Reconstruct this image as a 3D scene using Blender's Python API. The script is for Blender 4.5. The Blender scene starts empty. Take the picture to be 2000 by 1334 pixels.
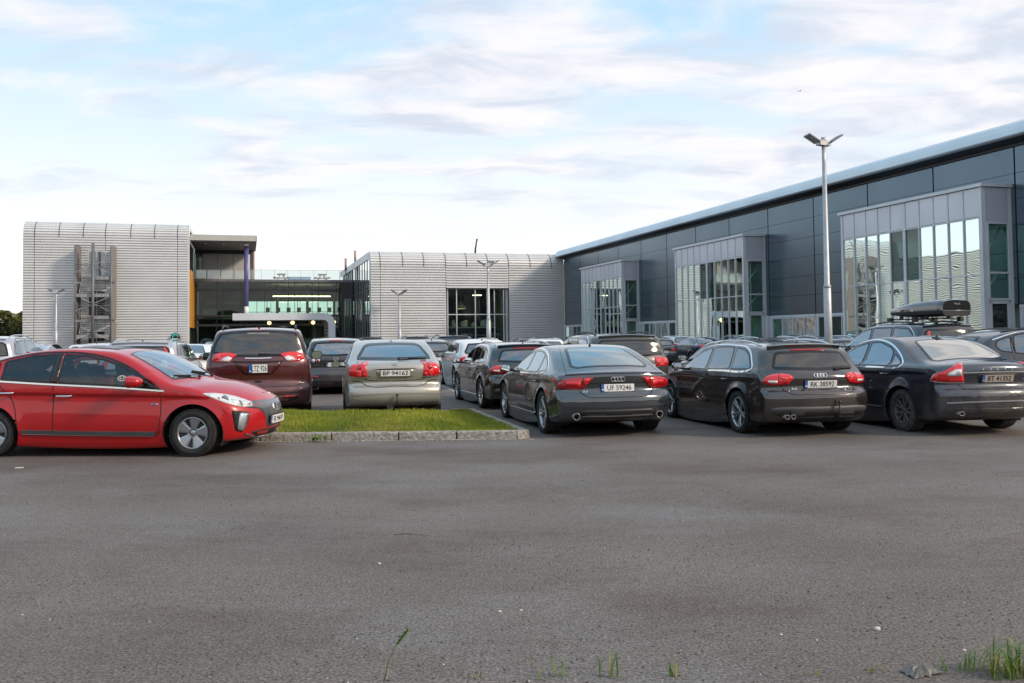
import bpy, bmesh, math, random, colorsys
import numpy as np
from mathutils import Vector, Matrix
from mathutils.geometry import delaunay_2d_cdt
random.seed(7); rng = np.random.default_rng(7)
S = bpy.context.scene; COL = S.collection; R = math.radians
# ------------------------------------------------------------------ camera
EYE = 1.55
cam = bpy.data.objects.new('camera', bpy.data.cameras.new('camera')); COL.objects.link(cam)
cam.data.sensor_width = 36.0; cam.data.lens = 36.0 * 1750 / 2000
cam.data.shift_y = -(667 - 592.22) / 2000
cam.data.clip_start = 0.1; cam.data.clip_end = 3000
cam.matrix_world = Matrix.Translation((0, 0, EYE)) @ Matrix.Rotation(R(90) + 0.037, 4, 'X') @ Matrix.Rotation(-0.012, 4, 'Z')
S.camera = cam
S.view_settings.view_transform = 'Standard'; S.view_settings.look = 'None'
S.view_settings.gamma = 1.0; S.view_settings.use_curve_mapping = False
S.view_settings.exposure = 0.62
S.render.engine = 'CYCLES'
S.cycles.max_bounces = 6; S.cycles.transparent_max_bounces = 12; S.cycles.use_denoising = True
S.cycles.glossy_bounces = 4; S.cycles.diffuse_bounces = 3; S.cycles.caustics_reflective = False; S.cycles.caustics_refractive = False
S.cycles.sample_clamp_indirect = 6; S.cycles.sample_clamp_direct = 3
# ------------------------------------------------------------------ sky and sun
SUN_EL, SUN_DIR = 30.0, (0.93, -0.36)       # direction towards the sun (low, behind the photographer's right)
W = bpy.data.worlds.new('World'); S.world = W; W.use_nodes = True
nt = W.node_tree; nt.nodes.clear()
def NN(t, **k):
    n = nt.nodes.new(t)
    for a, v in k.items(): setattr(n, a, v)
    return n
def wmath(op, a, b=None, clamp=False):
    n = NN('ShaderNodeMath', operation=op, use_clamp=clamp)
    for i, v in enumerate((a, b)):
        if v is None: continue
        if isinstance(v, (int, float)): n.inputs[i].default_value = v
        else: nt.links.new(v, n.inputs[i])
    return n.outputs[0]
def wmix(f, a, b):
    n = NN('ShaderNodeMix', data_type='RGBA')
    for i, v in ((0, f), (6, a), (7, b)):
        if isinstance(v, (int, float)): n.inputs[i].default_value = v
        elif isinstance(v, tuple): n.inputs[i].default_value = (*v, 1)
        else: nt.links.new(v, n.inputs[i])
    return n.outputs[2]
def wramp(f, lo, hi):
    n = NN('ShaderNodeMapRange', clamp=True, interpolation_type='SMOOTHSTEP')
    nt.links.new(f, n.inputs[0]); n.inputs[1].default_value = lo; n.inputs[2].default_value = hi
    return n.outputs[0]
sky = NN('ShaderNodeTexSky', sky_type='NISHITA', sun_disc=False)
sky.sun_elevation = R(SUN_EL); sky.sun_rotation = math.atan2(SUN_DIR[0], SUN_DIR[1])
sky.air_density = 1.0; sky.dust_density = 0.6; sky.ozone_density = 1.5
tc = NN('ShaderNodeTexCoord'); sep = NN('ShaderNodeSeparateXYZ'); nt.links.new(tc.outputs['Generated'], sep.inputs[0])
zz = wmath('MAXIMUM', sep.outputs[2], 0.0)
den = wmath('ADD', zz, 0.10)
cx = wmath('DIVIDE', sep.outputs[0], den); cy = wmath('DIVIDE', sep.outputs[1], den)
cmb = NN('ShaderNodeCombineXYZ'); nt.links.new(cx, cmb.inputs[0]); nt.links.new(cy, cmb.inputs[1])
def wnoise(scale, detail, rough, rot, sx, sy, dist=0.0, off=(0, 0, 0)):
    mp = NN('ShaderNodeMapping'); nt.links.new(cmb.outputs[0], mp.inputs[0])
    mp.inputs['Rotation'].default_value = (0, 0, R(rot)); mp.inputs['Scale'].default_value = (sx, sy, 1); mp.inputs['Location'].default_value = off
    n = NN('ShaderNodeTexNoise'); nt.links.new(mp.outputs[0], n.inputs[0])
    n.inputs['Scale'].default_value = scale; n.inputs['Detail'].default_value = detail; n.inputs['Roughness'].default_value = rough; n.inputs['Distortion'].default_value = dist
    return n.outputs[0]
n1 = wnoise(1.7, 9, 0.58, 20, 0.75, 1.15, 0.45, (3.1, 1.7, 0))
n2 = wnoise(3.2, 8, 0.55, 18, 0.75, 1.2, 0.5, (7.7, 4.2, 0))
bias = wmath('MULTIPLY', sep.outputs[0], 0.16)                 # cloud thickens to the east
cov = wramp(wmath('ADD', n1, bias), 0.36, 0.60)
shade = wramp(n2, 0.34, 0.62)
# clear bright band low over the horizon, thin veil above
low = wramp(zz, 0.095, 0.19)
cov2 = wmath('MULTIPLY', cov, wmath('ADD', wmath('MULTIPLY', low, 0.90), 0.07))
skyS = NN('ShaderNodeVectorMath', operation='SCALE'); nt.links.new(sky.outputs[0], skyS.inputs[0]); skyS.inputs['Scale'].default_value = 0.085
vz = wramp(zz, 0.08, 0.42)
veil = wmix(vz, (0.755, 0.765, 0.76), (0.33, 0.57, 0.77))
base = wmix(0.80, skyS.outputs[0], veil)
ccol = wmix(shade, (0.46, 0.50, 0.575), (0.66, 0.645, 0.665))
fin = wmix(cov2, base, ccol)
bg = NN('ShaderNodeBackground'); nt.links.new(fin, bg.inputs[0]); bg.inputs[1].default_value = 1.0
out = NN('ShaderNodeOutputWorld'); nt.links.new(bg.outputs[0], out.inputs[0])
sun = bpy.data.objects.new('sun', bpy.data.lights.new('sun', 'SUN')); COL.objects.link(sun)
sun.data.energy = 2.0; sun.data.angle = R(10); sun.data.color = (1.0, 0.86, 0.70)
_sd = Vector((SUN_DIR[0], SUN_DIR[1], 0)).normalized() * math.cos(R(SUN_EL)) + Vector((0, 0, math.sin(R(SUN_EL))))
sun.rotation_euler = _sd.to_track_quat('Z', 'Y').to_euler()
sun.location = (20, -20, 30)
# ------------------------------------------------------------------ helpers
def tag(o, label=None, cat=None, group=None, kind=None):
    if label: o['label'] = label
    if cat: o['category'] = cat
    if group: o['group'] = group
    if kind: o['kind'] = kind
    return o
def empty(name, loc=(0, 0, 0), rz=0.0, label=None, cat=None, group=None, kind=None):
    o = bpy.data.objects.new(name, None); COL.objects.link(o)
    o.location = loc; o.rotation_euler = (0, 0, rz); o.empty_display_size = 0.3
    return tag(o, label, cat, group, kind)
def link(name, me, parent=None, loc=None, rz=None):
    o = bpy.data.objects.new(name, me); COL.objects.link(o)
    if parent is not None: o.parent = parent
    if loc is not None: o.location = loc
    if rz is not None: o.rotation_euler = (0, 0, rz)
    return o
def copy_tree(o, parent=None, paint=None):
    c = o.copy(); COL.objects.link(c); c.parent = parent
    if paint is not None and o.type == 'MESH':
        for i, sl in enumerate(c.material_slots):
            if sl.material is not None and sl.material.name.startswith('car_paint'):
                sl.link = 'OBJECT'; sl.material = paint
    for ch in list(o.children): copy_tree(ch, c, paint)
    return c
class MB:
    def __init__(s): s.v = []; s.f = []; s.m = []; s.smooth = []
    def add(s, vs, fs, m=0, sm=False):
        b = len(s.v); s.v += [tuple(p) for p in vs]
        for f in fs: s.f.append([b + i for i in f]); s.m.append(m); s.smooth.append(sm)
        return s
    def box(s, x0, y0, z0, x1, y1, z1, m=0):
        if x0 > x1: x0, x1 = x1, x0
        if y0 > y1: y0, y1 = y1, y0
        if z0 > z1: z0, z1 = z1, z0
        return s.add([(x0, y0, z0), (x1, y0, z0), (x1, y1, z0), (x0, y1, z0), (x0, y0, z1), (x1, y0, z1), (x1, y1, z1), (x0, y1, z1)],
                     [(0, 3, 2, 1), (4, 5, 6, 7), (0, 1, 5, 4), (1, 2, 6, 5), (2, 3, 7, 6), (3, 0, 4, 7)], m)
    def obox(s, c, ax, hs, m=0):           # oriented box: centre, three axes, half sizes
        c = Vector(c); A = [Vector(a).normalized() * h for a, h in zip(ax, hs)]
        vs = [c + A[0] * i + A[1] * j + A[2] * k for k in (-1, 1) for i, j in ((-1, -1), (1, -1), (1, 1), (-1, 1))]
        return s.add(vs, [(0, 3, 2, 1), (4, 5, 6, 7), (0, 1, 5, 4), (1, 2, 6, 5), (2, 3, 7, 6), (3, 0, 4, 7)], m)
    def tube(s, pts, r, n=8, m=0, cap=True):
        P = [Vector(p) for p in pts]; rs = r if isinstance(r, (list, tuple)) else [r] * len(P)
        vs = []; up = None
        for i, p in enumerate(P):
            t = (P[min(i + 1, len(P) - 1)] - P[max(i - 1, 0)]).normalized()
            if up is None: up = Vector((0, 0, 1)) if abs(t.z) < 0.9 else Vector((1, 0, 0))
            a = t.cross(up).normalized(); b = a.cross(t).normalized(); up = b
            vs += [p + (a * math.cos(2 * math.pi * k / n) + b * math.sin(2 * math.pi * k / n)) * rs[i] for k in range(n)]
        fs = [(i * n + k, i * n + (k + 1) % n, (i + 1) * n + (k + 1) % n, (i + 1) * n + k) for i in range(len(P) - 1) for k in range(n)]
        s.add(vs, fs, m, True)
        if cap:
            b = len(s.v) - len(vs)
            s.f.append([b + k for k in range(n)][::-1]); s.m.append(m); s.smooth.append(False)
            e = len(s.v) - n; s.f.append([e + k for k in range(n)]); s.m.append(m); s.smooth.append(False)
        return s
    def bar(s, p, q, w, h, m=0):
        p = Vector(p); q = Vector(q); t = (q - p); L = t.length; t.normalize()
        up = Vector((0, 0, 1)) if abs(t.z) < 0.95 else Vector((0, 1, 0))
        a = t.cross(up).normalized(); b = a.cross(t)
        return s.obox((p + q) / 2, (t, a, b), (L / 2, w / 2, h / 2), m)
    def lathe(s, prof, axis='Z', c=(0, 0, 0), n=24, m=0, sm=True, closed=False):
        vs = []; k = len(prof)
        for j in range(n):
            a = 2 * math.pi * j / n; ca, sa = math.cos(a), math.sin(a)
            for r_, h in prof:
                p = (r_ * ca, r_ * sa, h) if axis == 'Z' else (r_ * ca, h, r_ * sa) if axis == 'Y' else (h, r_ * ca, r_ * sa)
                vs.append((p[0] + c[0], p[1] + c[1], p[2] + c[2]))
        fs = []
        for j in range(n):
            for i in range(k if closed else k - 1):
                i2 = (i + 1) % k
                fs.append((j * k + i, ((j + 1) % n) * k + i, ((j + 1) % n) * k + i2, j * k + i2))
        return s.add(vs, fs, m, sm)
    def sphere(s, c, r, n=12, m=0, sc=(1, 1, 1)):
        k = n // 2; vs = []; fs = []
        for i in range(k + 1):
            t = math.pi * i / k
            for j in range(n):
                a = 2 * math.pi * j / n
                vs.append((c[0] + r * sc[0] * math.sin(t) * math.cos(a), c[1] + r * sc[1] * math.sin(t) * math.sin(a), c[2] + r * sc[2] * math.cos(t)))
        for i in range(k):
            for j in range(n): fs.append((i * n + j, (i + 1) * n + j, (i + 1) * n + (j + 1) % n, i * n + (j + 1) % n))
        return s.add(vs, fs, m, True)
    def prism(s, poly, y0, y1, m=0, ax='Y'):   # polygon (u,v) extruded
        n = len(poly)
        f = (lambda u, v, y: (u, y, v)) if ax == 'Y' else (lambda u, v, y: (y, u, v)) if ax == 'X' else (lambda u, v, y: (u, v, y))
        vs = [f(u, v, y0) for u, v in poly] + [f(u, v, y1) for u, v in poly]
        fs = [tuple(range(n))[::-1], tuple(range(n, 2 * n))] + [(i, (i + 1) % n, n + (i + 1) % n, n + i) for i in range(n)]
        return s.add(vs, fs, m)
    def mesh(s, name, mats):
        me = bpy.data.meshes.new(name); me.from_pydata(s.v, [], s.f)
        for m in (mats if isinstance(mats, (list, tuple)) else [mats]): me.materials.append(m)
        me.polygons.foreach_set('material_index', s.m); me.polygons.foreach_set('use_smooth', s.smooth)
        bm = bmesh.new(); bm.from_mesh(me); bmesh.ops.recalc_face_normals(bm, faces=bm.faces); bm.to_mesh(me); bm.free()
        me.update(); return me
    def build(s, name, mats, parent=None, loc=None, rz=None, kind=None, label=None, cat=None, group=None):
        return tag(link(name, s.mesh(name, mats), parent, loc, rz), label, cat, group, kind)
# ------------------------------------------------------------------ materials
def nodes(name):
    m = bpy.data.materials.new(name); m.use_nodes = True
    t = m.node_tree; return m, t, t.nodes['Principled BSDF']
def noise_mix(t, c1, c2, scale, detail=4, lo=0.35, hi=0.65, coord='Object', stretch=(1, 1, 1), rough=0.5):
    tc = t.nodes.new('ShaderNodeTexCoord'); mp = t.nodes.new('ShaderNodeMapping'); mp.inputs['Scale'].default_value = stretch
    t.links.new(tc.outputs[coord], mp.inputs[0])
    n = t.nodes.new('ShaderNodeTexNoise'); n.inputs['Scale'].default_value = scale; n.inputs['Detail'].default_value = detail; n.inputs['Roughness'].default_value = rough
    t.links.new(mp.outputs[0], n.inputs[0])
    r = t.nodes.new('ShaderNodeMapRange'); r.inputs[1].default_value = lo; r.inputs[2].default_value = hi; t.links.new(n.outputs[0], r.inputs[0])
    x = t.nodes.new('ShaderNodeMix'); x.data_type = 'RGBA'; t.links.new(r.outputs[0], x.inputs[0])
    for i, c in ((6, c1), (7, c2)):
        if isinstance(c, tuple): x.inputs[i].default_value = (*c, 1)
        else: t.links.new(c, x.inputs[i])
    return x.outputs[2], r.outputs[0]
def pm(name, c, rough=0.5, metal=0.0, var=0.12, scale=3.0, coat=0.0, spec=0.5, emit=0.0, bump=0.0, bscale=60, stretch=(1, 1, 1)):
    m, t, p = nodes(name)
    if var > 0:
        o, f = noise_mix(t, tuple(x * (1 - var) for x in c), tuple(min(1, x * (1 + var)) for x in c), scale, stretch=stretch)
        t.links.new(o, p.inputs['Base Color'])
    else: p.inputs['Base Color'].default_value = (*c, 1)
    p.inputs['Roughness'].default_value = rough; p.inputs['Metallic'].default_value = metal
    p.inputs['Coat Weight'].default_value = coat; p.inputs['Coat Roughness'].default_value = 0.04; p.inputs['Specular IOR Level'].default_value = spec
    if emit > 0:
        p.inputs['Emission Color'].default_value = (*c, 1); p.inputs['Emission Strength'].default_value = emit
    if bump > 0:
        n = t.nodes.new('ShaderNodeTexNoise'); n.inputs['Scale'].default_value = bscale; n.inputs['Detail'].default_value = 5
        tc = t.nodes.new('ShaderNodeTexCoord'); t.links.new(tc.outputs['Object'], n.inputs[0])
        b = t.nodes.new('ShaderNodeBump'); b.inputs['Strength'].default_value = bump; b.inputs['Distance'].default_value = 0.02
        t.links.new(n.outputs[0], b.inputs['Height']); t.links.new(b.outputs[0], p.inputs['Normal'])
    return m
def glass_mat(name, tint=(0.5, 0.55, 0.55), refl=0.12, rough=0.01, wavy=0.0, ws=0.6, gcol=(1, 1, 1)):
    m = bpy.data.materials.new(name); m.use_nodes = True; t = m.node_tree; t.nodes.clear()
    tr = t.nodes.new('ShaderNodeBsdfTransparent'); tr.inputs[0].default_value = (*tint, 1)
    gl = t.nodes.new('ShaderNodeBsdfGlossy'); gl.inputs['Roughness'].default_value = rough; gl.inputs[0].default_value = (*gcol, 1)
    lw = t.nodes.new('ShaderNodeFresnel'); lw.inputs[0].default_value = 1.5
    a = t.nodes.new('ShaderNodeMath'); a.operation = 'ADD'; a.use_clamp = True; a.inputs[1].default_value = refl; t.links.new(lw.outputs[0], a.inputs[0])
    x = t.nodes.new('ShaderNodeMixShader'); t.links.new(a.outputs[0], x.inputs[0]); t.links.new(tr.outputs[0], x.inputs[1]); t.links.new(gl.outputs[0], x.inputs[2])
    if wavy > 0:
        n = t.nodes.new('ShaderNodeTexNoise'); n.inputs['Scale'].default_value = ws; n.inputs['Detail'].default_value = 1
        tc = t.nodes.new('ShaderNodeTexCoord'); t.links.new(tc.outputs['Object'], n.inputs[0])
        b = t.nodes.new('ShaderNodeBump'); b.inputs['Strength'].default_value = wavy; b.inputs['Distance'].default_value = 0.05
        t.links.new(n.outputs[0], b.inputs['Height']); t.links.new(b.outputs[0], gl.inputs['Normal'])
    o = t.nodes.new('ShaderNodeOutputMaterial'); t.links.new(x.outputs[0], o.inputs[0]); return m
M = {}
M['alu'] = pm('ribbed_aluminium', (0.67, 0.66, 0.645), 0.42, 0.30, 0.05, 0.4)
M['seam'] = pm('dark_seam', (0.10, 0.10, 0.11), 0.6, 0.0, 0.1)
M['silver'] = pm('silver_frame', (0.62, 0.63, 0.66), 0.4, 0.15, 0.05, 0.7)
M['spandrel'] = pm('silver_spandrel', (0.55, 0.56, 0.62), 0.28, 0.35, 0.06, 0.5)
M['navy'] = pm('dark_blue_grey_panel', (0.13, 0.175, 0.215), 0.24, 0.8, 0.10, 0.25)
M['eave'] = pm('pale_blue_grey_eave', (0.62, 0.68, 0.72), 0.35, 0.2, 0.06, 0.4)
M['roofing'] = pm('grey_roofing', (0.30, 0.31, 0.33), 0.7, 0.0)
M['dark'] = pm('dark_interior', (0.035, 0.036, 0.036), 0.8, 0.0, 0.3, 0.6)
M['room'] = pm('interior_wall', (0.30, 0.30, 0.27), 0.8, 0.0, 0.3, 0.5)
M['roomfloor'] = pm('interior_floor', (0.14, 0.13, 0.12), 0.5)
M['white'] = pm('white_steel', (0.72, 0.72, 0.70), 0.4, 0.0, 0.05)
M['glass'] = glass_mat('building_glass', (0.64, 0.86, 0.78), 0.05, 0.004, 0.07, 0.9, gcol=(.80, .95, .93))
M['lowglass'] = glass_mat('low_strip_glass', (0.42, 0.56, 0.52), 0.0, 0.16, 0.3, 2.5, gcol=(.6, .7, .75))
M['glassdark'] = glass_mat('dark_building_glass', (0.58, 0.76, 0.68), 0.0, 0.01, 0.08, 0.6)
M['glassback'] = glass_mat('green_glass', (0.80, 0.97, 0.89), 0.05, 0.02)
M['glassrail'] = glass_mat('railing_glass', (0.86, 0.90, 0.90), 0.08, 0.01)
M['black'] = pm('black_frame', (0.018, 0.019, 0.022), 0.45, 0.0, 0.1)
M['gunmetal'] = pm('grey_steel', (0.16, 0.16, 0.17), 0.5, 0.2)
M['screen'] = pm('brown_grey_mesh', (0.20, 0.185, 0.18), 0.7, 0.0, 0.1, 8)
M['purple'] = pm('purple_paint', (0.10, 0.09, 0.24), 0.4, 0.0, 0.06)
M['orange'] = pm('orange_panel', (0.62, 0.26, 0.02), 0.4, 0.0, 0.05)
M['beige'] = pm('beige_board', (0.44, 0.43, 0.39), 0.7, 0.0, 0.06, 0.5)
M['lampglow'] = pm('lamp_glow', (1.0, 0.70, 0.25), 0.5, 0, 0, emit=2.2)
M['striplight'] = pm('strip_light_glow', (1.0, 0.90, 0.55), 0.5, 0, 0, emit=7)
M['galv'] = pm('galvanised_steel', (0.46, 0.46, 0.47), 0.45, 0.35, 0.10, 5)
M['wood'] = pm('weathered_wood', (0.26, 0.22, 0.17), 0.8)
M['blue'] = pm('pale_blue_cover', (0.22, 0.36, 0.55), 0.6)
M['teal'] = pm('teal_sign', (0.02, 0.36, 0.33), 0.4, 0, 0.03, emit=0.25)
M['led'] = pm('led_lens', (0.42, 0.43, 0.44), 0.25, 0.0, 0.05)
M['pinkpipe'] = pm('brick_red_pipe', (0.42, 0.24, 0.20), 0.6)
# asphalt
def asphalt():
    m, t, p = nodes('asphalt')
    tc = t.nodes.new('ShaderNodeTexCoord')
    a, _ = noise_mix(t, (0.102, 0.088, 0.079), (0.154, 0.136, 0.124), 0.42, 8, 0.3, 0.7, 'Object', (0.8, 1.1, 1))
    b, _ = noise_mix(t, a, (0.160, 0.153, 0.155), 0.33, 8, 0.50, 0.68, 'Object', (0.7, 1.1, 1), 0.66)
    c, fc = noise_mix(t, b, (0.078, 0.057, 0.048), 0.5, 10, 0.50, 0.74, 'Object', (0.7, 1.1, 1), 0.7)
    d, _ = noise_mix(t, (0.22, 0.21, 0.21), (1.95, 1.90, 1.84), 62, 5, 0.32, 0.68, 'Object', rough=0.7)
    e, _ = noise_mix(t, (0.72, 0.72, 0.72), (1.25, 1.25, 1.25), 14, 8, 0.30, 0.70, 'Object', rough=0.8)
    m0 = t.nodes.new('ShaderNodeMix'); m0.data_type = 'RGBA'; m0.blend_type = 'MULTIPLY'; m0.inputs[0].default_value = 1.0; t.links.new(c, m0.inputs[6]); t.links.new(e, m0.inputs[7]); c = m0.outputs[2]
    mu = t.nodes.new('ShaderNodeMix'); mu.data_type = 'RGBA'; mu.blend_type = 'MULTIPLY'; mu.inputs[0].default_value = 1.0
    t.links.new(c, mu.inputs[6]); t.links.new(d, mu.inputs[7]); t.links.new(mu.outputs[2], p.inputs['Base Color'])
    # slightly damp patches are smoother
    r1, rf = noise_mix(t, (0.62, 0.62, 0.62), (0.80, 0.80, 0.80), 0.33, 6, 0.5, 0.68, 'Object', (0.45, 1.5, 1), 0.6)
    inv = t.nodes.new('ShaderNodeMapRange'); inv.inputs[3].default_value = 0.86; inv.inputs[4].default_value = 0.56; t.links.new(rf, inv.inputs[0])
    t.links.new(inv.outputs[0], p.inputs['Roughness'])
    v = t.nodes.new('ShaderNodeTexVoronoi'); v.inputs['Scale'].default_value = 85; t.links.new(tc.outputs['Object'], v.inputs[0])
    n = t.nodes.new('ShaderNodeTexNoise'); n.inputs['Scale'].default_value = 3; n.inputs['Detail'].default_value = 8; t.links.new(tc.outputs['Object'], n.inputs[0])
    ad = t.nodes.new('ShaderNodeMath'); ad.operation = 'MULTIPLY_ADD'; t.links.new(n.outputs[0], ad.inputs[0]); ad.inputs[1].default_value = 1.2; t.links.new(v.outputs[0], ad.inputs[2])
    bp = t.nodes.new('ShaderNodeBump'); bp.inputs['Strength'].default_value = 0.45; bp.inputs['Distance'].default_value = 0.005
    t.links.new(ad.outputs[0], bp.inputs['Height']); t.links.new(bp.outputs[0], p.inputs['Normal'])
    p.inputs['Specular IOR Level'].default_value = 0.35
    return m
M['asphalt'] = asphalt()
M['soil'] = pm('rough_grass_ground', (0.07, 0.085, 0.03), 0.95, 0, 0.4, 0.3)
def leafmat(name, a, b, scale=2.0):
    m, t, p = nodes(name)
    o, _ = noise_mix(t, a, b, scale, 3, 0.35, 0.65)
    t.links.new(o, p.inputs['Base Color']); p.inputs['Roughness'].default_value = 0.6
    p.inputs['Subsurface Weight'].default_value = 0.0
    tr = t.nodes.new('ShaderNodeBsdfTranslucent'); t.links.new(o, tr.inputs[0])
    x = t.nodes.new('ShaderNodeMixShader'); x.inputs[0].default_value = 0.35
    t.links.new(p.outputs[0], x.inputs[1]); t.links.new(tr.outputs[0], x.inputs[2]); t.links.new(x.outputs[0], t.nodes['Material Output'].inputs[0])
    return m
M['grass'] = leafmat('grass_blades', (0.19, 0.27, 0.02), (0.40, 0.42, 0.045), 0.9)
M['drygrass'] = leafmat('dry_grass', (0.42, 0.33, 0.09), (0.30, 0.28, 0.06), 3)
M['leaf'] = leafmat('tree_leaves', (0.075, 0.095, 0.02), (0.19, 0.17, 0.05), 0.25)
M['leafdark'] = leafmat('conifer_needles', (0.035, 0.055, 0.02), (0.10, 0.105, 0.035), 0.25)
M['bark'] = pm('bark', (0.10, 0.075, 0.055), 0.9, 0, 0.3, 5)
M['weed'] = leafmat('weed_leaves', (0.10, 0.20, 0.03), (0.16, 0.26, 0.05), 20)
M['granite'] = pm('granite', (0.29, 0.265, 0.23), 0.8, 0, 0.35, 22, bump=0.8, bscale=26)
M['pebble'] = pm('pebble', (0.085, 0.062, 0.050), 0.85, 0, 0.5, 9)
M['pebblew'] = pm('pale_pebble', (0.55, 0.52, 0.48), 0.8, 0, 0.1)
# ------------------------------------------------------------------ ground
def sheet(name, x0, y0, x1, y1, z, mat, kind='structure', n=1):
    return MB().add([(x0, y0, z), (x1, y0, z), (x1, y1, z), (x0, y1, z)], [(0, 1, 2, 3)]).build(name, mat, kind=kind)
sheet('ground', -900, -300, 900, 1500, -0.02, M['soil'])
sheet('car_park', -75, -12, 75, 84, -0.0, M['asphalt'])
sheet('service_yard', -75, 84, 75, 125, -0.0, M['asphalt'])
# ------------------------------------------------------------------ the building complex: local frame, a = along the fronts, b = back, z = up
CA = math.atan2(0.28514, 0.95848); CO = (5.2545, 90.0, 0.0)
def bld(name, label, cat='building'): return empty(name, CO, CA, label, cat)
def rib_profile(z0, z1, rc, b0=0.0, pitch=0.245, dep=0.11):
    """outline in (b,z) of horizontally ribbed cladding, rounded over to the roof with radius rc"""
    path = []; L1 = (z1 - rc) - z0; L2 = rc * math.pi / 2 if rc > 0 else 0; tot = L1 + L2; out = []
    def pt(s, off):
        if s <= L1: return (b0 - off, z0 + s)
        th = (s - L1) / rc; off *= max(.3, 1 - .9 * th); return (b0 + rc - (rc + off) * math.cos(th), z1 - rc + (rc + off) * math.sin(th))
    s = 0.0
    while s < tot:
        for ds, off in ((0, dep), (0.150, dep * .9), (0.155, 0.0), (0.24, 0.0)):
            if s + ds <= tot: out.append(pt(s + ds, off))
        s += pitch
    if rc > 0: out.append(pt(tot, 0))
    return out
def ribbed(name, root, a0, a1, z0, z1, rc, b0=0.0, mat='alu'):
    pr = rib_profile(z0, z1, rc, b0); n = len(pr)
    v = [(a0, b, z) for b, z in pr] + [(a1, b, z) for b, z in pr]
    f = [(i, n + i, n + i + 1, i + 1) for i in range(n - 1)]
    o = MB().add(v, f).build(name, M[mat], root, kind='stuff'); return o
def top_seam(root, a, z1, rc, b0, zlow):
    pts = []
    for i in range(9):
        th = math.pi / 2 * i / 8; so = .11 * max(.3, 1 - .9 * th) - .006; pts.append((a, b0 + rc - (rc + so) * math.cos(th), z1 - rc + (rc + so) * math.sin(th)))
    m = MB()
    pts = [(a, b0 - 0.105, zlow)] + pts
    for p, q in zip(pts[:-1], pts[1:]): m.bar(p, q, 0.07, 0.03)
    m.build('panel_seam', M['seam'], root)
def glazing(root, P, U, V, cols, rows, mat='glass', frame='silver', fw=0.05, fd=0.10, thick=(), name='window_pane', skip=(), framename='mullion'):
    """curtain wall in the plane P + u*U + v*V; every pane its own part"""
    P, U, V = Vector(P), Vector(U).normalized(), Vector(V).normalized(); Nn = U.cross(V)
    for i in range(len(cols) - 1):
        for j in range(len(rows) - 1):
            if (i, j) in skip: continue
            g = MB(); u0, u1, v0, v1 = cols[i] + fw * .4, cols[i + 1] - fw * .4, rows[j] + fw * .4, rows[j + 1] - fw * .4
            g.add([P + U * u0 + V * v0, P + U * u1 + V * v0, P + U * u1 + V * v1, P + U * u0 + V * v1], [(0, 1, 2, 3)])
            g.build(name, M[mat], root)
    for i, u in enumerate(cols):
        w = 0.16 if i in thick else fw
        MB().obox(P + U * u + V * (rows[0] + rows[-1]) / 2, (U, V, Nn), (w / 2, (rows[-1] - rows[0]) / 2, fd / 2)).build(framename, M[frame], root)
    for j, v in enumerate(rows):
        MB().obox(P + U * (cols[0] + cols[-1]) / 2 + V * v, (U, V, Nn), ((cols[-1] - cols[0]) / 2, fw / 2, fd / 2 - 0.004)).build('transom', M[frame], root)
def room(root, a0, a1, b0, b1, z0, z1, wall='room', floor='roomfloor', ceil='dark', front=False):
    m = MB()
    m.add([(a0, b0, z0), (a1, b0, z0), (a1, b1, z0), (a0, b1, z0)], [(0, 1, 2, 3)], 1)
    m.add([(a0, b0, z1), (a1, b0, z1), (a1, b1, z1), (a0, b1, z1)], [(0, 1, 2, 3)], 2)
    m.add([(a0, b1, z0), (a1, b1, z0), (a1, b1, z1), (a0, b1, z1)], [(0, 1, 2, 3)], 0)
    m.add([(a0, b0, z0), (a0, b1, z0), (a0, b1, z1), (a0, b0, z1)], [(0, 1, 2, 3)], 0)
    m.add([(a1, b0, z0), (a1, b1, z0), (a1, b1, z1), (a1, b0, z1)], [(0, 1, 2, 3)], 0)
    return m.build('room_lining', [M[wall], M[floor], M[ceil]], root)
# ---- middle building
mb = bld('ribbed_building', 'low pale ribbed metal building with one tall gridded window, against the dark hall')
ZM = 9.8
for a0, a1, z0 in ((-19.4, -18.50, 0), (-18.46, -12.17, 0), (-5.80, -0.02, 0), (-12.13, -5.84, 6.32)):
    ribbed('cladding', mb, a0, a1, z0, ZM, 1.15)
for a in (-18.48, -16.33, -14.30, -12.15, -10.06, -7.95, -5.82, -3.58, -1.37): top_seam(mb, a, ZM, 1.15, 0, 8.35)
MB().box(-19.38, 0.02, 0, -12.15, 0.3, 8.7).box(-5.82, 0.02, 0, 0, 0.3, 8.7).box(-12.15, .02, 6.33, -5.82, .3, 8.7).build('wall', M['seam'], mb)
MB().box(-19.4, 1.15, 9.5, 0, 28, 9.74).build('roof', M['roofing'], mb)
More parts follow.
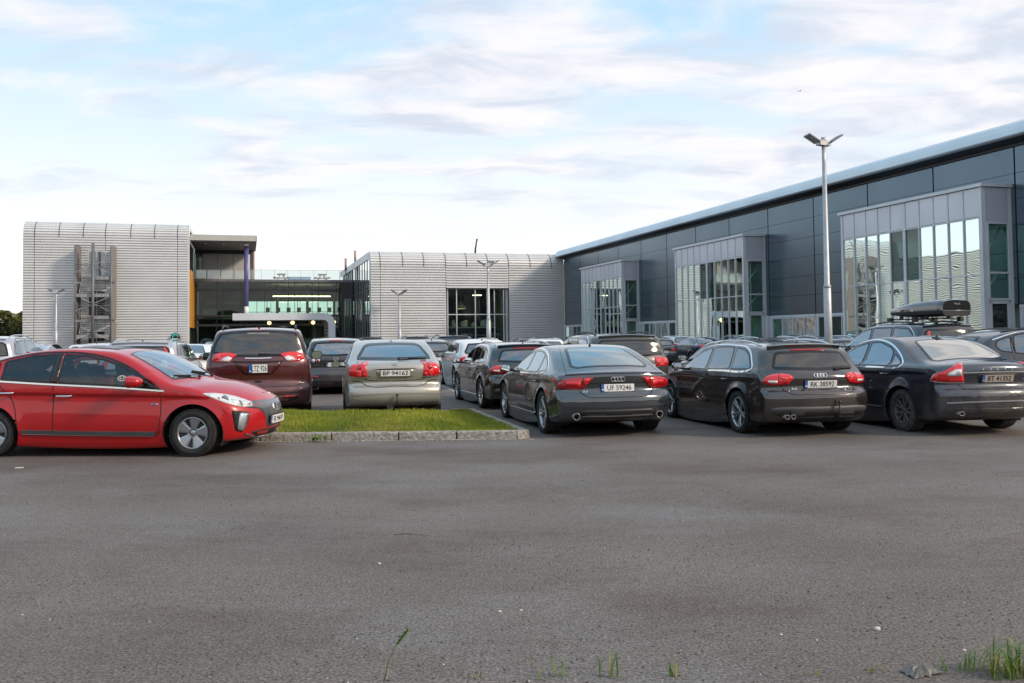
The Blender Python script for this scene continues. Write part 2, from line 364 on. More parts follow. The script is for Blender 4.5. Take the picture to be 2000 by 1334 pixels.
# left flank, glazed, with deep silver verge
m = MB(); m.add([(-19.42, b, z) for b, z in ((0, 0), (0, 8.65), (.15, 9.2), (.5, 9.62), (1.15, 9.8), (28, 9.8), (28, 9.1), (1.2, 9.1), (.75, 8.6), (.6, 0))], [tuple(range(10))])
m.build('verge', M['silver'], mb)
glazing(mb, (-19.36, 0.6, 0), (0, 1, 0), (0, 0, 1), [0, 2, 4, 6, 8, 10, 12, 14.3], [0, 3.2, 6.2, 9.1], 'glassdark', 'gunmetal')
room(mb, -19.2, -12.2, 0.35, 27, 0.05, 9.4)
MB().box(-12.15, 0.3, 0, -12.0, 1.0, 6.33).box(-5.97, .3, 0, -5.82, 1.0, 6.33).box(-12.15, .3, 6.33, -5.82, 1.0, 6.5).build('window_reveal', M['silver'], mb)
glazing(mb, (-12.0, 0.28, 0), (1, 0, 0), (0, 0, 1), [0.08, 0.97, 2.84, 4.05, 4.78, 5.72, 5.98], [0.9, 3.74, 6.28], 'glassdark', 'silver', 0.09, 0.14)
MB().box(-12.1, .05, 0, -5.85, .25, .9).build('plinth', M['silver'], mb)
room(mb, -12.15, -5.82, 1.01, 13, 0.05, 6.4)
r2 = MB()
for k in range(14): r2.box(-11.8 + k * .42, 4 + (k * 7 % 5) * .5, 2.6 + (k % 3) * .05, -11.5 + k * .42, 4.4 + (k * 7 % 5) * .5, 2.95 + (k * 5 % 4) * .12)
r2.box(-12, 3.8, 2.45, -6, 6.5, 2.58).build('mezzanine_stock', M['white'], mb)
lw = MB(); lw.box(-11.9, 1.9, 1.7, -6.1, 1.94, 1.75)
for x0 in (-11.8, -10.2, -7.4):
    for dx in (0, 1.0): lw.box(x0 + dx, 1.9, 0.6, x0 + dx + .04, 1.94, 1.9)
    lw.bar((x0, 1.9, 1.9), (x0 + 1, 1.9, 1.0), .03, .03); lw.box(x0, 1.9, 1.86, x0 + 1.0, 1.94, 1.9)
lw.build('guard_rail', M['white'], mb)
MB().lathe([(0.02, 6.2), (0.03, 5.3), (0.25, 5.1), (0.62, 4.5), (0.6, 4.45), (0.2, 4.95)], 'Z', (-9.4, 5.5, 0), 16).build('pendant_shade', M['white'], mb)
MB().lathe([(0.0, 4.47), (0.57, 4.47)], 'Z', (-9.4, 5.5, 0), 16).build('pendant_glow', M['lampglow'], mb)
MB().box(-8.8, 2.6, 5.7, -7.9, 2.75, 5.76).build('strip_lamp', M['striplight'], mb)
# ---- left building
lb = bld('stair_tower_building', 'tall three storey pale ribbed metal building with an outside stair')
ZL, B0 = 13.0, 8.65
for a0, a1 in ((-50.7, -49.76), (-49.72, -43.62), (-43.58, -37.12), (-37.08, -36.12)): ribbed('cladding', lb, a0, a1, 0, ZL, 1.2, B0)
for a in (-49.74, -47.65, -45.55, -43.6, -41.35, -39.2, -37.1): top_seam(lb, a, ZL, 1.2, B0, 11.5)
MB().box(-50.68, B0 + .02, 0, -36.14, B0 + .3, 11.8).build('wall', M['seam'], lb)
MB().box(-50.7, B0 + 1.2, 12.6, -36.1, B0 + 22, 12.94).build('roof', M['roofing'], lb)
m = MB()
for a in (-50.72, -36.12):
    m.add([(a, B0, 0), (a, B0, 11.8), (a, B0 + .35, 12.65), (a, B0 + 1.2, 13.02), (a, B0 + 22, 13.02), (a, B0 + 22, 0)], [(0, 1, 2, 3, 4, 5)])
m.build('end_wall', M['black'], lb)
MB().prism([(B0, 0), (B0, 11.8), (B0 + .35, 12.65), (B0 + 1.2, 13.02), (B0 + 22, 13.02), (B0 + 22, 12.5), (B0 + 1.3, 12.5), (B0 + .45, 11.9), (B0 + .25, 11.7), (B0 + .25, 0)], -36.11, -36.0, 0, 'X').build('verge', M['white'], lb)
for k in range(2):
    MB().box(-36.0, 9.2 + k * 3.35, 2.8, -35.85, 12.5 + k * 3.35, 8.5).build('orange_panel', M['orange'], lb)
# stair doors set in the ribbed front
for z in (7.75, 3.95, 0.1):
    f = MB().box(-45.15, B0 - .12, z, -43.55, B0 - .06, z + 2.5).build('stair_door', M['silver'], lb)
    for k in range(2): MB().box(-45.03 + k * .74, B0 - .135, z + .1, -44.38 + k * .74, B0 - .122, z + 2.38).build('window_pane', M['glassrail'] if z > 5 else M['black'], f)
# outside stair: a thing of its own
st = bld('fire_stair', 'grey steel escape stair caged in mesh on the ribbed front', 'stair')
def post(p, h, r=0.07, mat='gunmetal', name='post'): MB().tube([p, (p[0], p[1], p[2] + h)], r, 8).build(name, M[mat], st)
post((-44.38, 6.5, 0), 10.75, 0.13)
for a in (-45.95, -42.85): post((a, 6.7, 0), 10.5, 0.06)
for (x0, y0, x1, y1) in ((-45.95, 6.75, -45.72, 8.5), (-42.85, 6.75, -42.62, 8.5)):
    for k in range(3):
        MB().bar((x0, y0, 1.7 + k * 3.6), (x1, y1, 1.7 + k * 3.6), .03, 3.4).build('mesh_screen', M['screen'], st)
for z, x0, x1 in ((7.65, -44.4, -42.9), (6.0, -45.85, -42.9), (3.95, -44.4, -42.9), (2.15, -45.85, -42.9)):
    l = MB().box(x0, 6.8 if x1 - x0 > 2 else 7.4, z, x1, 7.9 if x1 - x0 > 2 else 8.5, z + .06).build('landing', M['gunmetal'], st)
    g = MB()
    for k in range(int((x1 - x0) / .11)): g.box(x0 + k * .11, 6.78, z - .3, x0 + k * .11 + .07, 6.8, z)
    g.build('grating', M['galv'], l)
for z0 in (2.2, 6.05):
    for k in range(9): MB().box(-45.55, 7.0 + k * .17, z0 + .05 + k * .19, -44.5, 7.2 + k * .17, z0 + .11 + k * .19).build('tread', M['galv'], st)
    for a in (-45.6, -44.45): MB().bar((a, 7.0, z0), (a, 8.5, z0 + 1.75), .05, .25).build('stringer', M['galv'], st)
for z0 in (-.2, 4.0,):
    for k in range(9): MB().box(-44.3, 8.4 - k * .17, z0 + .05 + k * .21, -43.2, 8.6 - k * .17, z0 + .1 + k * .21).build('tread', M['gunmetal'], st)
for zc in (2.2, 4.9, 8.5):
    MB().bar((-45.9, 6.6, zc - .5), (-43.2, 6.6, zc + .7), .05, .05).bar((-45.4, 6.58, zc + .7), (-43.0, 6.58, zc - .5), .05, .05).build('brace', M['galv'], st)
for z in (10.55, 8.75, 8.65 - 1.9, 4.9, 3.2):
    MB().tube([(-45.95, 6.7, z), (-45.4, 6.5, z - .03), (-44.4, 6.42, z - .05), (-43.4, 6.5, z - .03), (-42.85, 6.7, z)], 0.03, 6).build('rail', M['gunmetal'], st)
g = MB()
for z in (7.9, 4.1):
    for k in range(28): g.box(-45.9 + k * .11, 6.55, z if z > 5 else z, -45.885 + k * .11, 6.56, z + (2.65 if z > 5 else 1.1))
g.build('baluster_bars', M['gunmetal'], st, kind='stuff')
# ---- sign on the left building
sg = empty('round_sign', CO, CA, 'small round black sign with a teal letter on the tall building', 'sign')
SC = Vector((-37.25, B0 - .3, 1.86))
MB().lathe([(0, -.1), (.42, -.1), (.42, .1), (0, .1)], 'Y', SC, 28).build('disc', M['black'], sg)
m = MB(); pr = [(0.27, R(a)) for a in range(45, 316, 15)]
for (r_, a0), (_, a1) in zip(pr[:-1], pr[1:]):
    m.bar(SC + Vector((r_ * math.cos(a0), -.13, r_ * math.sin(a0))) * 1, SC + Vector((r_ * math.cos(a1), -.13, r_ * math.sin(a1))), .06, .15)
m.build('letter', M['teal'], sg)
MB().tube([SC + Vector((0, .05, -.55)), (SC.x, SC.y + .05, 0)], .05, 8).build('post', M['pinkpipe'], sg)
# ---- glazed link building
kb = bld('glass_link_building', 'dark glass fronted link building with a roof terrace, joining the two ribbed buildings')
KB = 15.0; a0, a1 = -36.0, -19.42
MB().box(a0, KB - .25, 7.72, a1, KB + .1, 7.98).build('parapet', M['gunmetal'], kb)
MB().box(a0, KB + .1, 7.6, a1, KB + 12, 7.9).build('roof', M['roofing'], kb)
cols = [0, .45, 2.35, 3.0, 4.8, 5.42, 7.27, 7.9, 9.76, 10.4, 12.25, 12.95, 14.85, 15.5, 16.58]
cols = [a0 + c for c in cols]
def kglaz(z0, z1, mat, nm='window_pane'): glazing(kb, (0, KB, 0), (1, 0, 0), (0, 0, 1), cols, [z0, z1], mat, 'black', 0.05, 0.12)
kglaz(6.95, 7.72, 'glassdark'); kglaz(4.15, 6.72, 'glassdark'); kglaz(3.2, 4.0, 'glassdark'); kglaz(0.1, 3.0, 'glass')
MB().box(a0, KB - .06, 6.72, a1, KB + .2, 6.95).box(a0, KB - .06, 4.0, a1, KB + .2, 4.15).box(a0, KB - .06, 3.0, a1, KB + .2, 3.2).build('floor_band', M['black'], kb)
MB().box(a0, KB + .2, 3.75, a1, KB + 11, 4.1).build('floor_slab', M['room'], kb)
MB().box(a0, KB + .2, 0.02, a1, KB + 11, 0.05).build('ground_floor', M['roomfloor'], kb)
bw = MB().box(a0, KB + 11, 0, a1, KB + 11.2, 4.12).box(a0, KB + 11, 6.1, a1, KB + 11.2, 7.7).box(a0, KB + 11, 4.12, -30.6, KB + 11.2, 6.1).box(-19.9, KB + 11, 4.12, a1, KB + 11.2, 6.1)
bw.build('back_wall', M['room'], kb)
glazing(kb, (0, KB + 11.1, 0), (1, 0, 0), (0, 0, 1), [-30.6 + 1.18 * k for k in range(10)][:10], [4.12, 4.8, 6.1], 'glassback', 'black', 0.06, 0.1)
for a in (-33.5, -31.0, -27.3, -24.0, -21.0): MB().tube([(a, KB + 4, 4.1), (a, KB + 4, 7.6)], .16, 10).build('inner_column', M['dark'], kb)
MB().box(-35.3, KB + 5, 4.1, -33.0, KB + 5.8, 5.0).box(-35, KB + 7, 5.6, -31.5, KB + 7.3, 5.9).build('counter', M['beige'], kb)
MB().box(-27.8, KB + 3, 6.28, -21.5, KB + 3.2, 6.36).build('strip_lamp', M['striplight'], kb)
# the dark return wall beside the middle building
MB().box(-20.7, KB - .6, 0, -19.45, KB - .3, 7.7).build('return_wall', M['black'], kb)
dr = MB().box(-20.4, KB - .68, 0, -19.6, KB - .61, 5.9).build('tall_door_frame', M['gunmetal'], kb)
for k in range(3): MB().box(-20.3 + k * .24, KB - .71, .2, -20.12 + k * .24, KB - .69, 5.6).build('window_pane', M['glassback'], dr)
# roof overhang, column, recessed upper floor, purple verge
MB().box(-35.95, 8.9, 11.45, -29.7, 9.2, 12.02).build('canopy_fascia', M['beige'], kb)
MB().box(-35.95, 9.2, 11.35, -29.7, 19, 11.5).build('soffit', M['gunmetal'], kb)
MB().box(-29.7, 8.9, 11.4, -29.62, 19, 12.0).build('canopy_edge', M['purple'], kb)
for k in range(3): MB().lathe([(0, 11.28), (.12, 11.28), (.12, 11.35)], 'Z', (-34.6 + k * 1.75, 11, 0), 12).build('downlight', M['white'], kb)
MB().box(-35.9, 18.1, 7.9, -30.4, 18.3, 10.95).build('upper_wall', M['beige'], kb)
for k in (1, 2): MB().box(-35.2 + k * 1.6 - .02, 18.07, 8, -35.2 + k * 1.6 + .02, 18.1, 10.9).build('board_joint', M['seam'], kb)
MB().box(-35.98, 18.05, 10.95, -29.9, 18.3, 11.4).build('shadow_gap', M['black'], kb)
glazing(kb, (0, 18.0, 0), (1, 0, 0), (0, 0, 1), [-36.0, -35.2], [7.9, 10.95], 'glassdark', 'black')
MB().box(-30.3, 17.9, 7.9, -29.9, 18.2, 11.4).build('pier', M['gunmetal'], kb)
MB().box(-29.95, 17.8, 7.9, -29.75, 17.9, 11.4).build('warm_edge', M['pinkpipe'], kb)
MB().tube([(-30.62, 10, 4.9), (-30.62, 10, 11.05)], .225, 18).build('purple_column', M['purple'], kb)
MB().tube([(-30.62, 10, 4.0), (-30.62, 10, 4.9)], .222, 18).build('column_foot', M['white'], kb)
MB().tube([(-30.62, 10, 11.05), (-30.62, 10, 11.36)], .222, 18).build('column_head', M['white'], kb)
# entrance portal: rounded steel hoop, extruded 3.5 m deep
def hoop(o, r_):
    pts = [(-31.9 if o == 0 else -31.9, 4.06 - o)]
    cxx, czz = -22.25 - o - r_, 4.06 - o - r_
    for i in range(9):
        a = math.pi / 2 - math.pi / 2 * i / 8; pts.append((cxx + r_ * math.cos(a), czz + r_ * math.sin(a)))
    pts.append((-22.25 - o, 0)); return pts
ou, inn = hoop(0, 1.1), hoop(0.66, 0.5)
m = MB(); n = len(ou)
for bb in (4.6, 9.8): m.add([(a, bb, z) for a, z in ou] + [(a, bb, z) for a, z in inn], [(i, i + 1, n + i + 1, n + i) for i in range(n - 1)])
for ln in (ou, inn): m.add([(a, 4.6, z) for a, z in ln] + [(a, 9.8, z) for a, z in ln], [(i, i + 1, n + i + 1, n + i) for i in range(n - 1)])
m.add([(-31.9, bb, z) for bb in (4.6, 9.8) for z in (4.06, 3.4)], [(0, 1, 3, 2)])
pt = tag(m.build('entrance_portal', M['silver']), 'rounded silver hoop portal standing before the glass entrance', 'portal'); pt.location = CO; pt.rotation_euler = (0, 0, CA)
for k in range(9):
    MB().box(-23.2, 5.0, .4 + k * .3, -22.95, 5.1, .5 + k * .3).build('letter_bar', M['black'], pt)
for a, z in ((-28.3, 3.28), (-25.9, 3.30), (-23.75, 3.30), (-21.55, 3.32)):
    l = empty('pendant_lamp', CO, CA, None, None)
    MB().tube([(a, 13.6, 3.4), (a, 13.6, 3.95)], .015, 6).build('cord', M['black'], l)
    MB().sphere((a, 13.6, z), .2, 12).build('globe', M['lampglow'], l)
    tag(l, {-28.3: 'glowing yellow globe lamp over the entrance, furthest from the portal leg', -25.9: 'glowing yellow globe lamp over the entrance, second inside the portal', -23.75: 'glowing yellow globe lamp closest inside the portal leg', -21.55: 'glowing yellow globe lamp outside the portal leg'}[a], 'lamp', 'globe lamps over the entrance')
# inner stair and chairs seen through the glass
for k in range(8):
    c = empty('cafe_chair', CO, CA, 'dark chair standing behind the upper floor glass', 'chair', 'chairs behind the upper floor glass')
    ax = -28.6 + k * 1.1
    MB().box(ax, KB + 1.2, 4.5, ax + .42, KB + 1.6, 4.56).box(ax, KB + 1.2, 4.56, ax + .42, KB + 1.24, 5.0).build('seat', M['black'], c)
    MB().box(ax + .19, KB + 1.4, 4.1, ax + .23, KB + 1.44, 4.5).build('leg', M['black'], c)
# terrace railing
rl = bld('terrace_railing', 'glass balustrade with thin steel posts along the roof terrace', 'railing')
MB().box(a0, KB - .1, 8.98, a1 + .9, KB - .06, 9.03).build('rail', M['galv'], rl)
na = 12
for k in range(na + 1):
    a = a0 + (a1 - a0) * k / na
    MB().box(a - .02, KB - .1, 7.98, a + .02, KB - .06, 8.98).build('post', M['gunmetal'], rl)
    if k < na: MB().box(a + .05, KB - .085, 8.03, a + (a1 - a0) / na - .05, KB - .075, 8.93).build('glass_panel', M['glassrail'], rl)
for k, (a, lb2) in enumerate(((-26.9, 'grey picnic table on the roof terrace nearer the overhang'), (-22.5, 'grey picnic table on the roof terrace nearer the chimneys'))):
    t_ = empty('picnic_table', CO, CA, lb2, 'picnic table', 'picnic tables on the terrace')
    b_ = KB + 2.2
    MB().box(a - .45, b_ - .9, 8.68, a + .45, b_ + .9, 8.74).build('table_top', M['wood'], t_)
    for s in (-1, 1): MB().box(a + s * .75 - .15, b_ - .9, 8.32, a + s * .75 + .15, b_ + .9, 8.37).build('bench', M['wood'], t_)
    for s in (-.7, .7): MB().bar((a - .5, b_ + s, 7.95), (a - .15, b_ + s, 8.68), .06, .1).bar((a + .5, b_ + s, 7.95), (a + .15, b_ + s, 8.68), .06, .1).bar((a - .8, b_ + s, 8.3), (a + .8, b_ + s, 8.3), .05, .08).build('leg', M['wood'], t_)
tk = empty('roof_box', CO, CA, 'long low pale blue cover between the two terrace tables', 'cover'); MB().box(-26.1, KB + 3, 7.9, -23.7, KB + 4.2, 8.48).build('cover', M['blue'], tk); MB().box(-26.15, KB + 2.95, 8.42, -23.65, KB + 4.25, 8.5).build('lid', M['blue'], tk)
for nm, a, z0, z1, l_ in (('thin_flue', -20.0, 7.9, 10.45, 'thin shorter flue pipe at the corner of the terrace'), ('tall_flue', -18.95, 8.9, 11.35, 'tall brick coloured flue pipe bent out of the glazed flank')):
    c = empty('flue_pipe', CO, CA, l_, 'pipe', 'flues beside the terrace')
    MB().tube([(a, 16, z0 + .4), (a, 16, z1 - .5)], .09, 10).build('pipe', M['galv'], c)
    MB().tube([(a, 16, z1 - 1.3), (a, 16, z1)], .13, 10).build('pipe_cap', M['pinkpipe'], c)
    if z0 > 8: MB().tube([(a, 16, z0 + .4), (a + .08, 16, z0 + .12), (a + .35, 16, z0), (a + 1.2, 16, z0 - .02)], .1, 8).build('pipe_bend', M['gunmetal'], c)
    else: MB().tube([(a, 16, 7.9), (a, 16, 8.4)], .1, 8).build('pipe_foot', M['galv'], c)
ca_ = empty('crane', CO, CA, 'thin dark crane boom poking up behind the low ribbed roof', 'crane')
MB().tube([(-8.2, 4, 9.7), (-8.12, 4, 10.6), (-7.98, 4, 11.45)], [.1, .09, .07], 8).build('boom', M['black'], ca_); MB().sphere((-7.95, 4, 11.5), .12, 8).build('boom_tip', M['gunmetal'], ca_)
# ---- a further ribbed block to the west, outside the frame, mirrored in the bay glass
wbd = empty('west_building', (-60, 70, 0), CA, 'long pale ribbed metal block mirrored in the glazed bays', 'building')
MB().box(-20, 0, 0, 0, 40, 12.6).build('wall', M['seam'], wbd)
pr_ = rib_profile(0, 12.8, .6); n_ = len(pr_)
MB().add([(-b, -6, z) for b, z in pr_] + [(-b, 40, z) for b, z in pr_], [(i, n_ + i, n_ + i + 1, i + 1) for i in range(n_ - 1)]).build('cladding', M['alu'], wbd, kind='stuff')
glazing(wbd, (.14, 3, 0), (0, 1, 0), (0, 0, 1), [0, 1.5, 3, 4.5, 6], [1, 4, 7], 'glassdark', 'silver')
# ------------------------------------------------------------------ the long dark hall. local frame: t along the wall towards the viewer = -b
hb = bld('long_hall', 'long dark blue grey panelled hall with three glazed bays under a silver eave')
TL = 64.4; NC = 14
pmesh = None
pan = MB(); hgt = (9.18 - 2.62) / 6
pan.box(0.0, 0, 0, 0.06, 4.52, hgt - 0.018); pme = pan.mesh('cladding_panel', M['navy'])
for c in range(NC):
    for r_ in range(6):
        o = link('cladding_panel', pme, hb, (0.0, -(c + 1) * 4.6 + .04, 2.63 + r_ * hgt))
MB().box(0.065, -TL, 2.6, 0.3, 0, 9.4).build('wall', M['black'], hb)
# eave with a soft rounded edge
pr = [(0.1, 9.25), (-0.60, 9.44), (-0.78, 9.47), (-0.82, 9.52), (-0.74, 9.75), (-0.60, 9.98), (-0.40, 10.12), (2.5, 10.34)]
m = MB(); n = len(pr); m.add([(a, 0.4, z) for a, z in pr] + [(a, -TL, z) for a, z in pr], [(i, n + i, n + i + 1, i + 1) for i in range(1, n - 1)], 0, False)
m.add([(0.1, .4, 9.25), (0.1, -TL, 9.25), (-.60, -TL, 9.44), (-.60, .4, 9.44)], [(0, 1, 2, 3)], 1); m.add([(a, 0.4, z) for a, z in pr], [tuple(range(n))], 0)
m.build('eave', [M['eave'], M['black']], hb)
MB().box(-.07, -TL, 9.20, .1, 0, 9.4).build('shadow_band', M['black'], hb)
MB().box(2.5, -TL, 10.0, 26, .4, 10.28).build('roof', M['roofing'], hb)
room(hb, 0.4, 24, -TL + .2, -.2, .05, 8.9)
MB().box(0.3, -TL, 0, 26, -TL + .2, 10).build('near_end_wall', M['navy'], hb)
for k in range(26):
    o_ = MB().box(2.5 + (k % 3) * 4.3, -6 - k * 2.2, 7.4, 2.7 + (k % 3) * 4.3, -4.8 - k * 2.2, 7.48).build('strip_lamp', M['striplight'], hb)
for k in range(12): MB().tube([(2.2, -4.6 * k - 4.6, 0), (2.2, -4.6 * k - 4.6, 8.9)], .16, 10).build('inner_column', M['white'], hb)
for k in range(6): MB().box(4 + (k % 2) * 3, -9.5 * k - 7, 3.2, 4.4 + (k % 2) * 3, -9.5 * k - 1, 3.5).build('inner_beam', M['beige'], hb)
for k in range(6): MB().box(3.5, -9.5 * k - 7, 0.05, 5.5, -9.5 * k - 4, 2.2).build('crate', M['wood'], hb)
bays = (17.914, 36.436, 54.957)
def inbay(t): return any(b - 9.3 < t < b + .05 for b in bays)
# low strip windows
t = 0.1; c = 0
for c in range(NC):
    t0, t1 = c * 4.6 + .05, (c + 1) * 4.6 - .02
    segs = []
    lo = t0
    for b in bays:
        if b - 9.2 < t1 and b > t0:
            if b - 9.2 > t0: segs.append((t0, b - 9.2))
            lo = max(lo, b)
            if b >= t1: lo = t1
    if lo < t1: segs.append((lo, t1))
    if any(b - 9.2 <= t0 and b >= t1 for b in bays): segs = []
    segs = [(x, y) for x, y in segs if y - x > .3 and not any(b - 9.2 < (x + y) / 2 < b for b in bays)]
    for x, y in segs:
        n = max(1, round((y - x) / 1.1)); cs = [-(y - .02) + (y - x - .2) * k / n for k in range(n + 1)]
        glazing(hb, (0.03, 0, 0), (0, 1, 0), (0, 0, 1), cs, [0.75, 2.45], 'lowglass', 'silver', 0.07, 0.10)
        MB().box(0.0, -y, 0, .12, -x, .71).build('plinth', M['silver'], hb); MB().box(-0.04, -y, 2.48, .1, -x, 2.61).build('window_head', M['silver'], hb)
        MB().box(-.02, -x - .18, .72, .1, -x, 2.47).build('window_post', M['silver'], hb)
for bi, tb in enumerate(bays):
    pj, LN = 1.5, 9.15
    by = MB(); lo, hi = -tb, -tb + LN
    by.box(-pj - .12, lo - .1, 7.52, .0, hi + .12, 7.66).build('bay_cap', M['silver'], hb)
    MB().box(-pj + .02, lo + .02, 7.4, -.0, hi - .02, 7.5).build('bay_roof', M['roofing'], hb)
    cols = [lo + .14]; w = (LN - .28 - .16) / 10
    for k in range(10): cols.append(cols[-1] + w + (.16 if k == 4 else 0))
    cc = cols[:5] + [cols[5] - .08] + cols[6:]
    # spandrels
    for k in range(10): MB().box(-pj, cc[k] + .03, 6.3, -pj + .05, cc[k + 1] - .03, 7.5).build('spandrel_panel', M['spandrel'], hb)
    for i, u in enumerate(cc): MB().box(-pj - .025, u - (.03 if i != 5 else .09), 6.27, -pj + .04, u + (.03 if i != 5 else .09), 7.51).build('spandrel_joint', M['silver'], hb)
    glazing(hb, (-pj + .02, 0, 0), (0, 1, 0), (0, 0, 1), cc, [0.35, 3.87, 6.25], 'glass', 'silver', 0.055, 0.12, thick=(5,))
    MB().box(-pj, lo + .1, 0, -pj + .1, hi - .1, .33).build('plinth', M['silver'], hb)
    for yy in (lo, hi): MB().box(-pj - .03, yy - .0 if yy == lo else yy - .12, 0, -pj + .2, yy + .12 if yy == lo else yy, 7.51).build('corner_post', M['silver'], hb)
    # near side face
    MB().box(-pj + .22, lo + .0, 6.05, -.16, lo + .06, 7.5).build('spandrel_panel', M['spandrel'], hb)
    MB().box(-.15, lo - .02, 0, .0, lo + .1, 7.51).build('wall_post', M['silver'], hb)
    glazing(hb, (0, lo + .03, 0), (1, 0, 0), (0, 0, 1), [-pj + .24, -.17], [2.85, 3.95, 6.02], 'glassdark', 'silver', 0.08, 0.12)
    d_ = MB().box(-pj + .26, lo + .01, 2.66, -.18, lo + .07, 2.80).box(-pj + .2, lo + .01, 0, -pj + .38, lo + .07, 2.8).box(-.34, lo + .01, 0, -.18, lo + .07, 2.8).box(-pj + .38, lo + .01, 0, -.34, lo + .07, .35).build('door', M['silver'], hb)
    MB().box(-pj + .38, lo + .03, .35, -.34, lo + .045, 2.66).build('window_pane', M['glassdark'], d_); MB().box(-.3, lo - .05, 1.0, -.26, lo + .0, 1.4).build('handle', M['galv'], d_)
    MB().box(-pj + .05, hi - .06, 0, 0, hi, 7.4).build('far_side', M['spandrel'], hb)
    # bracing inside
    for (p, q) in (((-1.35, lo + .5, 4.1), (-.1, lo + .5, 5.9)), ((-.1, lo + .5, 4.1), (-1.0, lo + .5, 3.2)), ((-1.35, lo + .5, 2.9), (-.1, lo + .5, 4.0)), ((-.7, lo + .6, 0), (-.7, lo + .6, 7.3)), ((-.6, lo + 4.5, 4.2), (-.6, lo + 2.6, 5.9)), ((-.6, lo + 4.7, .4), (-.6, lo + 4.7, 7.3))):
        MB().tube([p, q], .045, 8).build('brace', M['white'], hb)
# ------------------------------------------------------------------ lamp posts
def lamp(x, y, H, label, yaw=0.0, heads=((160, 0), (20, 0)), k=1.0):
    r_ = empty('lamp_post', (x, y, 0), yaw, label, 'lamp post', 'light poles in the car park')
    MB().tube([(0, 0, 0), (0, 0, H * .44), (0, 0, H * .44 + .02), (0, 0, H * .93), (0, 0, H)], [.115 * k, .10 * k, .075 * k, .055 * k, .055 * k], 16).build('pole', M['galv'], r_)
    MB().tube([(0, 0, H * .44 - .03), (0, 0, H * .44 + .03)], .105 * k, 16).build('collar', M['galv'], r_)
    MB().obox((0, 0, H + .06), ((1, 0.5, 0), (-.5, 1, 0), (0, 0, 1)), (.2 * k, .09 * k, .07 * k)).tube([(0, 0, H + .1), (0, 0, H + .2)], .07 * k, 10).build('head_bracket', M['galv'], r_)
    for an, tl in heads:
        a = R(an); u = Vector((math.cos(a), math.sin(a), 0)); up = (u * math.cos(R(32)) + Vector((0, 0, 1)) * math.sin(R(32))).normalized()
        sd = Vector((-u.y, u.x, 0)); nn = up.cross(sd)
        c = Vector((0, 0, H + .06)) + u * .14 * k + up * .23 * k
        h = MB().obox(c, (up, sd, nn), (.19 * k, .17 * k, .020 * k)).bar(Vector((0, 0, H + .04)) + u * .08 * k, c - up * .15 * k, .05, .05).build('lamp_head', M['gunmetal'], r_)
        s_ = -1 if nn.z > 0 else 1
        for q in (-.5, .5): MB().obox(c + sd * q * .15 * k + nn * s_ * .026 * k + up * .02, (up, sd, nn), (.17 * k, .055 * k, .006)).build('led_panel', M['led'], h)
    return r_
lamp(7.47, 21.2, 6.0, 'tall grey lamp post with twin floodlights, standing behind the dark estate car', 0.0, ((188, 0), (12, 0)), .86)
lamp(-41.4, 81.3, 6.0, 'white lamp post in front of the tall three storey ribbed building', 0, ((175, 0), (8, 0)), 1.5)
lamp(-10.5, 83.5, 5.6, 'leaning lamp post before the low ribbed building, near its far corner', 0, ((200, 0), (-20, 0)), 1.6)
lamp(-1.49, 56.5, 6.0, 'lamp post in front of the tall gridded window', 0, ((185, 0), (75, 0), (10, 0)), 1.35)
# ------------------------------------------------------------------ woods
def crown_mesh(name, mat, h, r_, n, conifer, seed, s0=.35):
    g = np.random.default_rng(seed); V = []; Fc = []
    k = 0
    for i in range(n):
        u = g.random()
        if conifer:
            z = h * (.18 + .82 * u); rr = r_ * (1 - u) ** .8 * (.5 + .5 * g.random()) + .1
        else:
            z = h * (.35 + .65 * u); rr = r_ * math.sqrt(max(0, 1 - ((u - .45) / .58) ** 2)) * (.35 + .65 * g.random()) * (1 + .25 * math.sin(seed + u * 9))
        a = g.random() * 6.283; c = np.array([rr * math.cos(a), rr * math.sin(a), z])
        s = s0 * (.6 + .8 * g.random())
        d1 = g.normal(size=3); d1 /= np.linalg.norm(d1); d2 = np.cross(d1, g.normal(size=3)); d2 /= np.linalg.norm(d2)
        V += [c + d1 * s, c + d2 * s * .7, c - d1 * s, c - d2 * s * .7]; Fc.append((k, k + 1, k + 2, k + 3)); k += 4
    return MB().add(V, Fc).mesh(name, mat)
tkinds = []
for i in range(4):
    con = i % 2 == 0; h = 9 + i * 1.2
    tkinds.append((crown_mesh('crown', M['leafdark'] if con else M['leaf'], h, 1.9 if con else 2.7, 1500, con, 11 + i, .34), MB().tube([(0, 0, 0), (.05, 0, h * .5), (0, .05, h * .93)], [.18, .12, .03], 7).mesh('trunk', M['bark'])))
tl = [(-69.2, 117, 1, .95), (-67.8, 119.5, 3, .9), (-71.2, 118, 0, 1.0), (-65.2, 119, 0, .9), (-66.5, 118, 0, 1.0), (-63.5, 121, 1, .95), (-70, 121, 2, .85), (-73, 119, 3, .85), (-61, 118, 2, .95), (-76, 124, 0, 1.0), (-68, 125, 3, .9), (-79, 121, 1, .85), (-58.5, 122, 1, .9), (-82, 124, 2, .9)]
dsc = ['narrow dark conifer', 'green leafy tree', 'dark broad conifer', 'olive rounded tree']
plc = ['leaning out furthest left in the gap', 'with a thin pale trunk in the gap', 'half cut by the picture edge', 'touching the corner of the tall building', 'just left of the tall building corner', 'close behind the tall building corner', 'in the middle of the gap', 'at the picture edge, shorter', 'beside the tall building wall', 'further back at the picture edge', 'behind the others in the gap', 'at the far edge of the wood', 'half behind the tall ribbed building', 'last of the row, outermost']
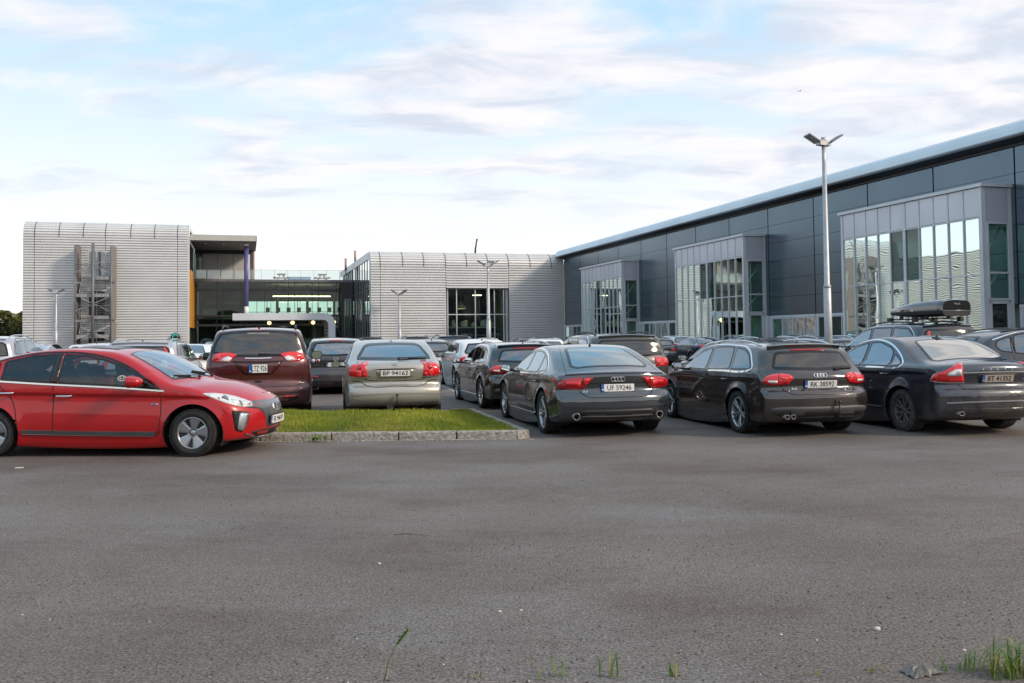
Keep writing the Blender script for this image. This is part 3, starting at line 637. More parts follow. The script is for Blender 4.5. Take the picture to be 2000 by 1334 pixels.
for (x, y, k, s), pl in zip(tl, plc):
    r_ = empty('tree', (x, y, 0), random.random() * 6, dsc[k] + ' ' + pl, 'tree', 'trees at the edge of the car park'); s *= .82; r_.scale = (s, s, s * .62)
    link('crown', tkinds[k][0], r_); link('trunk', tkinds[k][1], r_)
# woodland belt around the site (seen mostly in reflections)
g = np.random.default_rng(5); V = []; Fc = []; k = 0
for i in range(26000):
    a = g.random() * 2 * math.pi
    if abs(a - math.pi / 2) < R(46): continue
    rr = 175 + 25 * g.random() ** 2; x, y = rr * math.cos(a), 40 + rr * math.sin(a)
    hh = 9 + 3 * math.sin(a * 17) + 2 * math.sin(a * 41 + 1) + 2 * g.random(); z = hh * g.random() ** .8
    s = 1.1 + g.random() * 1.3; d1 = g.normal(size=3); d1 /= np.linalg.norm(d1); d2 = np.cross(d1, g.normal(size=3)); d2 /= np.linalg.norm(d2); c = np.array([x, y, z * .8])
    V += [c + d1 * s, c + d2 * s * .7, c - d1 * s, c - d2 * s * .7]; Fc.append((k, k + 1, k + 2, k + 3)); k += 4
tag(MB().add(V, Fc).build('woodland', M['leafdark']), 'distant dark woodland belt around the site', None, None, 'stuff')
# ------------------------------------------------------------------ cars: shapes from a smooth implicit body
def catmull(P, step=0.02, closed=True):
    P = np.array(P, float); n = len(P); out = []
    rngi = range(n) if closed else range(n - 1)
    for i in rngi:
        if closed: p0, p1, p2, p3 = P[i - 1], P[i], P[(i + 1) % n], P[(i + 2) % n]
        else: p0, p1, p2, p3 = P[max(i - 1, 0)], P[i], P[i + 1], P[min(i + 2, n - 1)]
        L = np.linalg.norm(p2 - p1); k = max(2, int(L / step)); t = (np.arange(k) / k)[:, None]
        d1 = max(np.linalg.norm(p1 - p0), 1e-6); d2 = max(L, 1e-6); d3 = max(np.linalg.norm(p3 - p2), 1e-6)
        m1 = ((p1 - p0) / d1 * d2 + (p2 - p1) * d1 / d2 * 1.0) / (d1 + d2) * d2 if d1 > 1e-5 else (p2 - p1)
        m2 = ((p2 - p1) / d2 * d3 + (p3 - p2) / d3 * d2) / (d2 + d3) * d2 if d3 > 1e-5 else (p2 - p1)
        m1 = ((p1 - p0) / d1 + (p2 - p1) / d2) * .5 * d2; m2 = ((p2 - p1) / d2 + (p3 - p2) / d3) * .5 * d2
        t2, t3 = t * t, t * t * t
        out.append((2 * t3 - 3 * t2 + 1) * p1 + (t3 - 2 * t2 + t) * m1 + (-2 * t3 + 3 * t2) * p2 + (t3 - t2) * m2)
    out = np.concatenate(out)
    if not closed: out = np.vstack([out, P[-1]])
    return out
def resample(P, step, closed=True):
    P = np.array(P, float); Q = np.vstack([P, P[:1]]) if closed else P
    s = np.concatenate([[0], np.cumsum(np.linalg.norm(np.diff(Q, axis=0), axis=1))]); n = max(4, int(round(s[-1] / step)))
    t = np.linspace(0, s[-1], n + 1)[:(-1 if closed else None)]
    return np.stack([np.interp(t, s, Q[:, k]) for k in range(Q.shape[1])], 1)
def gsmooth(P, sig, closed=True):
    r_ = int(3 * sig); k = np.exp(-.5 * (np.arange(-r_, r_ + 1) / sig) ** 2); k /= k.sum(); out = np.zeros_like(P)
    for i, w in zip(range(-r_, r_ + 1), k): out += w * np.roll(P, i, axis=0)
    return out
def in_poly(px, py, poly):
    x, y = poly[:, 0], poly[:, 1]; x2, y2 = np.roll(x, -1), np.roll(y, -1); ins = np.zeros(px.shape, bool)
    for a, b, c, d in zip(x, y, x2, y2):
        if b == d: continue
        m = ((b > py) != (d > py)) & (px < (c - a) * (py - b) / (d - b) + a); ins ^= m
    return ins
def seg_dist(px, py, poly):
    best = np.full(px.shape, 1e9); x2 = np.roll(poly, -1, axis=0)
    for (a, b), (c, d) in zip(poly, x2):
        vx, vy = c - a, d - b; L = vx * vx + vy * vy + 1e-12; t = np.clip(((px - a) * vx + (py - b) * vy) / L, 0, 1)
        best = np.minimum(best, (px - a - t * vx) ** 2 + (py - b - t * vy) ** 2)
    return np.sqrt(best)
def smaxf(a, b, k):
    h = np.clip(.5 + .5 * (a - b) / k, 0, 1); return b + (a - b) * h + k * h * (1 - h)
def sstep(x, a, b):
    t = np.clip((x - a) / (b - a), 0, 1); return t * t * (3 - 2 * t)
class Shape:
    """car body: a side outline with depth, waist, tumblehome, plan curvature and flared wheel arches"""
    def __init__(s, sil, hw, fx, rx, belt, R_=.32, tumble=.36, inset=.035, cf=.32, cr=.20, crown=.045, kz=.07, nose=0.10, tail=0.07, side=.035, crease=(), shrink=None, sig=1.3, wz=.95):
        s.hw, s.fx, s.rx, s.R, s.tumble, s.inset, s.cf, s.cr, s.crown, s.k = hw, fx, rx, R_, tumble, inset, cf, cr, crown, kz
        s.nose, s.tail, s.side, s.crease, s.wz = nose, tail, side, crease, wz
        s.belt = np.array(belt, float)
        P = gsmooth(resample(catmull(sil), .015), sig)
        s.sil = P; s.x0, s.x1 = P[:, 0].min(), P[:, 0].max(); s.z0, s.z1 = P[:, 1].min(), P[:, 1].max()
        s.g = .02; s.gx = s.x0 - .5; s.gz = s.z0 - .3; nx = int((s.x1 - s.x0 + 1.0) / s.g) + 1; nz = int((s.z1 - s.z0 + .6) / s.g) + 1
        X, Z = np.meshgrid(s.gx + s.g * np.arange(nx), s.gz + s.g * np.arange(nz), indexing='ij')
        pl = resample(P, .03); d = seg_dist(X, Z, pl); ins = in_poly(X, Z, pl); D = np.where(ins, -d, d)
        for _ in range(3):                                     # light blur for smooth highlights
            D[1:-1, :] = .25 * D[:-2, :] + .5 * D[1:-1, :] + .25 * D[2:, :]; D[:, 1:-1] = .25 * D[:, :-2] + .5 * D[:, 1:-1] + .25 * D[:, 2:]
        s.D = D; s.nx, s.nz = nx, nz
    def dsil(s, x, z):
        u = np.clip((x - s.gx) / s.g, 0, s.nx - 1.001); v = np.clip((z - s.gz) / s.g, 0, s.nz - 1.001)
        i = u.astype(int); j = v.astype(int); a = u - i; b = v - j; D = s.D
        return (D[i, j] * (1 - a) + D[i + 1, j] * a) * (1 - b) + (D[i, j + 1] * (1 - a) + D[i + 1, j + 1] * a) * b
    def half(s, x, z):
        xf, xr = s.x1, s.x0
        plan = s.hw - s.nose * sstep(x, s.fx - .1, xf) ** 1.5 - s.tail * sstep(-x, -s.rx - .1, -xr) ** 1.5
        zb = np.interp(x, s.belt[:, 0], s.belt[:, 1])
        zm = .60
        low = plan - s.side * np.clip((zm - z) / .38, 0, 1.3) ** 2 - .025 * np.clip((z - zm) / (zb - zm), 0, 1) ** 2
        for (cx0, cx1, zc0, zc1, dpt) in s.crease:             # recess under a feature line
            zc = zc0 + (zc1 - zc0) * np.clip((x - cx0) / (cx1 - cx0), 0, 1); w = sstep(x, cx0 - .1, cx0 + .25) * sstep(-x, -cx1 - .1, -cx1 + .25)
            low = low - dpt * w * sstep(-z, -zc, -zc + .035) * sstep(z, zc - .45, zc - .05)
        # arch flares
        for cx_ in (s.fx, s.rx):
            r_ = np.sqrt((x - cx_) ** 2 + (z - s.R) ** 2); low = low + .020 * np.exp(-((np.maximum(r_ - s.R - .03, 0)) / .09) ** 2)
        t = z - zb; up = plan - .025 - s.inset * sstep(t, -.02, .06) - s.tumble * np.maximum(t, 0)
        h = np.clip(.5 + .5 * (low - up) / .02, 0, 1)
        return np.where(t > -.03, np.minimum(low, up), low)
    def F(s, p):
        x, y, z = p[:, 0], np.abs(p[:, 1]), p[:, 2]; q = y / s.hw
        wf = sstep(x, .2, s.x1 - .2); wr = sstep(-x, -.2, -s.x0 - .2)
        xx = x + s.cf * wf * q ** 2.6 - s.cr * wr * q ** 2.6
        zz_ = z + s.crown * q ** 2 * sstep(z, .5, .9)
        return smaxf(s.dsil(xx, zz_), y - s.half(x, z), s.k)
    def grad(s, p, e=.012):
        g = np.zeros_like(p)
        for a in range(3):
            d = np.zeros(3); d[a] = e; g[:, a] = s.F(p + d) - s.F(p - d)
        n = np.linalg.norm(g, axis=1, keepdims=True); return g / np.maximum(n, 1e-9), n[:, 0] / (2 * e)
    def newton(s, p, it=4):
        for _ in range(it):
            n, l = s.grad(p, .006); p = p - n * (s.F(p) / np.maximum(l, .35))[:, None] * .95
        return p
    def march(s, o, d, it=70, tmax=6.0):
        t = np.zeros(len(o)); 
        for _ in range(it): t = t + np.clip(s.F(o + d * t[:, None]) * .8, -.05, .25)
        p = o + d * t[:, None]
        # refine along the ray
        for _ in range(6):
            f = s.F(p); f2 = s.F(p + d * .003); g = (f2 - f) / .003; g = np.where(np.abs(g) < .12, -.12, g); t = t - np.clip(f / g, -.03, .03); p = o + d * t[:, None]
        return p
    def proj(s, kind, uv, side=1):
        uv = np.atleast_2d(np.array(uv, float)); n = len(uv); u, v = uv[:, 0], uv[:, 1]; z0 = np.zeros(n); o1 = np.ones(n)
        if kind == 'S': o = np.stack([u, o1 * side * (s.hw + .25), v], 1); d = np.tile([0., -side, 0], (n, 1))
        elif kind == 'R': o = np.stack([o1 * (s.x0 - .3), u, v], 1); d = np.tile([1., 0, 0], (n, 1))
        elif kind == 'F': o = np.stack([o1 * (s.x1 + .3), u, v], 1); d = np.tile([-1., 0, 0], (n, 1))
        elif kind == 'T': o = np.stack([u, v, o1 * (s.z1 + .3)], 1); d = np.tile([0., 0, -1.], (n, 1))
        else:                                                  # wrapped round a rear (RW) or front (FW) corner
            sg = 1 if kind == 'FW' else -1; xe = s.x1 if sg > 0 else s.x0; a = s.hw - .12; au = np.abs(u)
            tx = np.where(au <= a, xe, xe - sg * (au - a)); ty = np.where(au <= a, u, np.sign(u) * a)
            O = np.stack([o1 * (xe - sg * 1.0), z0, v], 1); T = np.stack([tx, ty * 1.0, v], 1); d = T - O; d /= np.linalg.norm(d, axis=1, keepdims=True)
            o = O + d * 2.4; d = -d
        return s.march(o, d)
def surface_net(sh, res):
    xs = np.arange(sh.x0 - .12, sh.x1 + .12 + res, res); ys = np.arange(-sh.hw - .12, sh.hw + .12 + res, res) ; zs = np.arange(sh.z0 - .08, sh.z1 + .1 + res, res)
    ys = ys - (ys[0] + ys[-1]) / 2
    X, Y, Z = np.meshgrid(xs, ys, zs, indexing='ij'); sh_ = X.shape
    V = sh.F(np.stack([X.ravel(), Y.ravel(), Z.ravel()], 1)).reshape(sh_); ins = V < 0
    c = np.zeros(tuple(np.array(sh_) - 1), int)
    for i in (0, 1):
        for j in (0, 1):
            for k in (0, 1): c += ins[i:sh_[0] - 1 + i, j:sh_[1] - 1 + j, k:sh_[2] - 1 + k]
    act = (c > 0) & (c < 8); idx = -np.ones(act.shape, int); ii = np.argwhere(act); idx[act] = np.arange(len(ii))
    p = np.stack([xs[ii[:, 0]] + res / 2, ys[ii[:, 1]] + res / 2, zs[ii[:, 2]] + res / 2], 1)
    quads = []
    for ax in range(3):
        sl0 = [slice(1, -1)] * 3; sl0[ax] = slice(0, -1); a = ins[tuple(sl0)]
        sl1 = [slice(1, -1)] * 3; sl1[ax] = slice(1, None); b = ins[tuple(sl1)]
        e = np.argwhere(a != b); 
        if not len(e): continue
        flip = a[tuple(e.T)]
        base = e.copy(); o = [1, 1, 1]; o[ax] = 0; base = base + np.array(o)      # grid index of edge start
        u, v = [(1, 2), (2, 0), (0, 1)][ax]
        def cell(du, dv):
            q = base.copy(); q[:, u] -= du; q[:, v] -= dv; return idx[tuple(q.T)]
        q = np.stack([cell(1, 1), cell(0, 1), cell(0, 0), cell(1, 0)], 1); q[~flip] = q[~flip][:, ::-1]; quads.append(q)
    Q = np.concatenate(quads); Q = Q[(Q >= 0).all(1)]
    for it in range(3):
        p = sh.newton(p, 3)
        acc = np.zeros_like(p); cnt = np.zeros(len(p))
        for a, b in ((0, 1), (1, 2), (2, 3), (3, 0)):
            np.add.at(acc, Q[:, a], p[Q[:, b]]); np.add.at(acc, Q[:, b], p[Q[:, a]]); np.add.at(cnt, Q[:, a], 1); np.add.at(cnt, Q[:, b], 1)
        p = .4 * p + .6 * acc / np.maximum(cnt, 1)[:, None]
    return sh.newton(p, 4), Q
def poly_offset(P, d):
    """move a closed polygon inwards by d"""
    P = np.array(P); a = np.roll(P, 1, 0); b = np.roll(P, -1, 0); area = .5 * np.sum(P[:, 0] * b[:, 1] - b[:, 0] * P[:, 1])
    t1 = P - a; t1 /= np.maximum(np.linalg.norm(t1, axis=1, keepdims=True), 1e-9); t2 = b - P; t2 /= np.maximum(np.linalg.norm(t2, axis=1, keepdims=True), 1e-9)
    n1 = np.stack([-t1[:, 1], t1[:, 0]], 1); n2 = np.stack([-t2[:, 1], t2[:, 0]], 1); n = n1 + n2; n /= np.maximum(np.linalg.norm(n, axis=1, keepdims=True), 1e-6)
    k = 1 / np.maximum((n * n1).sum(1, keepdims=True), .5)
    return P + n * k * d * (1 if area > 0 else -1)
def cdt_fill(poly, res, inner=None):
    """fill a polygon with regular points, optionally keeping an inner outline as an edge loop"""
    poly = resample(poly, min(res, .04)) if len(poly) > 2 else poly; L = [poly]
    if inner is not None: L.append(resample(inner, min(res, .04)))
    x0, y0 = poly.min(0); x1, y1 = poly.max(0)
    gx, gy = np.meshgrid(np.arange(x0 + res * .5, x1, res), np.arange(y0 + res * .5, y1, res * .9)); gx[::2] += res * .5
    g_ = np.stack([gx.ravel(), gy.ravel()], 1); ok = in_poly(g_[:, 0], g_[:, 1], poly) & (seg_dist(g_[:, 0], g_[:, 1], poly) > res * .45)
    if inner is not None: ok &= seg_dist(g_[:, 0], g_[:, 1], L[1]) > res * .45
    vs = []; es = []
    for P in L:
        b = len(vs); n = len(P); vs += [Vector(q) for q in P]; es += [(b + i, b + (i + 1) % n) for i in range(n)]
    vs += [Vector(q) for q in g_[ok]]
    face = list(range(len(poly)))
    r_ = delaunay_2d_cdt(vs, es, [face], 1, 1e-5)
    v = np.array([tuple(q) for q in r_[0]]); f = [list(q) for q in r_[2]]
    return v, f
def np_mesh(name, v, f, mats, mi=None, nrm=None, smooth=True):
    me = bpy.data.meshes.new(name); me.from_pydata([tuple(q) for q in v], [], f)
    for m in mats: me.materials.append(m)
    if mi is not None: me.polygons.foreach_set('material_index', [int(q) for q in mi])
    me.polygons.foreach_set('use_smooth', [smooth] * len(f)); me.update()
    if nrm is not None: me.normals_split_custom_set_from_vertices([tuple(q) for q in nrm])
    return me
def text_mesh(txt, h, width=None, depth=.002, bold=0.0):
    cu = bpy.data.curves.new('t', 'FONT'); cu.body = txt; cu.size = h / .7; cu.extrude = depth; cu.align_x = 'CENTER'; cu.resolution_u = 3; cu.offset = bold
    o = bpy.data.objects.new('t', cu); COL.objects.link(o); dg = bpy.context.evaluated_depsgraph_get(); me = bpy.data.meshes.new_from_object(o.evaluated_get(dg))
    bpy.data.objects.remove(o); bpy.data.curves.remove(cu)
    v = np.array([q.co[:] for q in me.vertices]); 
    v[:, 0] -= (v[:, 0].max() + v[:, 0].min()) / 2; v[:, 1] -= (v[:, 1].max() + v[:, 1].min()) / 2; v[:, 1] *= h / max(v[:, 1].max() - v[:, 1].min(), 1e-6)
    if width: v[:, 0] *= width / max(v[:, 0].max() - v[:, 0].min(), 1e-6)
    me.vertices.foreach_set('co', v.ravel()); me.materials.clear(); return me
# ---- car materials
def paint(name, c, metal=.35, rough=.32, dirt=.35, dirtc=(.11, .095, .08), coat=1.0, ior=1.62):
    m, t, p = nodes('car_paint_' + name)
    tc = t.nodes.new('ShaderNodeTexCoord'); sp = t.nodes.new('ShaderNodeSeparateXYZ'); t.links.new(tc.outputs['Object'], sp.inputs[0])
    n = t.nodes.new('ShaderNodeTexNoise'); n.inputs['Scale'].default_value = 3.2; n.inputs['Detail'].default_value = 7; n.inputs['Roughness'].default_value = .65
    mp = t.nodes.new('ShaderNodeMapping'); mp.inputs['Scale'].default_value = (1.2, 1.2, .6); t.links.new(tc.outputs['Object'], mp.inputs[0]); t.links.new(mp.outputs[0], n.inputs[0])
    hr = t.nodes.new('ShaderNodeMapRange'); hr.inputs[1].default_value = .90; hr.inputs[2].default_value = .15; hr.inputs[3].default_value = .05; hr.inputs[4].default_value = 1.0; t.links.new(sp.outputs[2], hr.inputs[0])
    nr = t.nodes.new('ShaderNodeMapRange'); nr.inputs[1].default_value = .30; nr.inputs[2].default_value = .75; t.links.new(n.outputs[0], nr.inputs[0])
    # more road dirt towards the tail
    xr = t.nodes.new('ShaderNodeMapRange'); xr.inputs[1].default_value = -1.75; xr.inputs[2].default_value = -2.3; xr.inputs[3].default_value = .5; xr.inputs[4].default_value = 1.8; t.links.new(sp.outputs[0], xr.inputs[0])
    mu = t.nodes.new('ShaderNodeMath'); mu.operation = 'MULTIPLY'; t.links.new(hr.outputs[0], mu.inputs[0]); t.links.new(nr.outputs[0], mu.inputs[1])
    m2 = t.nodes.new('ShaderNodeMath'); m2.operation = 'MULTIPLY'; t.links.new(mu.outputs[0], m2.inputs[0]); t.links.new(xr.outputs[0], m2.inputs[1])
    m3 = t.nodes.new('ShaderNodeMath'); m3.operation = 'MULTIPLY'; m3.use_clamp = True; t.links.new(m2.outputs[0], m3.inputs[0]); m3.inputs[1].default_value = dirt
    x = t.nodes.new('ShaderNodeMix'); x.data_type = 'RGBA'; x.inputs[6].default_value = (*c, 1); x.inputs[7].default_value = (*dirtc, 1); t.links.new(m3.outputs[0], x.inputs[0])
    geo = t.nodes.new('ShaderNodeNewGeometry'); bk = t.nodes.new('ShaderNodeMix'); bk.data_type = 'RGBA'; t.links.new(geo.outputs['Backfacing'], bk.inputs[0]); t.links.new(x.outputs[2], bk.inputs[6]); bk.inputs[7].default_value = (.012, .012, .012, 1)
    t.links.new(bk.outputs[2], p.inputs['Base Color'])
    iv = t.nodes.new('ShaderNodeMapRange'); iv.inputs[3].default_value = coat; iv.inputs[4].default_value = coat * .12; t.links.new(m3.outputs[0], iv.inputs[0])
    b2 = t.nodes.new('ShaderNodeMath'); b2.operation = 'SUBTRACT'; b2.use_clamp = True; t.links.new(iv.outputs[0], b2.inputs[0]); t.links.new(geo.outputs['Backfacing'], b2.inputs[1]); t.links.new(b2.outputs[0], p.inputs['Coat Weight'])
    mm = t.nodes.new('ShaderNodeMapRange'); mm.inputs[3].default_value = metal; mm.inputs[4].default_value = 0.0; t.links.new(m3.outputs[0], mm.inputs[0]); t.links.new(mm.outputs[0], p.inputs['Metallic'])
    rr = t.nodes.new('ShaderNodeMapRange'); rr.inputs[3].default_value = rough; rr.inputs[4].default_value = .8; t.links.new(m3.outputs[0], rr.inputs[0]); t.links.new(rr.outputs[0], p.inputs['Roughness'])
    p.inputs['Coat Roughness'].default_value = .03; p.inputs['Coat IOR'].default_value = ior
    return m
CM = {}
CM['glass'] = glass_mat('car_glass', (.46, .52, .52), .30, .005, gcol=(.86, .93, 1.0))
CM['milky'] = glass_mat('bright_rear_glass', (.30, .31, .30), .42, .04, gcol=(1.0, .97, .90))
CM['hatchglass'] = glass_mat('hatch_glass', (.50, .60, .60), .32, .005, gcol=(.85, .97, 1.0))
CM['clearglass'] = glass_mat('clear_side_glass', (.55, .62, .62), .03, .005, gcol=(.86, .93, 1.0))
CM['tint'] = glass_mat('tinted_car_glass', (.10, .11, .12), .22, .01, gcol=(.86, .93, 1.0))
CM['screen'] = glass_mat('windscreen_glass', (.50, .58, .56), .25, .005, gcol=(.86, .94, 1.0))
CM['dusty'] = glass_mat('dusty_rear_glass', (.17, .16, .15), .12, .06, gcol=(.85, .80, .75))
CM['frit'] = pm('black_window_edge', (.010, .010, .011), .18, 0, .05)
CM['trim'] = pm('black_plastic', (.02, .02, .021), .5, 0, .1)
CM['plastic'] = pm('grey_plastic', (.055, .055, .055), .55, 0, .15)
CM['gap'] = pm('panel_gap', (.006, .006, .006), .7, 0, 0)
CM['chrome'] = pm('chrome', (.80, .80, .80), .12, 1.0, 0)
CM['satin'] = pm('satin_aluminium', (.62, .63, .65), .28, .9, 0)
CM['red'] = pm('red_lens', (.66, .008, .012), .10, 0, .10, 30, coat=1)
CM['redd'] = pm('dark_red_lens', (.40, .005, .010), .12, 0, .2, 40, coat=1)
CM['redl'] = pm('light_red_lens', (.70, .045, .04), .10, 0, .1, 40, coat=1)
CM['clear'] = pm('clear_lens', (.74, .72, .70), .08, .25, .06, 30, coat=1)
CM['smoke'] = pm('smoked_lens', (.12, .12, .13), .10, .1, .1, 30, coat=1)
CM['lampin'] = pm('lamp_reflector', (.85, .84, .80), .18, .4, .05)
CM['tyre'] = pm('tyre_rubber', (.020, .019, .018), .85, 0, .35, 9)
CM['tyred'] = pm('dusty_tyre_rubber', (.055, .050, .045), .9, 0, .35, 9)
CM['rim'] = pm('alloy_rim', (.40, .41, .43), .28, .8, .06)
CM['rimd'] = pm('dark_alloy_rim', (.10, .10, .105), .35, .6, .1)
CM['rimdirty'] = pm('dirty_alloy_rim', (.11, .105, .10), .55, .3, .2)
CM['brake'] = pm('brake_steel', (.10, .095, .09), .5, .6, .1)
CM['seat'] = pm('seat_fabric', (.030, .030, .032), .85)
CM['seatr'] = pm('red_cloth', (.35, .02, .03), .85)
CM['cloth'] = pm('pale_cloth', (.62, .60, .58), .85)
CM['plate'] = pm('plate_white', (.74, .73, .70), .4, 0, .04, 20)
CM['plated'] = pm('plate_dusty', (.40, .33, .27), .6, 0, .08, 20)
CM['plateb'] = pm('plate_blue', (.02, .10, .38), .4, 0, 0)
CM['ink'] = pm('plate_ink', (.015, .015, .015), .5, 0, 0)
CM['tailpipe'] = pm('tailpipe_steel', (.22, .20, .19), .38, .8, .1)
CM['mirror'] = pm('mirror_glass', (.75, .78, .78), .02, 1.0, 0)
CM['alug'] = pm('active_grille_grey', (.14, .135, .14), .32, .5, .05, coat=.6)
P_ = lambda n, *a, **k: paint(n, *a, **k)
# ---- wheels
WH = {}
def wheel_parts(R_, w, rimR, style, rimmat='rim', tyremat='tyre'):
    key = (R_, w, rimR, style, rimmat, tyremat)
    if key in WH: return WH[key]
    ty = MB(); h = w / 2
    pr = [(rimR, -h * .80), (rimR + .012, -h * .92), (rimR + .03, -h * .99), ((R_ + rimR) / 2 + .01, -h * 1.03), (R_ - .035, -h * .98), (R_ - .010, -h * .86), (R_ - .002, -h * .74)]
    gr = []
    for q in (-.5, -.17, .17, .5):
        gr += [(R_, h * (q - .055)), (R_ - .010, h * (q - .05)), (R_ - .010, h * (q + .05)), (R_, h * (q + .055))]
    pr = pr + gr + [(a, -b) for a, b in pr[::-1]]
    ty.lathe(pr, 'Y', n=56, sm=True)
    # shoulder blocks
    for k in range(56):
        a = 2 * math.pi * k / 56
        for s_ in (-1, 1):
            ca, sa = math.cos(a), math.sin(a)
            ty.obox((ca * (R_ - .012), s_ * h * .88, sa * (R_ - .012)), ((ca, 0, sa), (-sa, 0, ca), (0, 1, 0)), (.011, .010, h * .10))
    tm = ty.mesh('tyre', CM[tyremat])
    rm = MB(); o = -1                                       # outer face at y = -h (mirrored when placed)
    rm.lathe([(rimR, -h * .80), (rimR - .004, -h * .86), (rimR - .016, -h * .84), (rimR - .022, -h * .6), (rimR - .045, h * .0), (rimR - .03, h * .75), (rimR, h * .8)], 'Y', n=48)
    rm.lathe([(0, -h * .60), (.034, -h * .60), (.040, -h * .55), (.05, -h * .3), (0, -h * .3)], 'Y', n=20)
    def spoke(a, r0, r1, w0, w1, y0, y1, th=.028, m=0, tw=0.0):
        vs = []
        for (r_, ww, yy, aa) in ((r0, w0, y0, a), (r1, w1, y1, a + tw)):
            ca, sa = math.cos(aa), math.sin(aa)
            for s_, dy in ((-1, .006), (-.62, 0), (.62, 0), (1, .006), (1, th), (-1, th)):
                vs.append((ca * r_ - sa * ww * s_, yy + dy, sa * r_ + ca * ww * s_))
        rm.add(vs, [(i, (i + 1) % 6, 6 + (i + 1) % 6, 6 + i) for i in range(6)] + [tuple(range(6)), tuple(range(6, 12))], m)
    rr = rimR - .018
    if style == 'broad5':
        for k in range(5):
            a = math.pi / 2 + .1 + 2 * math.pi * k / 5
            spoke(a, .045, rr, .030, .088, -h * .60, -h * .80)
        rm.lathe([(.04, -h * .35), (rr, -h * .50)], 'Y', n=30, m=1)
        for k in range(5):
            a = math.pi / 2 + .1 + math.pi / 5 + 2 * math.pi * k / 5; rm.sphere((.068 * math.cos(a), -h * .52, .068 * math.sin(a)), .010, 8)
            spoke(a, .09, rr - .02, .008, .030, -h * .44, -h * .6, .012, 1)
    elif style == 'twin5':
        for k in range(5):
            a = math.pi / 2 + 2 * math.pi * k / 5
            for s_ in (-1, 1): spoke(a + s_ * .22, .04, rr, .012, .017, -h * .58, -h * .80, .026, 0, -s_ * .07)
    elif style == 'ten':
        for k in range(5):
            a = math.pi / 2 + 2 * math.pi * k / 5
            for s_ in (-1, 1): spoke(a + s_ * .16, .035, rr, .015, .022, -h * .60, -h * .82, .026, 0, s_ * .10)
    else:
        for k in range(7):
            a = math.pi / 2 + 2 * math.pi * k / 7; spoke(a, .035, rr, .020, .026, -h * .58, -h * .82, .026)
    for k in range(5):
        a = 2 * math.pi * k / 5 + .4; rm.lathe([(0, -h * .62), (.008, -h * .62), (.009, -h * .5)], 'Y', (.057 * math.cos(a), 0, .057 * math.sin(a)), 8, 1)
    rmm = rm.mesh('rim', [CM[rimmat], CM['trim']])
    bm_ = MB().lathe([(.05, -.01), (rimR * .72, -.01), (rimR * .72, .02), (.05, .02)], 'Y', n=30).mesh('brake_disc', CM['brake'])
    WH[key] = (tm, rmm, bm_); return WH[key]
def add_wheels(root, sh, R_, w, rimR, style, track, rimmat='rim', tyremat='tyre', steer=0.0):
    tm, rm, bm_ = wheel_parts(R_, w, rimR, style, rimmat, tyremat)
    for x in (sh.fx, sh.rx):
        for s_ in (1, -1):
            e = bpy.data.objects.new('wheel', tm); COL.objects.link(e); e.name = 'wheel'; e.parent = root
            e.location = (x, s_ * track, R_); e.rotation_euler = (0, random.uniform(0, 1.2), (math.pi if s_ > 0 else 0) + (steer if x > 0 else 0))
            r_ = link('rim', rm, e); b_ = link('brake_disc', bm_, e)
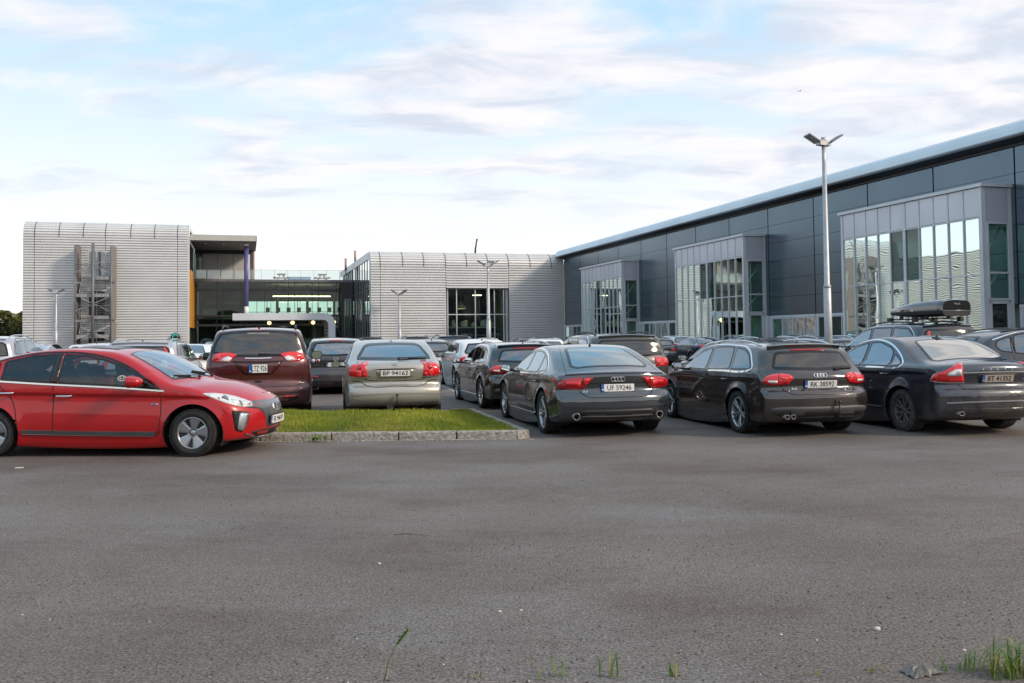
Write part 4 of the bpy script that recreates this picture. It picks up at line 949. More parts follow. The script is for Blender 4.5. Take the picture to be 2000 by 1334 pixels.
# ---- car assembly
class Car:
    def __init__(c, name, label, loc, head, sh, paint_, group='cars parked on the lot', res=.04, cat='car', arch=None, wins=(), regs=(), lite=False):
        c.sh = sh; c.root = empty(name, (loc[0], loc[1], 0), head, label, cat, group); c.paint = paint_; c.res = res; c.arch = arch or sh.R + .045
        c.wins = []; c.lite = lite
        p, Q = surface_net(sh, res)
        fc = p[Q].mean(1); nn = np.cross(p[Q[:, 2]] - p[Q[:, 0]], p[Q[:, 3]] - p[Q[:, 1]]); nn /= np.maximum(np.linalg.norm(nn, axis=1, keepdims=True), 1e-9)
        reg = np.zeros(len(Q), int); names = ['body']; curves = []
        # panels: doors, bonnet, tailgate, bumpers
        for (nm, pk, poly, both) in regs:
            for sd in ((1, -1) if both else (0,)):
                P = resample(poly, .03); ci = {'S': (0, 2), 'R': (1, 2), 'F': (1, 2), 'T': (0, 1)}[pk]
                ok = in_poly(fc[:, ci[0]], fc[:, ci[1]], P)
                if pk == 'S': ok &= (fc[:, 1] * sd > .25) & (np.abs(nn[:, 1]) > .35)
                if pk == 'R': ok &= (fc[:, 0] < sh.rx) & (nn[:, 0] < -.12)
                if pk == 'F': ok &= (fc[:, 0] > 0) & (nn[:, 0] > .12)
                if pk == 'T': ok &= (nn[:, 2] > .25)
                names.append(nm); reg[ok] = len(names) - 1
                curves.append(sh.proj(pk, resample(poly, .015), sd or 1))
        hole = np.zeros(len(Q), bool)
        for (nm, pk, poly, mat, bw, both) in wins:
            poly = np.array(poly)
            if mat == 'closed' or lite:
                c.wins.append((nm, pk, poly, mat, bw, both)); continue
            P = poly_offset(resample(poly, .03), .022); ci = {'S': (0, 2), 'R': (1, 2), 'F': (1, 2), 'T': (0, 1)}[pk]
            for sd in ((1, -1) if both else (1,)):
                ok = in_poly(fc[:, ci[0]], fc[:, ci[1]], P)
                if pk == 'S': ok &= (fc[:, 1] * sd > .2)
                if pk == 'R': ok &= (fc[:, 0] < 0) & (nn[:, 0] < -.05)
                if pk == 'F': ok &= (fc[:, 0] > 0) & (nn[:, 0] > .05)
                if pk == 'T': ok &= nn[:, 2] > .1
                hole |= ok
                curves.append(sh.proj(pk, resample(poly, .015) * 1.0, sd)) if False else None
            c.wins.append((nm, pk, poly, mat, bw, both))
        for x in (sh.fx, sh.rx):
            r_ = np.hypot(fc[:, 0] - x, fc[:, 2] - sh.R); hole |= (r_ < c.arch) & (np.abs(fc[:, 1]) > sh.hw - .42)
            an = np.linspace(-.5, math.pi + .5, 140)
            for sd in (1, -1): curves.append(sh.proj('S', np.stack([x + c.arch * np.cos(an), np.maximum(sh.R + c.arch * np.sin(an), sh.z0 + .02)], 1), sd))
        # snap vertices on region borders to the drawn lines
        lab = reg.copy(); lab[hole] = -1
        mn = np.full(len(p), 99); mx = np.full(len(p), -99)
        for k in range(4): np.minimum.at(mn, Q[:, k], lab); np.maximum.at(mx, Q[:, k], lab)
        bi = np.where(mn != mx)[0]
        if curves and len(bi):
            from mathutils.kdtree import KDTree
            cp = np.concatenate(curves); kd = KDTree(len(cp))
            for i, q in enumerate(cp): kd.insert(q, i)
            kd.balance()
            for i in bi:
                co, j, dd = kd.find(p[i])
                if dd < res * .95: p[i] = co
        nrm, _ = sh.grad(p, .014)
        c.objs = {}
        for k, nm in enumerate(names):
            sel = Q[(reg == k) & ~hole]
            if not len(sel): continue
            u, inv = np.unique(sel, return_inverse=True)
            me = np_mesh(nm, p[u], inv.reshape(-1, 4).tolist(), [paint_], nrm=nrm[u]); o = link(nm, me, c.root); c.objs.setdefault(nm, o)
        # arch liners
        for x in (sh.fx, sh.rx):
            for sd in (1, -1):
                m = MB(); n = 18; yo = sd * (sh.hw - .035); yi = sd * (sh.hw - .36); r_ = c.arch + .012; vs = []
                for k in range(n + 1):
                    a = -.45 + (math.pi + .9) * k / n; X_, Z_ = x + r_ * math.cos(a), max(sh.R + r_ * math.sin(a), .12)
                    vs += [(X_, yo, Z_), (X_, yi, Z_), (x, yi, sh.R)]
                m.add(vs, [(3 * k, 3 * k + 3, 3 * k + 4, 3 * k + 1) for k in range(n)] + [(3 * k + 1, 3 * k + 4, 3 * k + 2) for k in range(n)])
                m.build('arch_liner', CM['gap'], c.root)
        for w in c.wins: c.window(*w)
    def _patch(c, pk, poly, res, off, side=1, inner=None, edge=.006, bulge=0.0):
        v, f = cdt_fill(np.array(poly, float), res, inner)
        p = c.sh.proj(pk, v, side); n, _ = c.sh.grad(p, .014)
        # orient
        a = p[f[0][0]]; 
        q = p + n * off
        fs = []
        for t_ in f:
            nn = np.cross(q[t_[1]] - q[t_[0]], q[t_[2]] - q[t_[0]])
            fs.append(t_ if np.dot(nn, n[t_[0]]) > 0 else t_[::-1])
        nb = None
        return v, p, n, q, fs
    def panel(c, name, pk, poly, mat, off=.004, res=.06, both=False, parent=None, rim=True, mirror=False, depth=None, smooth_poly=True, label=None):
        """a thin moulded piece lying on the body: light, trim, badge, grille"""
        out = []
        poly = np.array(poly, float)
        variants = [(poly, 1)]
        if both: variants = [(poly, 1), (poly, -1)] if pk == 'S' else [(poly, 1), (poly * [-1, 1] if pk != 'T' else poly * [1, -1], 1)]
        for pl, sd in variants:
            v, p, n, q, fs = c._patch(pk, pl, res, off, sd)
            m = mat if not isinstance(mat, str) else CM[mat]
            # edge wall
            from collections import Counter
            ec = Counter()
            for t_ in fs:
                for a, b in zip(t_, t_[1:] + t_[:1]): ec[(a, b)] += 1
            be = [(a, b) for (a, b) in ec if (b, a) not in ec]
            V = list(q); idx = {}; F_ = list(fs); N_ = list(n)
            for a, b in be:
                for k in (a, b):
                    if k not in idx: idx[k] = len(V); V.append(p[k] - n[k] * .004); N_.append(n[k])
                F_.append([b, a, idx[a], idx[b]])
            me = np_mesh(name, V, F_, [m], nrm=None); o = link(name, me, parent or c.root); out.append(o)
            if label: o['label'] = label
        return out
    def window(c, name, pk, poly, mat, bw=.03, both=True):
        poly = resample(np.array(poly, float), .03)
        vs_ = [(poly, 1)] + ([(poly, -1)] if both and pk == 'S' else [(poly * [-1, 1], 1)] if both else [])
        for pl, sd in vs_:
            inn = resample(poly_offset(pl, bw), .03)
            v, p, n, q, fs = c._patch(pk, pl, .07, .0035, sd, inner=inn)
            fcn = np.array([v[t_].mean(0) for t_ in fs]); ins = in_poly(fcn[:, 0], fcn[:, 1], inn)
            gm = CM['tint'] if mat == 'closed' else CM[mat]
            me = np_mesh(name, q, fs, [CM['frit'], gm], mi=ins.astype(int), nrm=n); link(name, me, c.root)
    def line(c, name, pk, pts, w, mat, h=.003, both=True, closed=False, parent=None, smooth=True, label=None, step=.05):
        """a strip of width w following a line drawn on the body"""
        pts = np.array(pts, float); P = catmull(pts, step, closed) if smooth else resample(pts, step, closed)
        outs = []
        vr = [(P, 1)] + ([(P, -1)] if both and pk == 'S' else [(P * [-1, 1], 1)] if both else [])
        for pl, sd in vr:
            p = c.sh.proj(pk, pl, sd); n, _ = c.sh.grad(p, .014)
            t = (np.roll(p, -1, 0) - np.roll(p, 1, 0)) if closed else np.gradient(p, axis=0); t /= np.maximum(np.linalg.norm(t, axis=1, keepdims=True), 1e-9)
            b = np.cross(n, t); b /= np.maximum(np.linalg.norm(b, axis=1, keepdims=True), 1e-9)
            rows = [p + b * w / 2 - n * .003, p + b * w / 2 * .9 + n * h, p - b * w / 2 * .9 + n * h, p - b * w / 2 - n * .003]
            k = len(p); V = np.concatenate(rows); fs = []
            for i in range(k if closed else k - 1):
                j = (i + 1) % k
                for r_ in range(3): fs.append([r_ * k + i, r_ * k + j, (r_ + 1) * k + j, (r_ + 1) * k + i])
            t_ = fs[1]
            if np.dot(np.cross(V[t_[1]] - V[t_[0]], V[t_[3]] - V[t_[0]]), n[0]) < 0: fs = [q_[::-1] for q_ in fs]
            o = link(name, np_mesh(name, V, fs, [CM[mat] if isinstance(mat, str) else mat], smooth=False), parent or c.root)
            if label: o['label'] = label
            outs.append(o)
        return outs
    def at(c, pk, u, v, side=1):
        p = c.sh.proj(pk, [(u, v)], side); n, _ = c.sh.grad(p, .03); return Vector(p[0]), Vector(n[0])
    def plate(c, z, txt, pk='R', w=.52, h=.11, blue=True, y=0.0, dusty=False, dark=False, tw=.74, tilt=None, off=.018):
        p, n = c.at(pk, y, z); sx = -1 if pk == 'R' else 1
        nx = Vector((n.x, 0, n.z)).normalized()
        if tilt is not None: nx = Vector((sx * math.cos(R(tilt)), 0, math.sin(R(tilt))))
        up = Vector((-nx.z * nx.x / abs(nx.x) if False else 0, 0, 1)); rt = up.cross(nx).normalized() ; up = nx.cross(rt).normalized()
        Mx = Matrix((rt, up, nx)).transposed().to_4x4(); Mx.translation = p + nx * off
        def put(me, name, par, dz=0.0, dx=0.0, dy=0.0):
            o = link(name, me, par); o.matrix_local = Matrix.Translation((dx, dy, dz)); return o
        fr = MB().box(-w / 2 - .008, -h / 2 - .012, -.02, w / 2 + .008, h / 2 + .008, 0).mesh('number_plate', CM['trim'])
        o = link('number_plate', fr, c.root); o.matrix_local = Mx
        m = MB().box(-w / 2, -h / 2, 0, w / 2, h / 2, .002, 0)
        if blue: m.box(-w / 2, -h / 2, .002, -w / 2 + .042 * h / .11, h / 2, .0032, 1); m.box(-w / 2 + .008, -h / 2 + .02, .0032, -w / 2 + .034, -h / 2 + .04, .0036, 0)
        put(m.mesh('plate_face', [CM['plated' if dusty else 'plate'], CM['plateb']]), 'plate_face', o)
        me = text_mesh(txt, h * .68, w * tw, .0008, .0006); me.materials.append(CM['ink']); put(me, 'plate_text', o, .004, (.022 if blue else 0))
        return o, Mx
    def letters(c, pk, y, z, txt, h, w, mat='chrome', name='badge_text', depth=.003, off=.004, bold=0.0, side=1):
        p, n = c.at(pk, y, z, side); up = Vector((0, 0, 1)); rt = up.cross(n).normalized(); up = n.cross(rt).normalized()
        Mx = Matrix((rt, up, n)).transposed().to_4x4(); Mx.translation = p + n * off
        me = text_mesh(txt, h, w, depth, bold); me.materials.append(CM[mat]); o = link(name, me, c.root); o.matrix_local = Mx; return o
    def rings(c, pk, y, z, r_, n=4, gap=1.52, mat='chrome', tube=.006, name='badge'):
        m = MB(); p, nn = c.at(pk, y, z); up = Vector((0, 0, 1)); rt = up.cross(nn).normalized(); up = nn.cross(rt).normalized()
        for k in range(n):
            cc = p + nn * .008 + rt * (k - (n - 1) / 2) * r_ * gap
            m.tube([cc + rt * r_ * math.cos(a) + up * r_ * math.sin(a) for a in np.linspace(0, 2 * math.pi, 21)], tube, 6, cap=False)
        return m.build(name, CM[mat], c.root)
    def badge_oval(c, pk, y, z, rx, rz, inner='h', mat='chrome', side=1, tube=.006, name='badge'):
        m = MB(); p, nn = c.at(pk, y, z, side); up = Vector((0, 0, 1)); rt = up.cross(nn).normalized(); up = nn.cross(rt).normalized(); o_ = p + nn * .008
        E_ = lambda a, kx=1, kz=1: o_ + rt * rx * kx * math.cos(a) + up * rz * kz * math.sin(a)
        m.tube([E_(a) for a in np.linspace(0, 2 * math.pi, 21)], tube, 6, cap=False)
        if inner == 'h':
            m.bar(E_(2.2), E_(-2.5), tube * 2, tube * 1.5).bar(E_(.9), E_(-.7), tube * 2, tube * 1.5).bar(o_ - rt * rx * .4 - up * rz * .1, o_ + rt * rx * .45 + up * rz * .15, tube * 2, tube * 1.5)
        elif inner == 'vw':
            for s_ in (-1, 1):
                m.bar(o_ + rt * s_ * rx * .35 + up * rz * .85, o_ + up * rz * .05, tube * 1.8, tube).bar(o_ + rt * s_ * rx * .88 + up * rz * .25, o_ + rt * s_ * rx * .38 - up * rz * .8, tube * 1.8, tube).bar(o_ + rt * s_ * rx * .38 - up * rz * .8, o_ - up * rz * .1, tube * 1.8, tube)
        elif inner == 't':
            m.tube([E_(a, .45, .95) for a in np.linspace(0, 2 * math.pi, 17)], tube * .8, 6, cap=False); m.tube([E_(a, .85, .42) + up * rz * .4 for a in np.linspace(0, 2 * math.pi, 17)], tube * .8, 6, cap=False)
        return m.build(name, CM[mat], c.root)
    def handle(c, x, z, L=.20, mat=None, chrome=False, y0=None):
        for sd in (1, -1):
            p, n = c.at('S', x, z, sd); q = Vector((0, 0, .0))
            e = [p + n * .004 + Vector((-L / 2, 0, 0)), p + n * .035 + Vector((-L / 2 + .035, 0, .003)), p + n * .038 + Vector((L / 2 - .035, 0, .003)), p + n * .004 + Vector((L / 2, 0, 0))]
            m = MB().tube(e, [.010, .013, .013, .010], 8)
            par = None
            for k in c.root.children:
                pass
            o = m.build('door_handle', CM['chrome'] if chrome else (mat or c.paint), c.root)
            c.panel('handle_cup', 'S', [(x - .05 + .055 * math.cos(a), z + .028 * math.sin(a)) for a in np.linspace(0, 2 * math.pi, 13)[:-1]], 'gap', .001, .03) if sd == 1 else None
    def mirrors(c, x, z, w=.17, h=.12, mat=None, cap=None):
        for sd in (1, -1):
            p, n = c.at('S', x, z - .05, sd); y = p.y; yo = y + sd * (w * .5 + .07)
            m = MB(); N_ = 14; K = 8; vs = []
            for i in range(K + 1):
                t = i / K; xx = x - .05 + .17 * t; s_ = math.sqrt(max(0, 1 - (max(0, t - .15) / .86) ** 2.4)) if t > .15 else 1
                for j in range(N_):
                    a = 2 * math.pi * j / N_; ex = lambda q: math.copysign(abs(q) ** .7, q)
                    vs.append((xx, yo + ex(math.cos(a)) * w * .5 * s_, z + ex(math.sin(a)) * h * .5 * s_ * (1 - .15 * t)))
            m.add(vs, [(i * N_ + j, i * N_ + (j + 1) % N_, (i + 1) * N_ + (j + 1) % N_, (i + 1) * N_ + j) for i in range(K) for j in range(N_)], 0, True)
            m.add(vs[-N_:], [tuple(range(N_))], 0)
            m.add([(v[0] + .004, v[1], v[2]) for v in vs[:N_]], [tuple(range(N_))], 1)
            m.bar((x + .02, y - sd * .03, z - .06), (x + .02, yo - sd * w * .3, z - .045), .06, .035, 1)
            o = m.build('wing_mirror', [cap or c.paint, CM['trim']], c.root)
            g = MB().add([(x - .052, yo + (q[1] - yo) * .86, z + (q[2] - z) * .84) for q in vs[:N_]], [tuple(range(N_))]).build('mirror_glass', CM['mirror'], o)
    def rails(c, x0, x1, y, mat='satin', h=.035, r_=.014, lift=None):
        for sd in (1, -1):
            xs = np.linspace(x0, x1, 15); P = c.sh.proj('T', np.stack([xs, np.full(15, sd * y)], 1)); n, _ = c.sh.grad(P, .02)
            L = h * np.minimum(1, 6 * np.minimum((xs - x0), (x1 - xs)) / (x1 - x0)) ** .6
            MB().tube([Vector(p_) + Vector((0, 0, l)) for p_, l in zip(P, L)], r_, 8).build('roof_rail', CM[mat], c.root)
    def antenna(c, x, mat=None, h=.055, L=.13, mast=False):
        p, _ = c.at('T', x, 0); m = MB()
        if mast: m.tube([p, p + Vector((-.10, 0, .16))], [.006, .003], 6)
        m.add([p + Vector(q) for q in ((L / 2, 0, -.005), (-L / 2, .025, -.01), (-L / 2, -.025, -.01), (-L / 2, 0, h), (-L / 4, 0, h * .85))], [(0, 1, 3, 4), (0, 4, 3, 2), (1, 2, 3), (0, 2, 1)])
        m.build('antenna', mat or CM['trim'], c.root)
    def wiper(c, y0, z0, y1, z1, pk='R', w=.016):
        a, na = c.at(pk, y0, z0); b, nb = c.at(pk, y1, z1); m = MB()
        m.bar(a + na * .03, b + nb * .018, w, w * .8).bar(a + (b - a) * .35 + na * .012, b + nb * .010, .008, .018).sphere(a + na * .015, .022, 8)
        m.build('wiper', CM['trim'], c.root)
    def exhaust(c, y, z, r_=.04, x=None, sc=1.0, mat='tailpipe', xo=0.02):
        xx = x if x is not None else c.sh.x0 + .10
        m = MB(); m.lathe([(r_, xx - xo), (r_, xx + .2), (r_ * .8, xx + .2), (r_ * .8, xx - xo)], 'X', (0, y, z), 20, closed=True); o = m
        if sc != 1: m.v = [(a, y + (b - y) * sc, d) for a, b, d in m.v]
        m.build('exhaust_pipe', CM[mat], c.root); g = MB().lathe([(0, xx + .12), (r_ * .8 * min(1, sc), xx + .12)], 'X', (0, y, z), 16).build('exhaust_bore', CM['gap'], c.root)
    def towbar(c, y=0.0, z=.33, up=.12):
        x = c.sh.x0 + .02; m = MB().tube([(x + .2, y, z), (x - .02, y, z), (x - .06, y, z + .03), (x - .07, y, z + up)], .014, 8).sphere((x - .07, y, z + up + .02), .025, 10)
        m.build('tow_bar', CM['trim'], c.root)
    def interior(c, xs=(.15, -.75), dash=.85, seatz=.30, belt=.95, red=False, roofz=None, wheel=True, y=.37, steer=1):
        sh = c.sh
        m = MB(); fz = .28
        m.box(sh.rx + .1, -sh.hw + .16, fz - .03, sh.fx - .1, sh.hw - .16, fz)
        zc = belt - .16
        m.add([(dash + .55, -sh.hw + .20, zc), (dash + .55, sh.hw - .20, zc), (dash + .05, sh.hw - .17, zc + .03), (dash + .05, -sh.hw + .17, zc + .03), (dash + .02, -sh.hw + .16, fz), (dash + .02, sh.hw - .16, fz)], [(0, 1, 2, 3), (3, 2, 5, 4)])
        m.box(sh.rx - .35, -sh.hw + .25, fz, sh.rx + .15, sh.hw - .25, belt - .18)
        for sd in (1, -1): m.box(-1.1 if sh.rx < -1.2 else sh.rx, sd * (sh.hw - .13), fz, dash, sd * (sh.hw - .17), belt - .12)
        m.build('cabin_lining', CM['seat'], c.root)
        top = (roofz or sh.z1) 
        for k, x in enumerate(xs):
            for sd in (1, -1):
                s_ = MB(); hb_ = min(top - .42, seatz + .62)
                s_.obox((x + .22, sd * y, seatz + .08), ((1, 0, .08), (0, 1, 0), (0, 0, 1)), (.26, .25, .07)).obox((x - .13, sd * y, (seatz + hb_) / 2 + .06), ((.28, 0, -1), (0, 1, 0), (1, 0, .28)), ((hb_ - seatz) / 2, .24, .055))
                s_.obox((x - .245, sd * y, hb_ + .20), ((.2, 0, -1), (0, 1, 0), (1, 0, .2)), (.085, .13, .045)).bar((x - .22, sd * y, hb_ + .02), (x - .23, sd * y, hb_ + .15), .10, .015)
                s_.build('seat', CM['seat'], c.root)
        if wheel:
            m = MB(); cc = Vector((dash - .12, steer * y, belt - .10)); ax = Vector((1, 0, -.45)).normalized(); sd_ = Vector((0, 1, 0)); up = ax.cross(sd_).normalized()
            m.tube([cc + sd_ * .18 * math.cos(a) + up * .18 * math.sin(a) for a in np.linspace(0, 2 * math.pi, 19)], .014, 6, cap=False).bar(cc - sd_ * .17, cc + sd_ * .17, .04, .02)
            m.build('steering_wheel', CM['trim'], c.root)
        p, n = c.at('T', dash - .45, 0); MB().obox((p.x, 0, p.z - .11), ((1, 0, .1), (0, 1, 0), (0, 0, 1)), (.012, .11, .032)).bar((p.x + .04, 0, p.z - .02), (p.x, 0, p.z - .09), .02, .02).build('inner_mirror', CM['trim'], c.root)
# ------------------------------------------------------------------ the individual cars
def sym(h): return [(a, b) for a, b in h] + [(-a, b) for a, b in h[::-1]]          # half outline (y,z) -> closed
def symT(h): return [(a, b) for a, b in h] + [(a, -b) for a, b in h[::-1]]         # half outline (x,y) -> closed
def HD(d): return R(d)
def tail_common(c, seam=None):
    pass
paints = dict(
 red=paint('signal_red', (.42, .001, .004), .0, .30, .14, (.20, .10, .08), .8, 1.42),
 maroon=paint('dusty_maroon', (.085, .010, .014), .35, .3, 1.15, (.135, .070, .062)),
 gold=paint('champagne_silver', (.42, .40, .35), .55, .32, .30, (.28, .25, .20)),
 black=paint('gloss_black', (.006, .006, .008), .2, .15, .06, (.10, .09, .08), 1.0, 1.8),
 slate=paint('slate_grey', (.030, .037, .046), .45, .18, .14, (.10, .085, .07), 1.0, 1.85),
 brown=paint('dark_brown', (.026, .018, .017), .45, .20, .42, (.10, .070, .055), 1.0, 1.8),
 navy=paint('dusty_navy', (.009, .013, .026), .4, .25, .95, (.115, .098, .080), 1.0, 1.8),
 graphite=paint('graphite', (.045, .045, .050), .5, .3, .8, (.12, .105, .09)),
 plum=paint('plum_grey', (.034, .036, .050), .5, .28, .25),
 silver=paint('light_silver', (.46, .46, .50), .55, .3, .35),
 white=paint('white', (.72, .72, .71), 0, .35, .4),
 blue=paint('dark_blue', (.018, .028, .055), .4, .25, .4),
 taupe=paint('dusty_taupe', (.055, .052, .046), .4, .35, 1.1, (.125, .108, .088)),
 dred=paint('deep_red', (.28, .012, .014), .3, .3, .3))
# ---- 1 red hatchback, near side on, nose to the right
def red_car():
    sh = Shape([(1.94, .19), (2.07, .22), (2.13, .34), (2.14, .52), (2.105, .66), (2.01, .755), (1.84, .855), (1.55, .955), (1.17, 1.02), (.75, 1.215), (.29, 1.41), (-.1, 1.458), (-.5, 1.47), (-1.0, 1.43), (-1.5, 1.32), (-1.95, 1.16), (-2.15, 1.07), (-2.20, .95), (-2.17, .8), (-2.25, .62), (-2.23, .4), (-2.1, .22), (-1.9, .19)],
        .91, 1.35, -1.35, [(2.3, .70), (1.4, .84), (.9, .90), (-.5, .985), (-1.5, 1.05), (-2.3, 1.08)], .317, .40, .02, .36, .18, .05, .062, nose=.12, tail=.09, crease=((-1.9, 1.75, .90, .80, .024),))
    dlo_f = [(.90, .905), (.62, 1.10), (.36, 1.235), (.12, 1.315), (-.12, 1.365), (-.43, 1.385), (-.45, .985)]
    dlo_r = [(-.54, .99), (-.52, 1.388), (-.85, 1.372), (-1.22, 1.295), (-1.22, 1.035)]
    dlo_q = [(-1.27, 1.04), (-1.27, 1.28), (-1.55, 1.20), (-1.70, 1.11), (-1.62, 1.06)]
    regs = [('front_door', 'S', [(.90, .30), (.93, .55), (.92, .88), (.36, 1.27), (-.1, 1.40), (-.49, 1.42), (-.50, .30)], True),
            ('rear_door', 'S', [(-.50, .30), (-.49, 1.42), (-1.0, 1.38), (-1.24, 1.33), (-1.24, .95), (-1.02, .72), (-.95, .30)], True),
            ('bonnet', 'T', symT([(1.15, .70), (1.6, .74), (1.85, .60), (1.93, .40), (1.96, 0)]), False)]
    wins = [('side_window', 'S', dlo_f, 'clearglass', .03, True), ('side_window', 'S', dlo_r, 'clearglass', .03, True), ('quarter_window', 'S', dlo_q, 'clearglass', .025, True),
            ('windscreen', 'T', symT([(1.13, .30), (1.02, .70), (.36, .565), (.30, .25)]), 'screen', .03, False), ('rear_window', 'T', symT([(-1.25, .52), (-1.95, .60)]), 'tint', .03, False)]
    c = Car('red_car', 'bright red five door hatchback crossing in front of the grass island', (-5.60, 12.94), HD(-4.2), sh, paints['red'], 'cars on the lot', .034, arch=.385, regs=regs, wins=wins)
    add_wheels(c.root, sh, .317, .205, .215, 'broad5', .80, steer=-.05)
    c.interior((.05, -.82), .92, .30, .95, roofz=1.46, steer=1)
    # trim round the glass
    c.line('window_trim', 'S', [(-1.75, 1.06), (-1.2, 1.022), (-.5, .975), (.3, .930), (.98, .878)], .024, 'chrome', .007)
    c.line('window_edge', 'S', [(.92, .90), (.62, 1.115), (.34, 1.26), (.08, 1.345), (-.2, 1.392), (-.5, 1.405), (-.85, 1.39), (-1.25, 1.31), (-1.58, 1.20), (-1.74, 1.10)], .030, 'frit', .004)
    c.panel('pillar_trim', 'S', [(-.455, .99), (-.445, 1.385), (-.525, 1.388), (-.535, .995)], 'frit', .006, .05, True)
    c.panel('mirror_corner', 'S', [(.93, .90), (.60, 1.10), (.58, 1.06), (.76, .90)], 'frit', .006, .05, True)
    for ln in ([(.91, .30), (.935, .6), (.93, .87)], [(-.505, .30), (-.50, .98)], [(-1.26, 1.0), (-1.05, .74), (-.96, .32)]): c.line('door_gap', 'S', ln, .013, 'gap', .001)
    c.line('bonnet_gap', 'T', [(1.10, .735), (1.5, .76), (1.78, .68), (1.92, .52)], .008, 'gap', .001)
    c.line('bonnet_gap', 'T', [(1.955, 0), (1.935, .35), (1.905, .52)], .008, 'gap', .001)
    c.line('sill_trim', 'S', [(.88, .315), (0, .325), (-.92, .345)], .050, 'plastic', .016); c.line('sill_brightline', 'S', [(.86, .285), (0, .296), (-.90, .318)], .008, 'chrome', .022)
    c.line('sill', 'S', [(.95, .215), (-.95, .225)], .07, paints['red'], .004)
    # front end
    c.panel('headlight', 'FW', [(.60, .700), (.74, .742), (.92, .780), (1.12, .812), (1.34, .838), (1.50, .842), (1.36, .770), (1.18, .700), (1.02, .662), (.84, .640), (.62, .645)], 'clear', .006, .05, True)
    c.panel('headlight_lens', 'FW', [(.70, .665), (.84, .672), (.86, .722), (.72, .712)], 'lampin', .011, .05, True); c.panel('headlight_lens', 'FW', [(.92, .675), (1.06, .695), (1.10, .755), (.95, .738)], 'lampin', .011, .05, True)
    c.panel('lamp_divider', 'FW', [(1.14, .735), (1.25, .775), (1.19, .805), (1.12, .78)], 'smoke', .012, .05, True)
    c.panel('lamp_divider', 'FW', [(.865, .668), (.905, .675), (.92, .735), (.875, .725)], 'smoke', .012, .05, True)
    c.panel('grille_panel', 'F', sym([(0, .70), (.25, .71), (.44, .715), (.60, .675), (.72, .66), (.60, .625), (.44, .60), (.36, .52), (.31, .42), (.28, .345), (0, .335)]), 'alug', .005, .06, False)
    c.badge_oval('F', 0, .60, .085, .058, 'h', 'chrome')
    c.plate(.435, 'EK 94697', 'F', dark=False, off=.03)
    c.panel('air_intake', 'FW', [(.72, .565), (.98, .595), (1.12, .60), (1.10, .50), (1.06, .34), (.93, .31), (.84, .34), (.76, .45)], 'gap', .004, .06, True)
    c.panel('intake_trim', 'FW', [(.74, .552), (.96, .575), (.99, .50), (1.02, .345), (.90, .325), (.85, .35), (.79, .45)], 'satin', .012, .05, True)
    c.panel('lower_grille', 'F', sym([(0, .31), (.40, .315), (.58, .30), (.45, .235), (0, .225)]), 'gap', .004, .06, False)
    c.line('front_lip', 'F', [(-.66, .29), (-.5, .235), (-.2, .215), (.2, .215), (.5, .235), (.66, .29)], .016, 'chrome', .012, False)
    c.line('bumper_gap', 'S', [(1.74, .60), (1.86, .68), (1.95, .73)], .008, 'gap', .001)
    c.panel('side_badge', 'S', [(.80, .715), (.80, .695), (.90, .690), (.90, .708)], 'chrome', .004, .03, True)
    c.letters('S', .845, .703, 'electric', .012, .07, 'plateb', depth=.001, off=.006, side=-1)
    c.mirrors(.66, 1.01, .23, .16); c.handle(-.36, .828, .24, chrome=True); c.handle(-1.14, .875, .24, chrome=True)
    c.antenna(-1.35, paints['red']); c.wiper(.35, 1.03, -.05, 1.10, 'F'); c.wiper(-.15, 1.03, -.60, 1.06, 'F')
    c.badge_oval('S', .42, 1.05, .055, .037, 't', 'white' if 'white' in CM else 'cloth', -1, .005, 'window_sticker')
    # things on the seats, seen through the glass
    MB().sphere((-.78, .36, 1.12), .11, 12, 0, (1, .8, 1.15)).sphere((-.72, .40, 1.0), .13, 10, 0).build('white_cloth', CM['cloth'], c.root)
    MB().obox((-.05, -.38, .98), ((1, 0, .2), (0, 1, 0), (0, 0, 1)), (.05, .09, .05)).build('red_bundle', CM['seatr'], c.root)
    c.panel('sunroof', 'T', symT([(.12, .42), (-.45, .45)]), 'frit', .003, .12, False)
    c.root.scale = (1.04, 1, 1)
    for o in c.root.children:
        if o.name.startswith('wheel'): o.scale = (1 / 1.04, 1, 1)
    return c
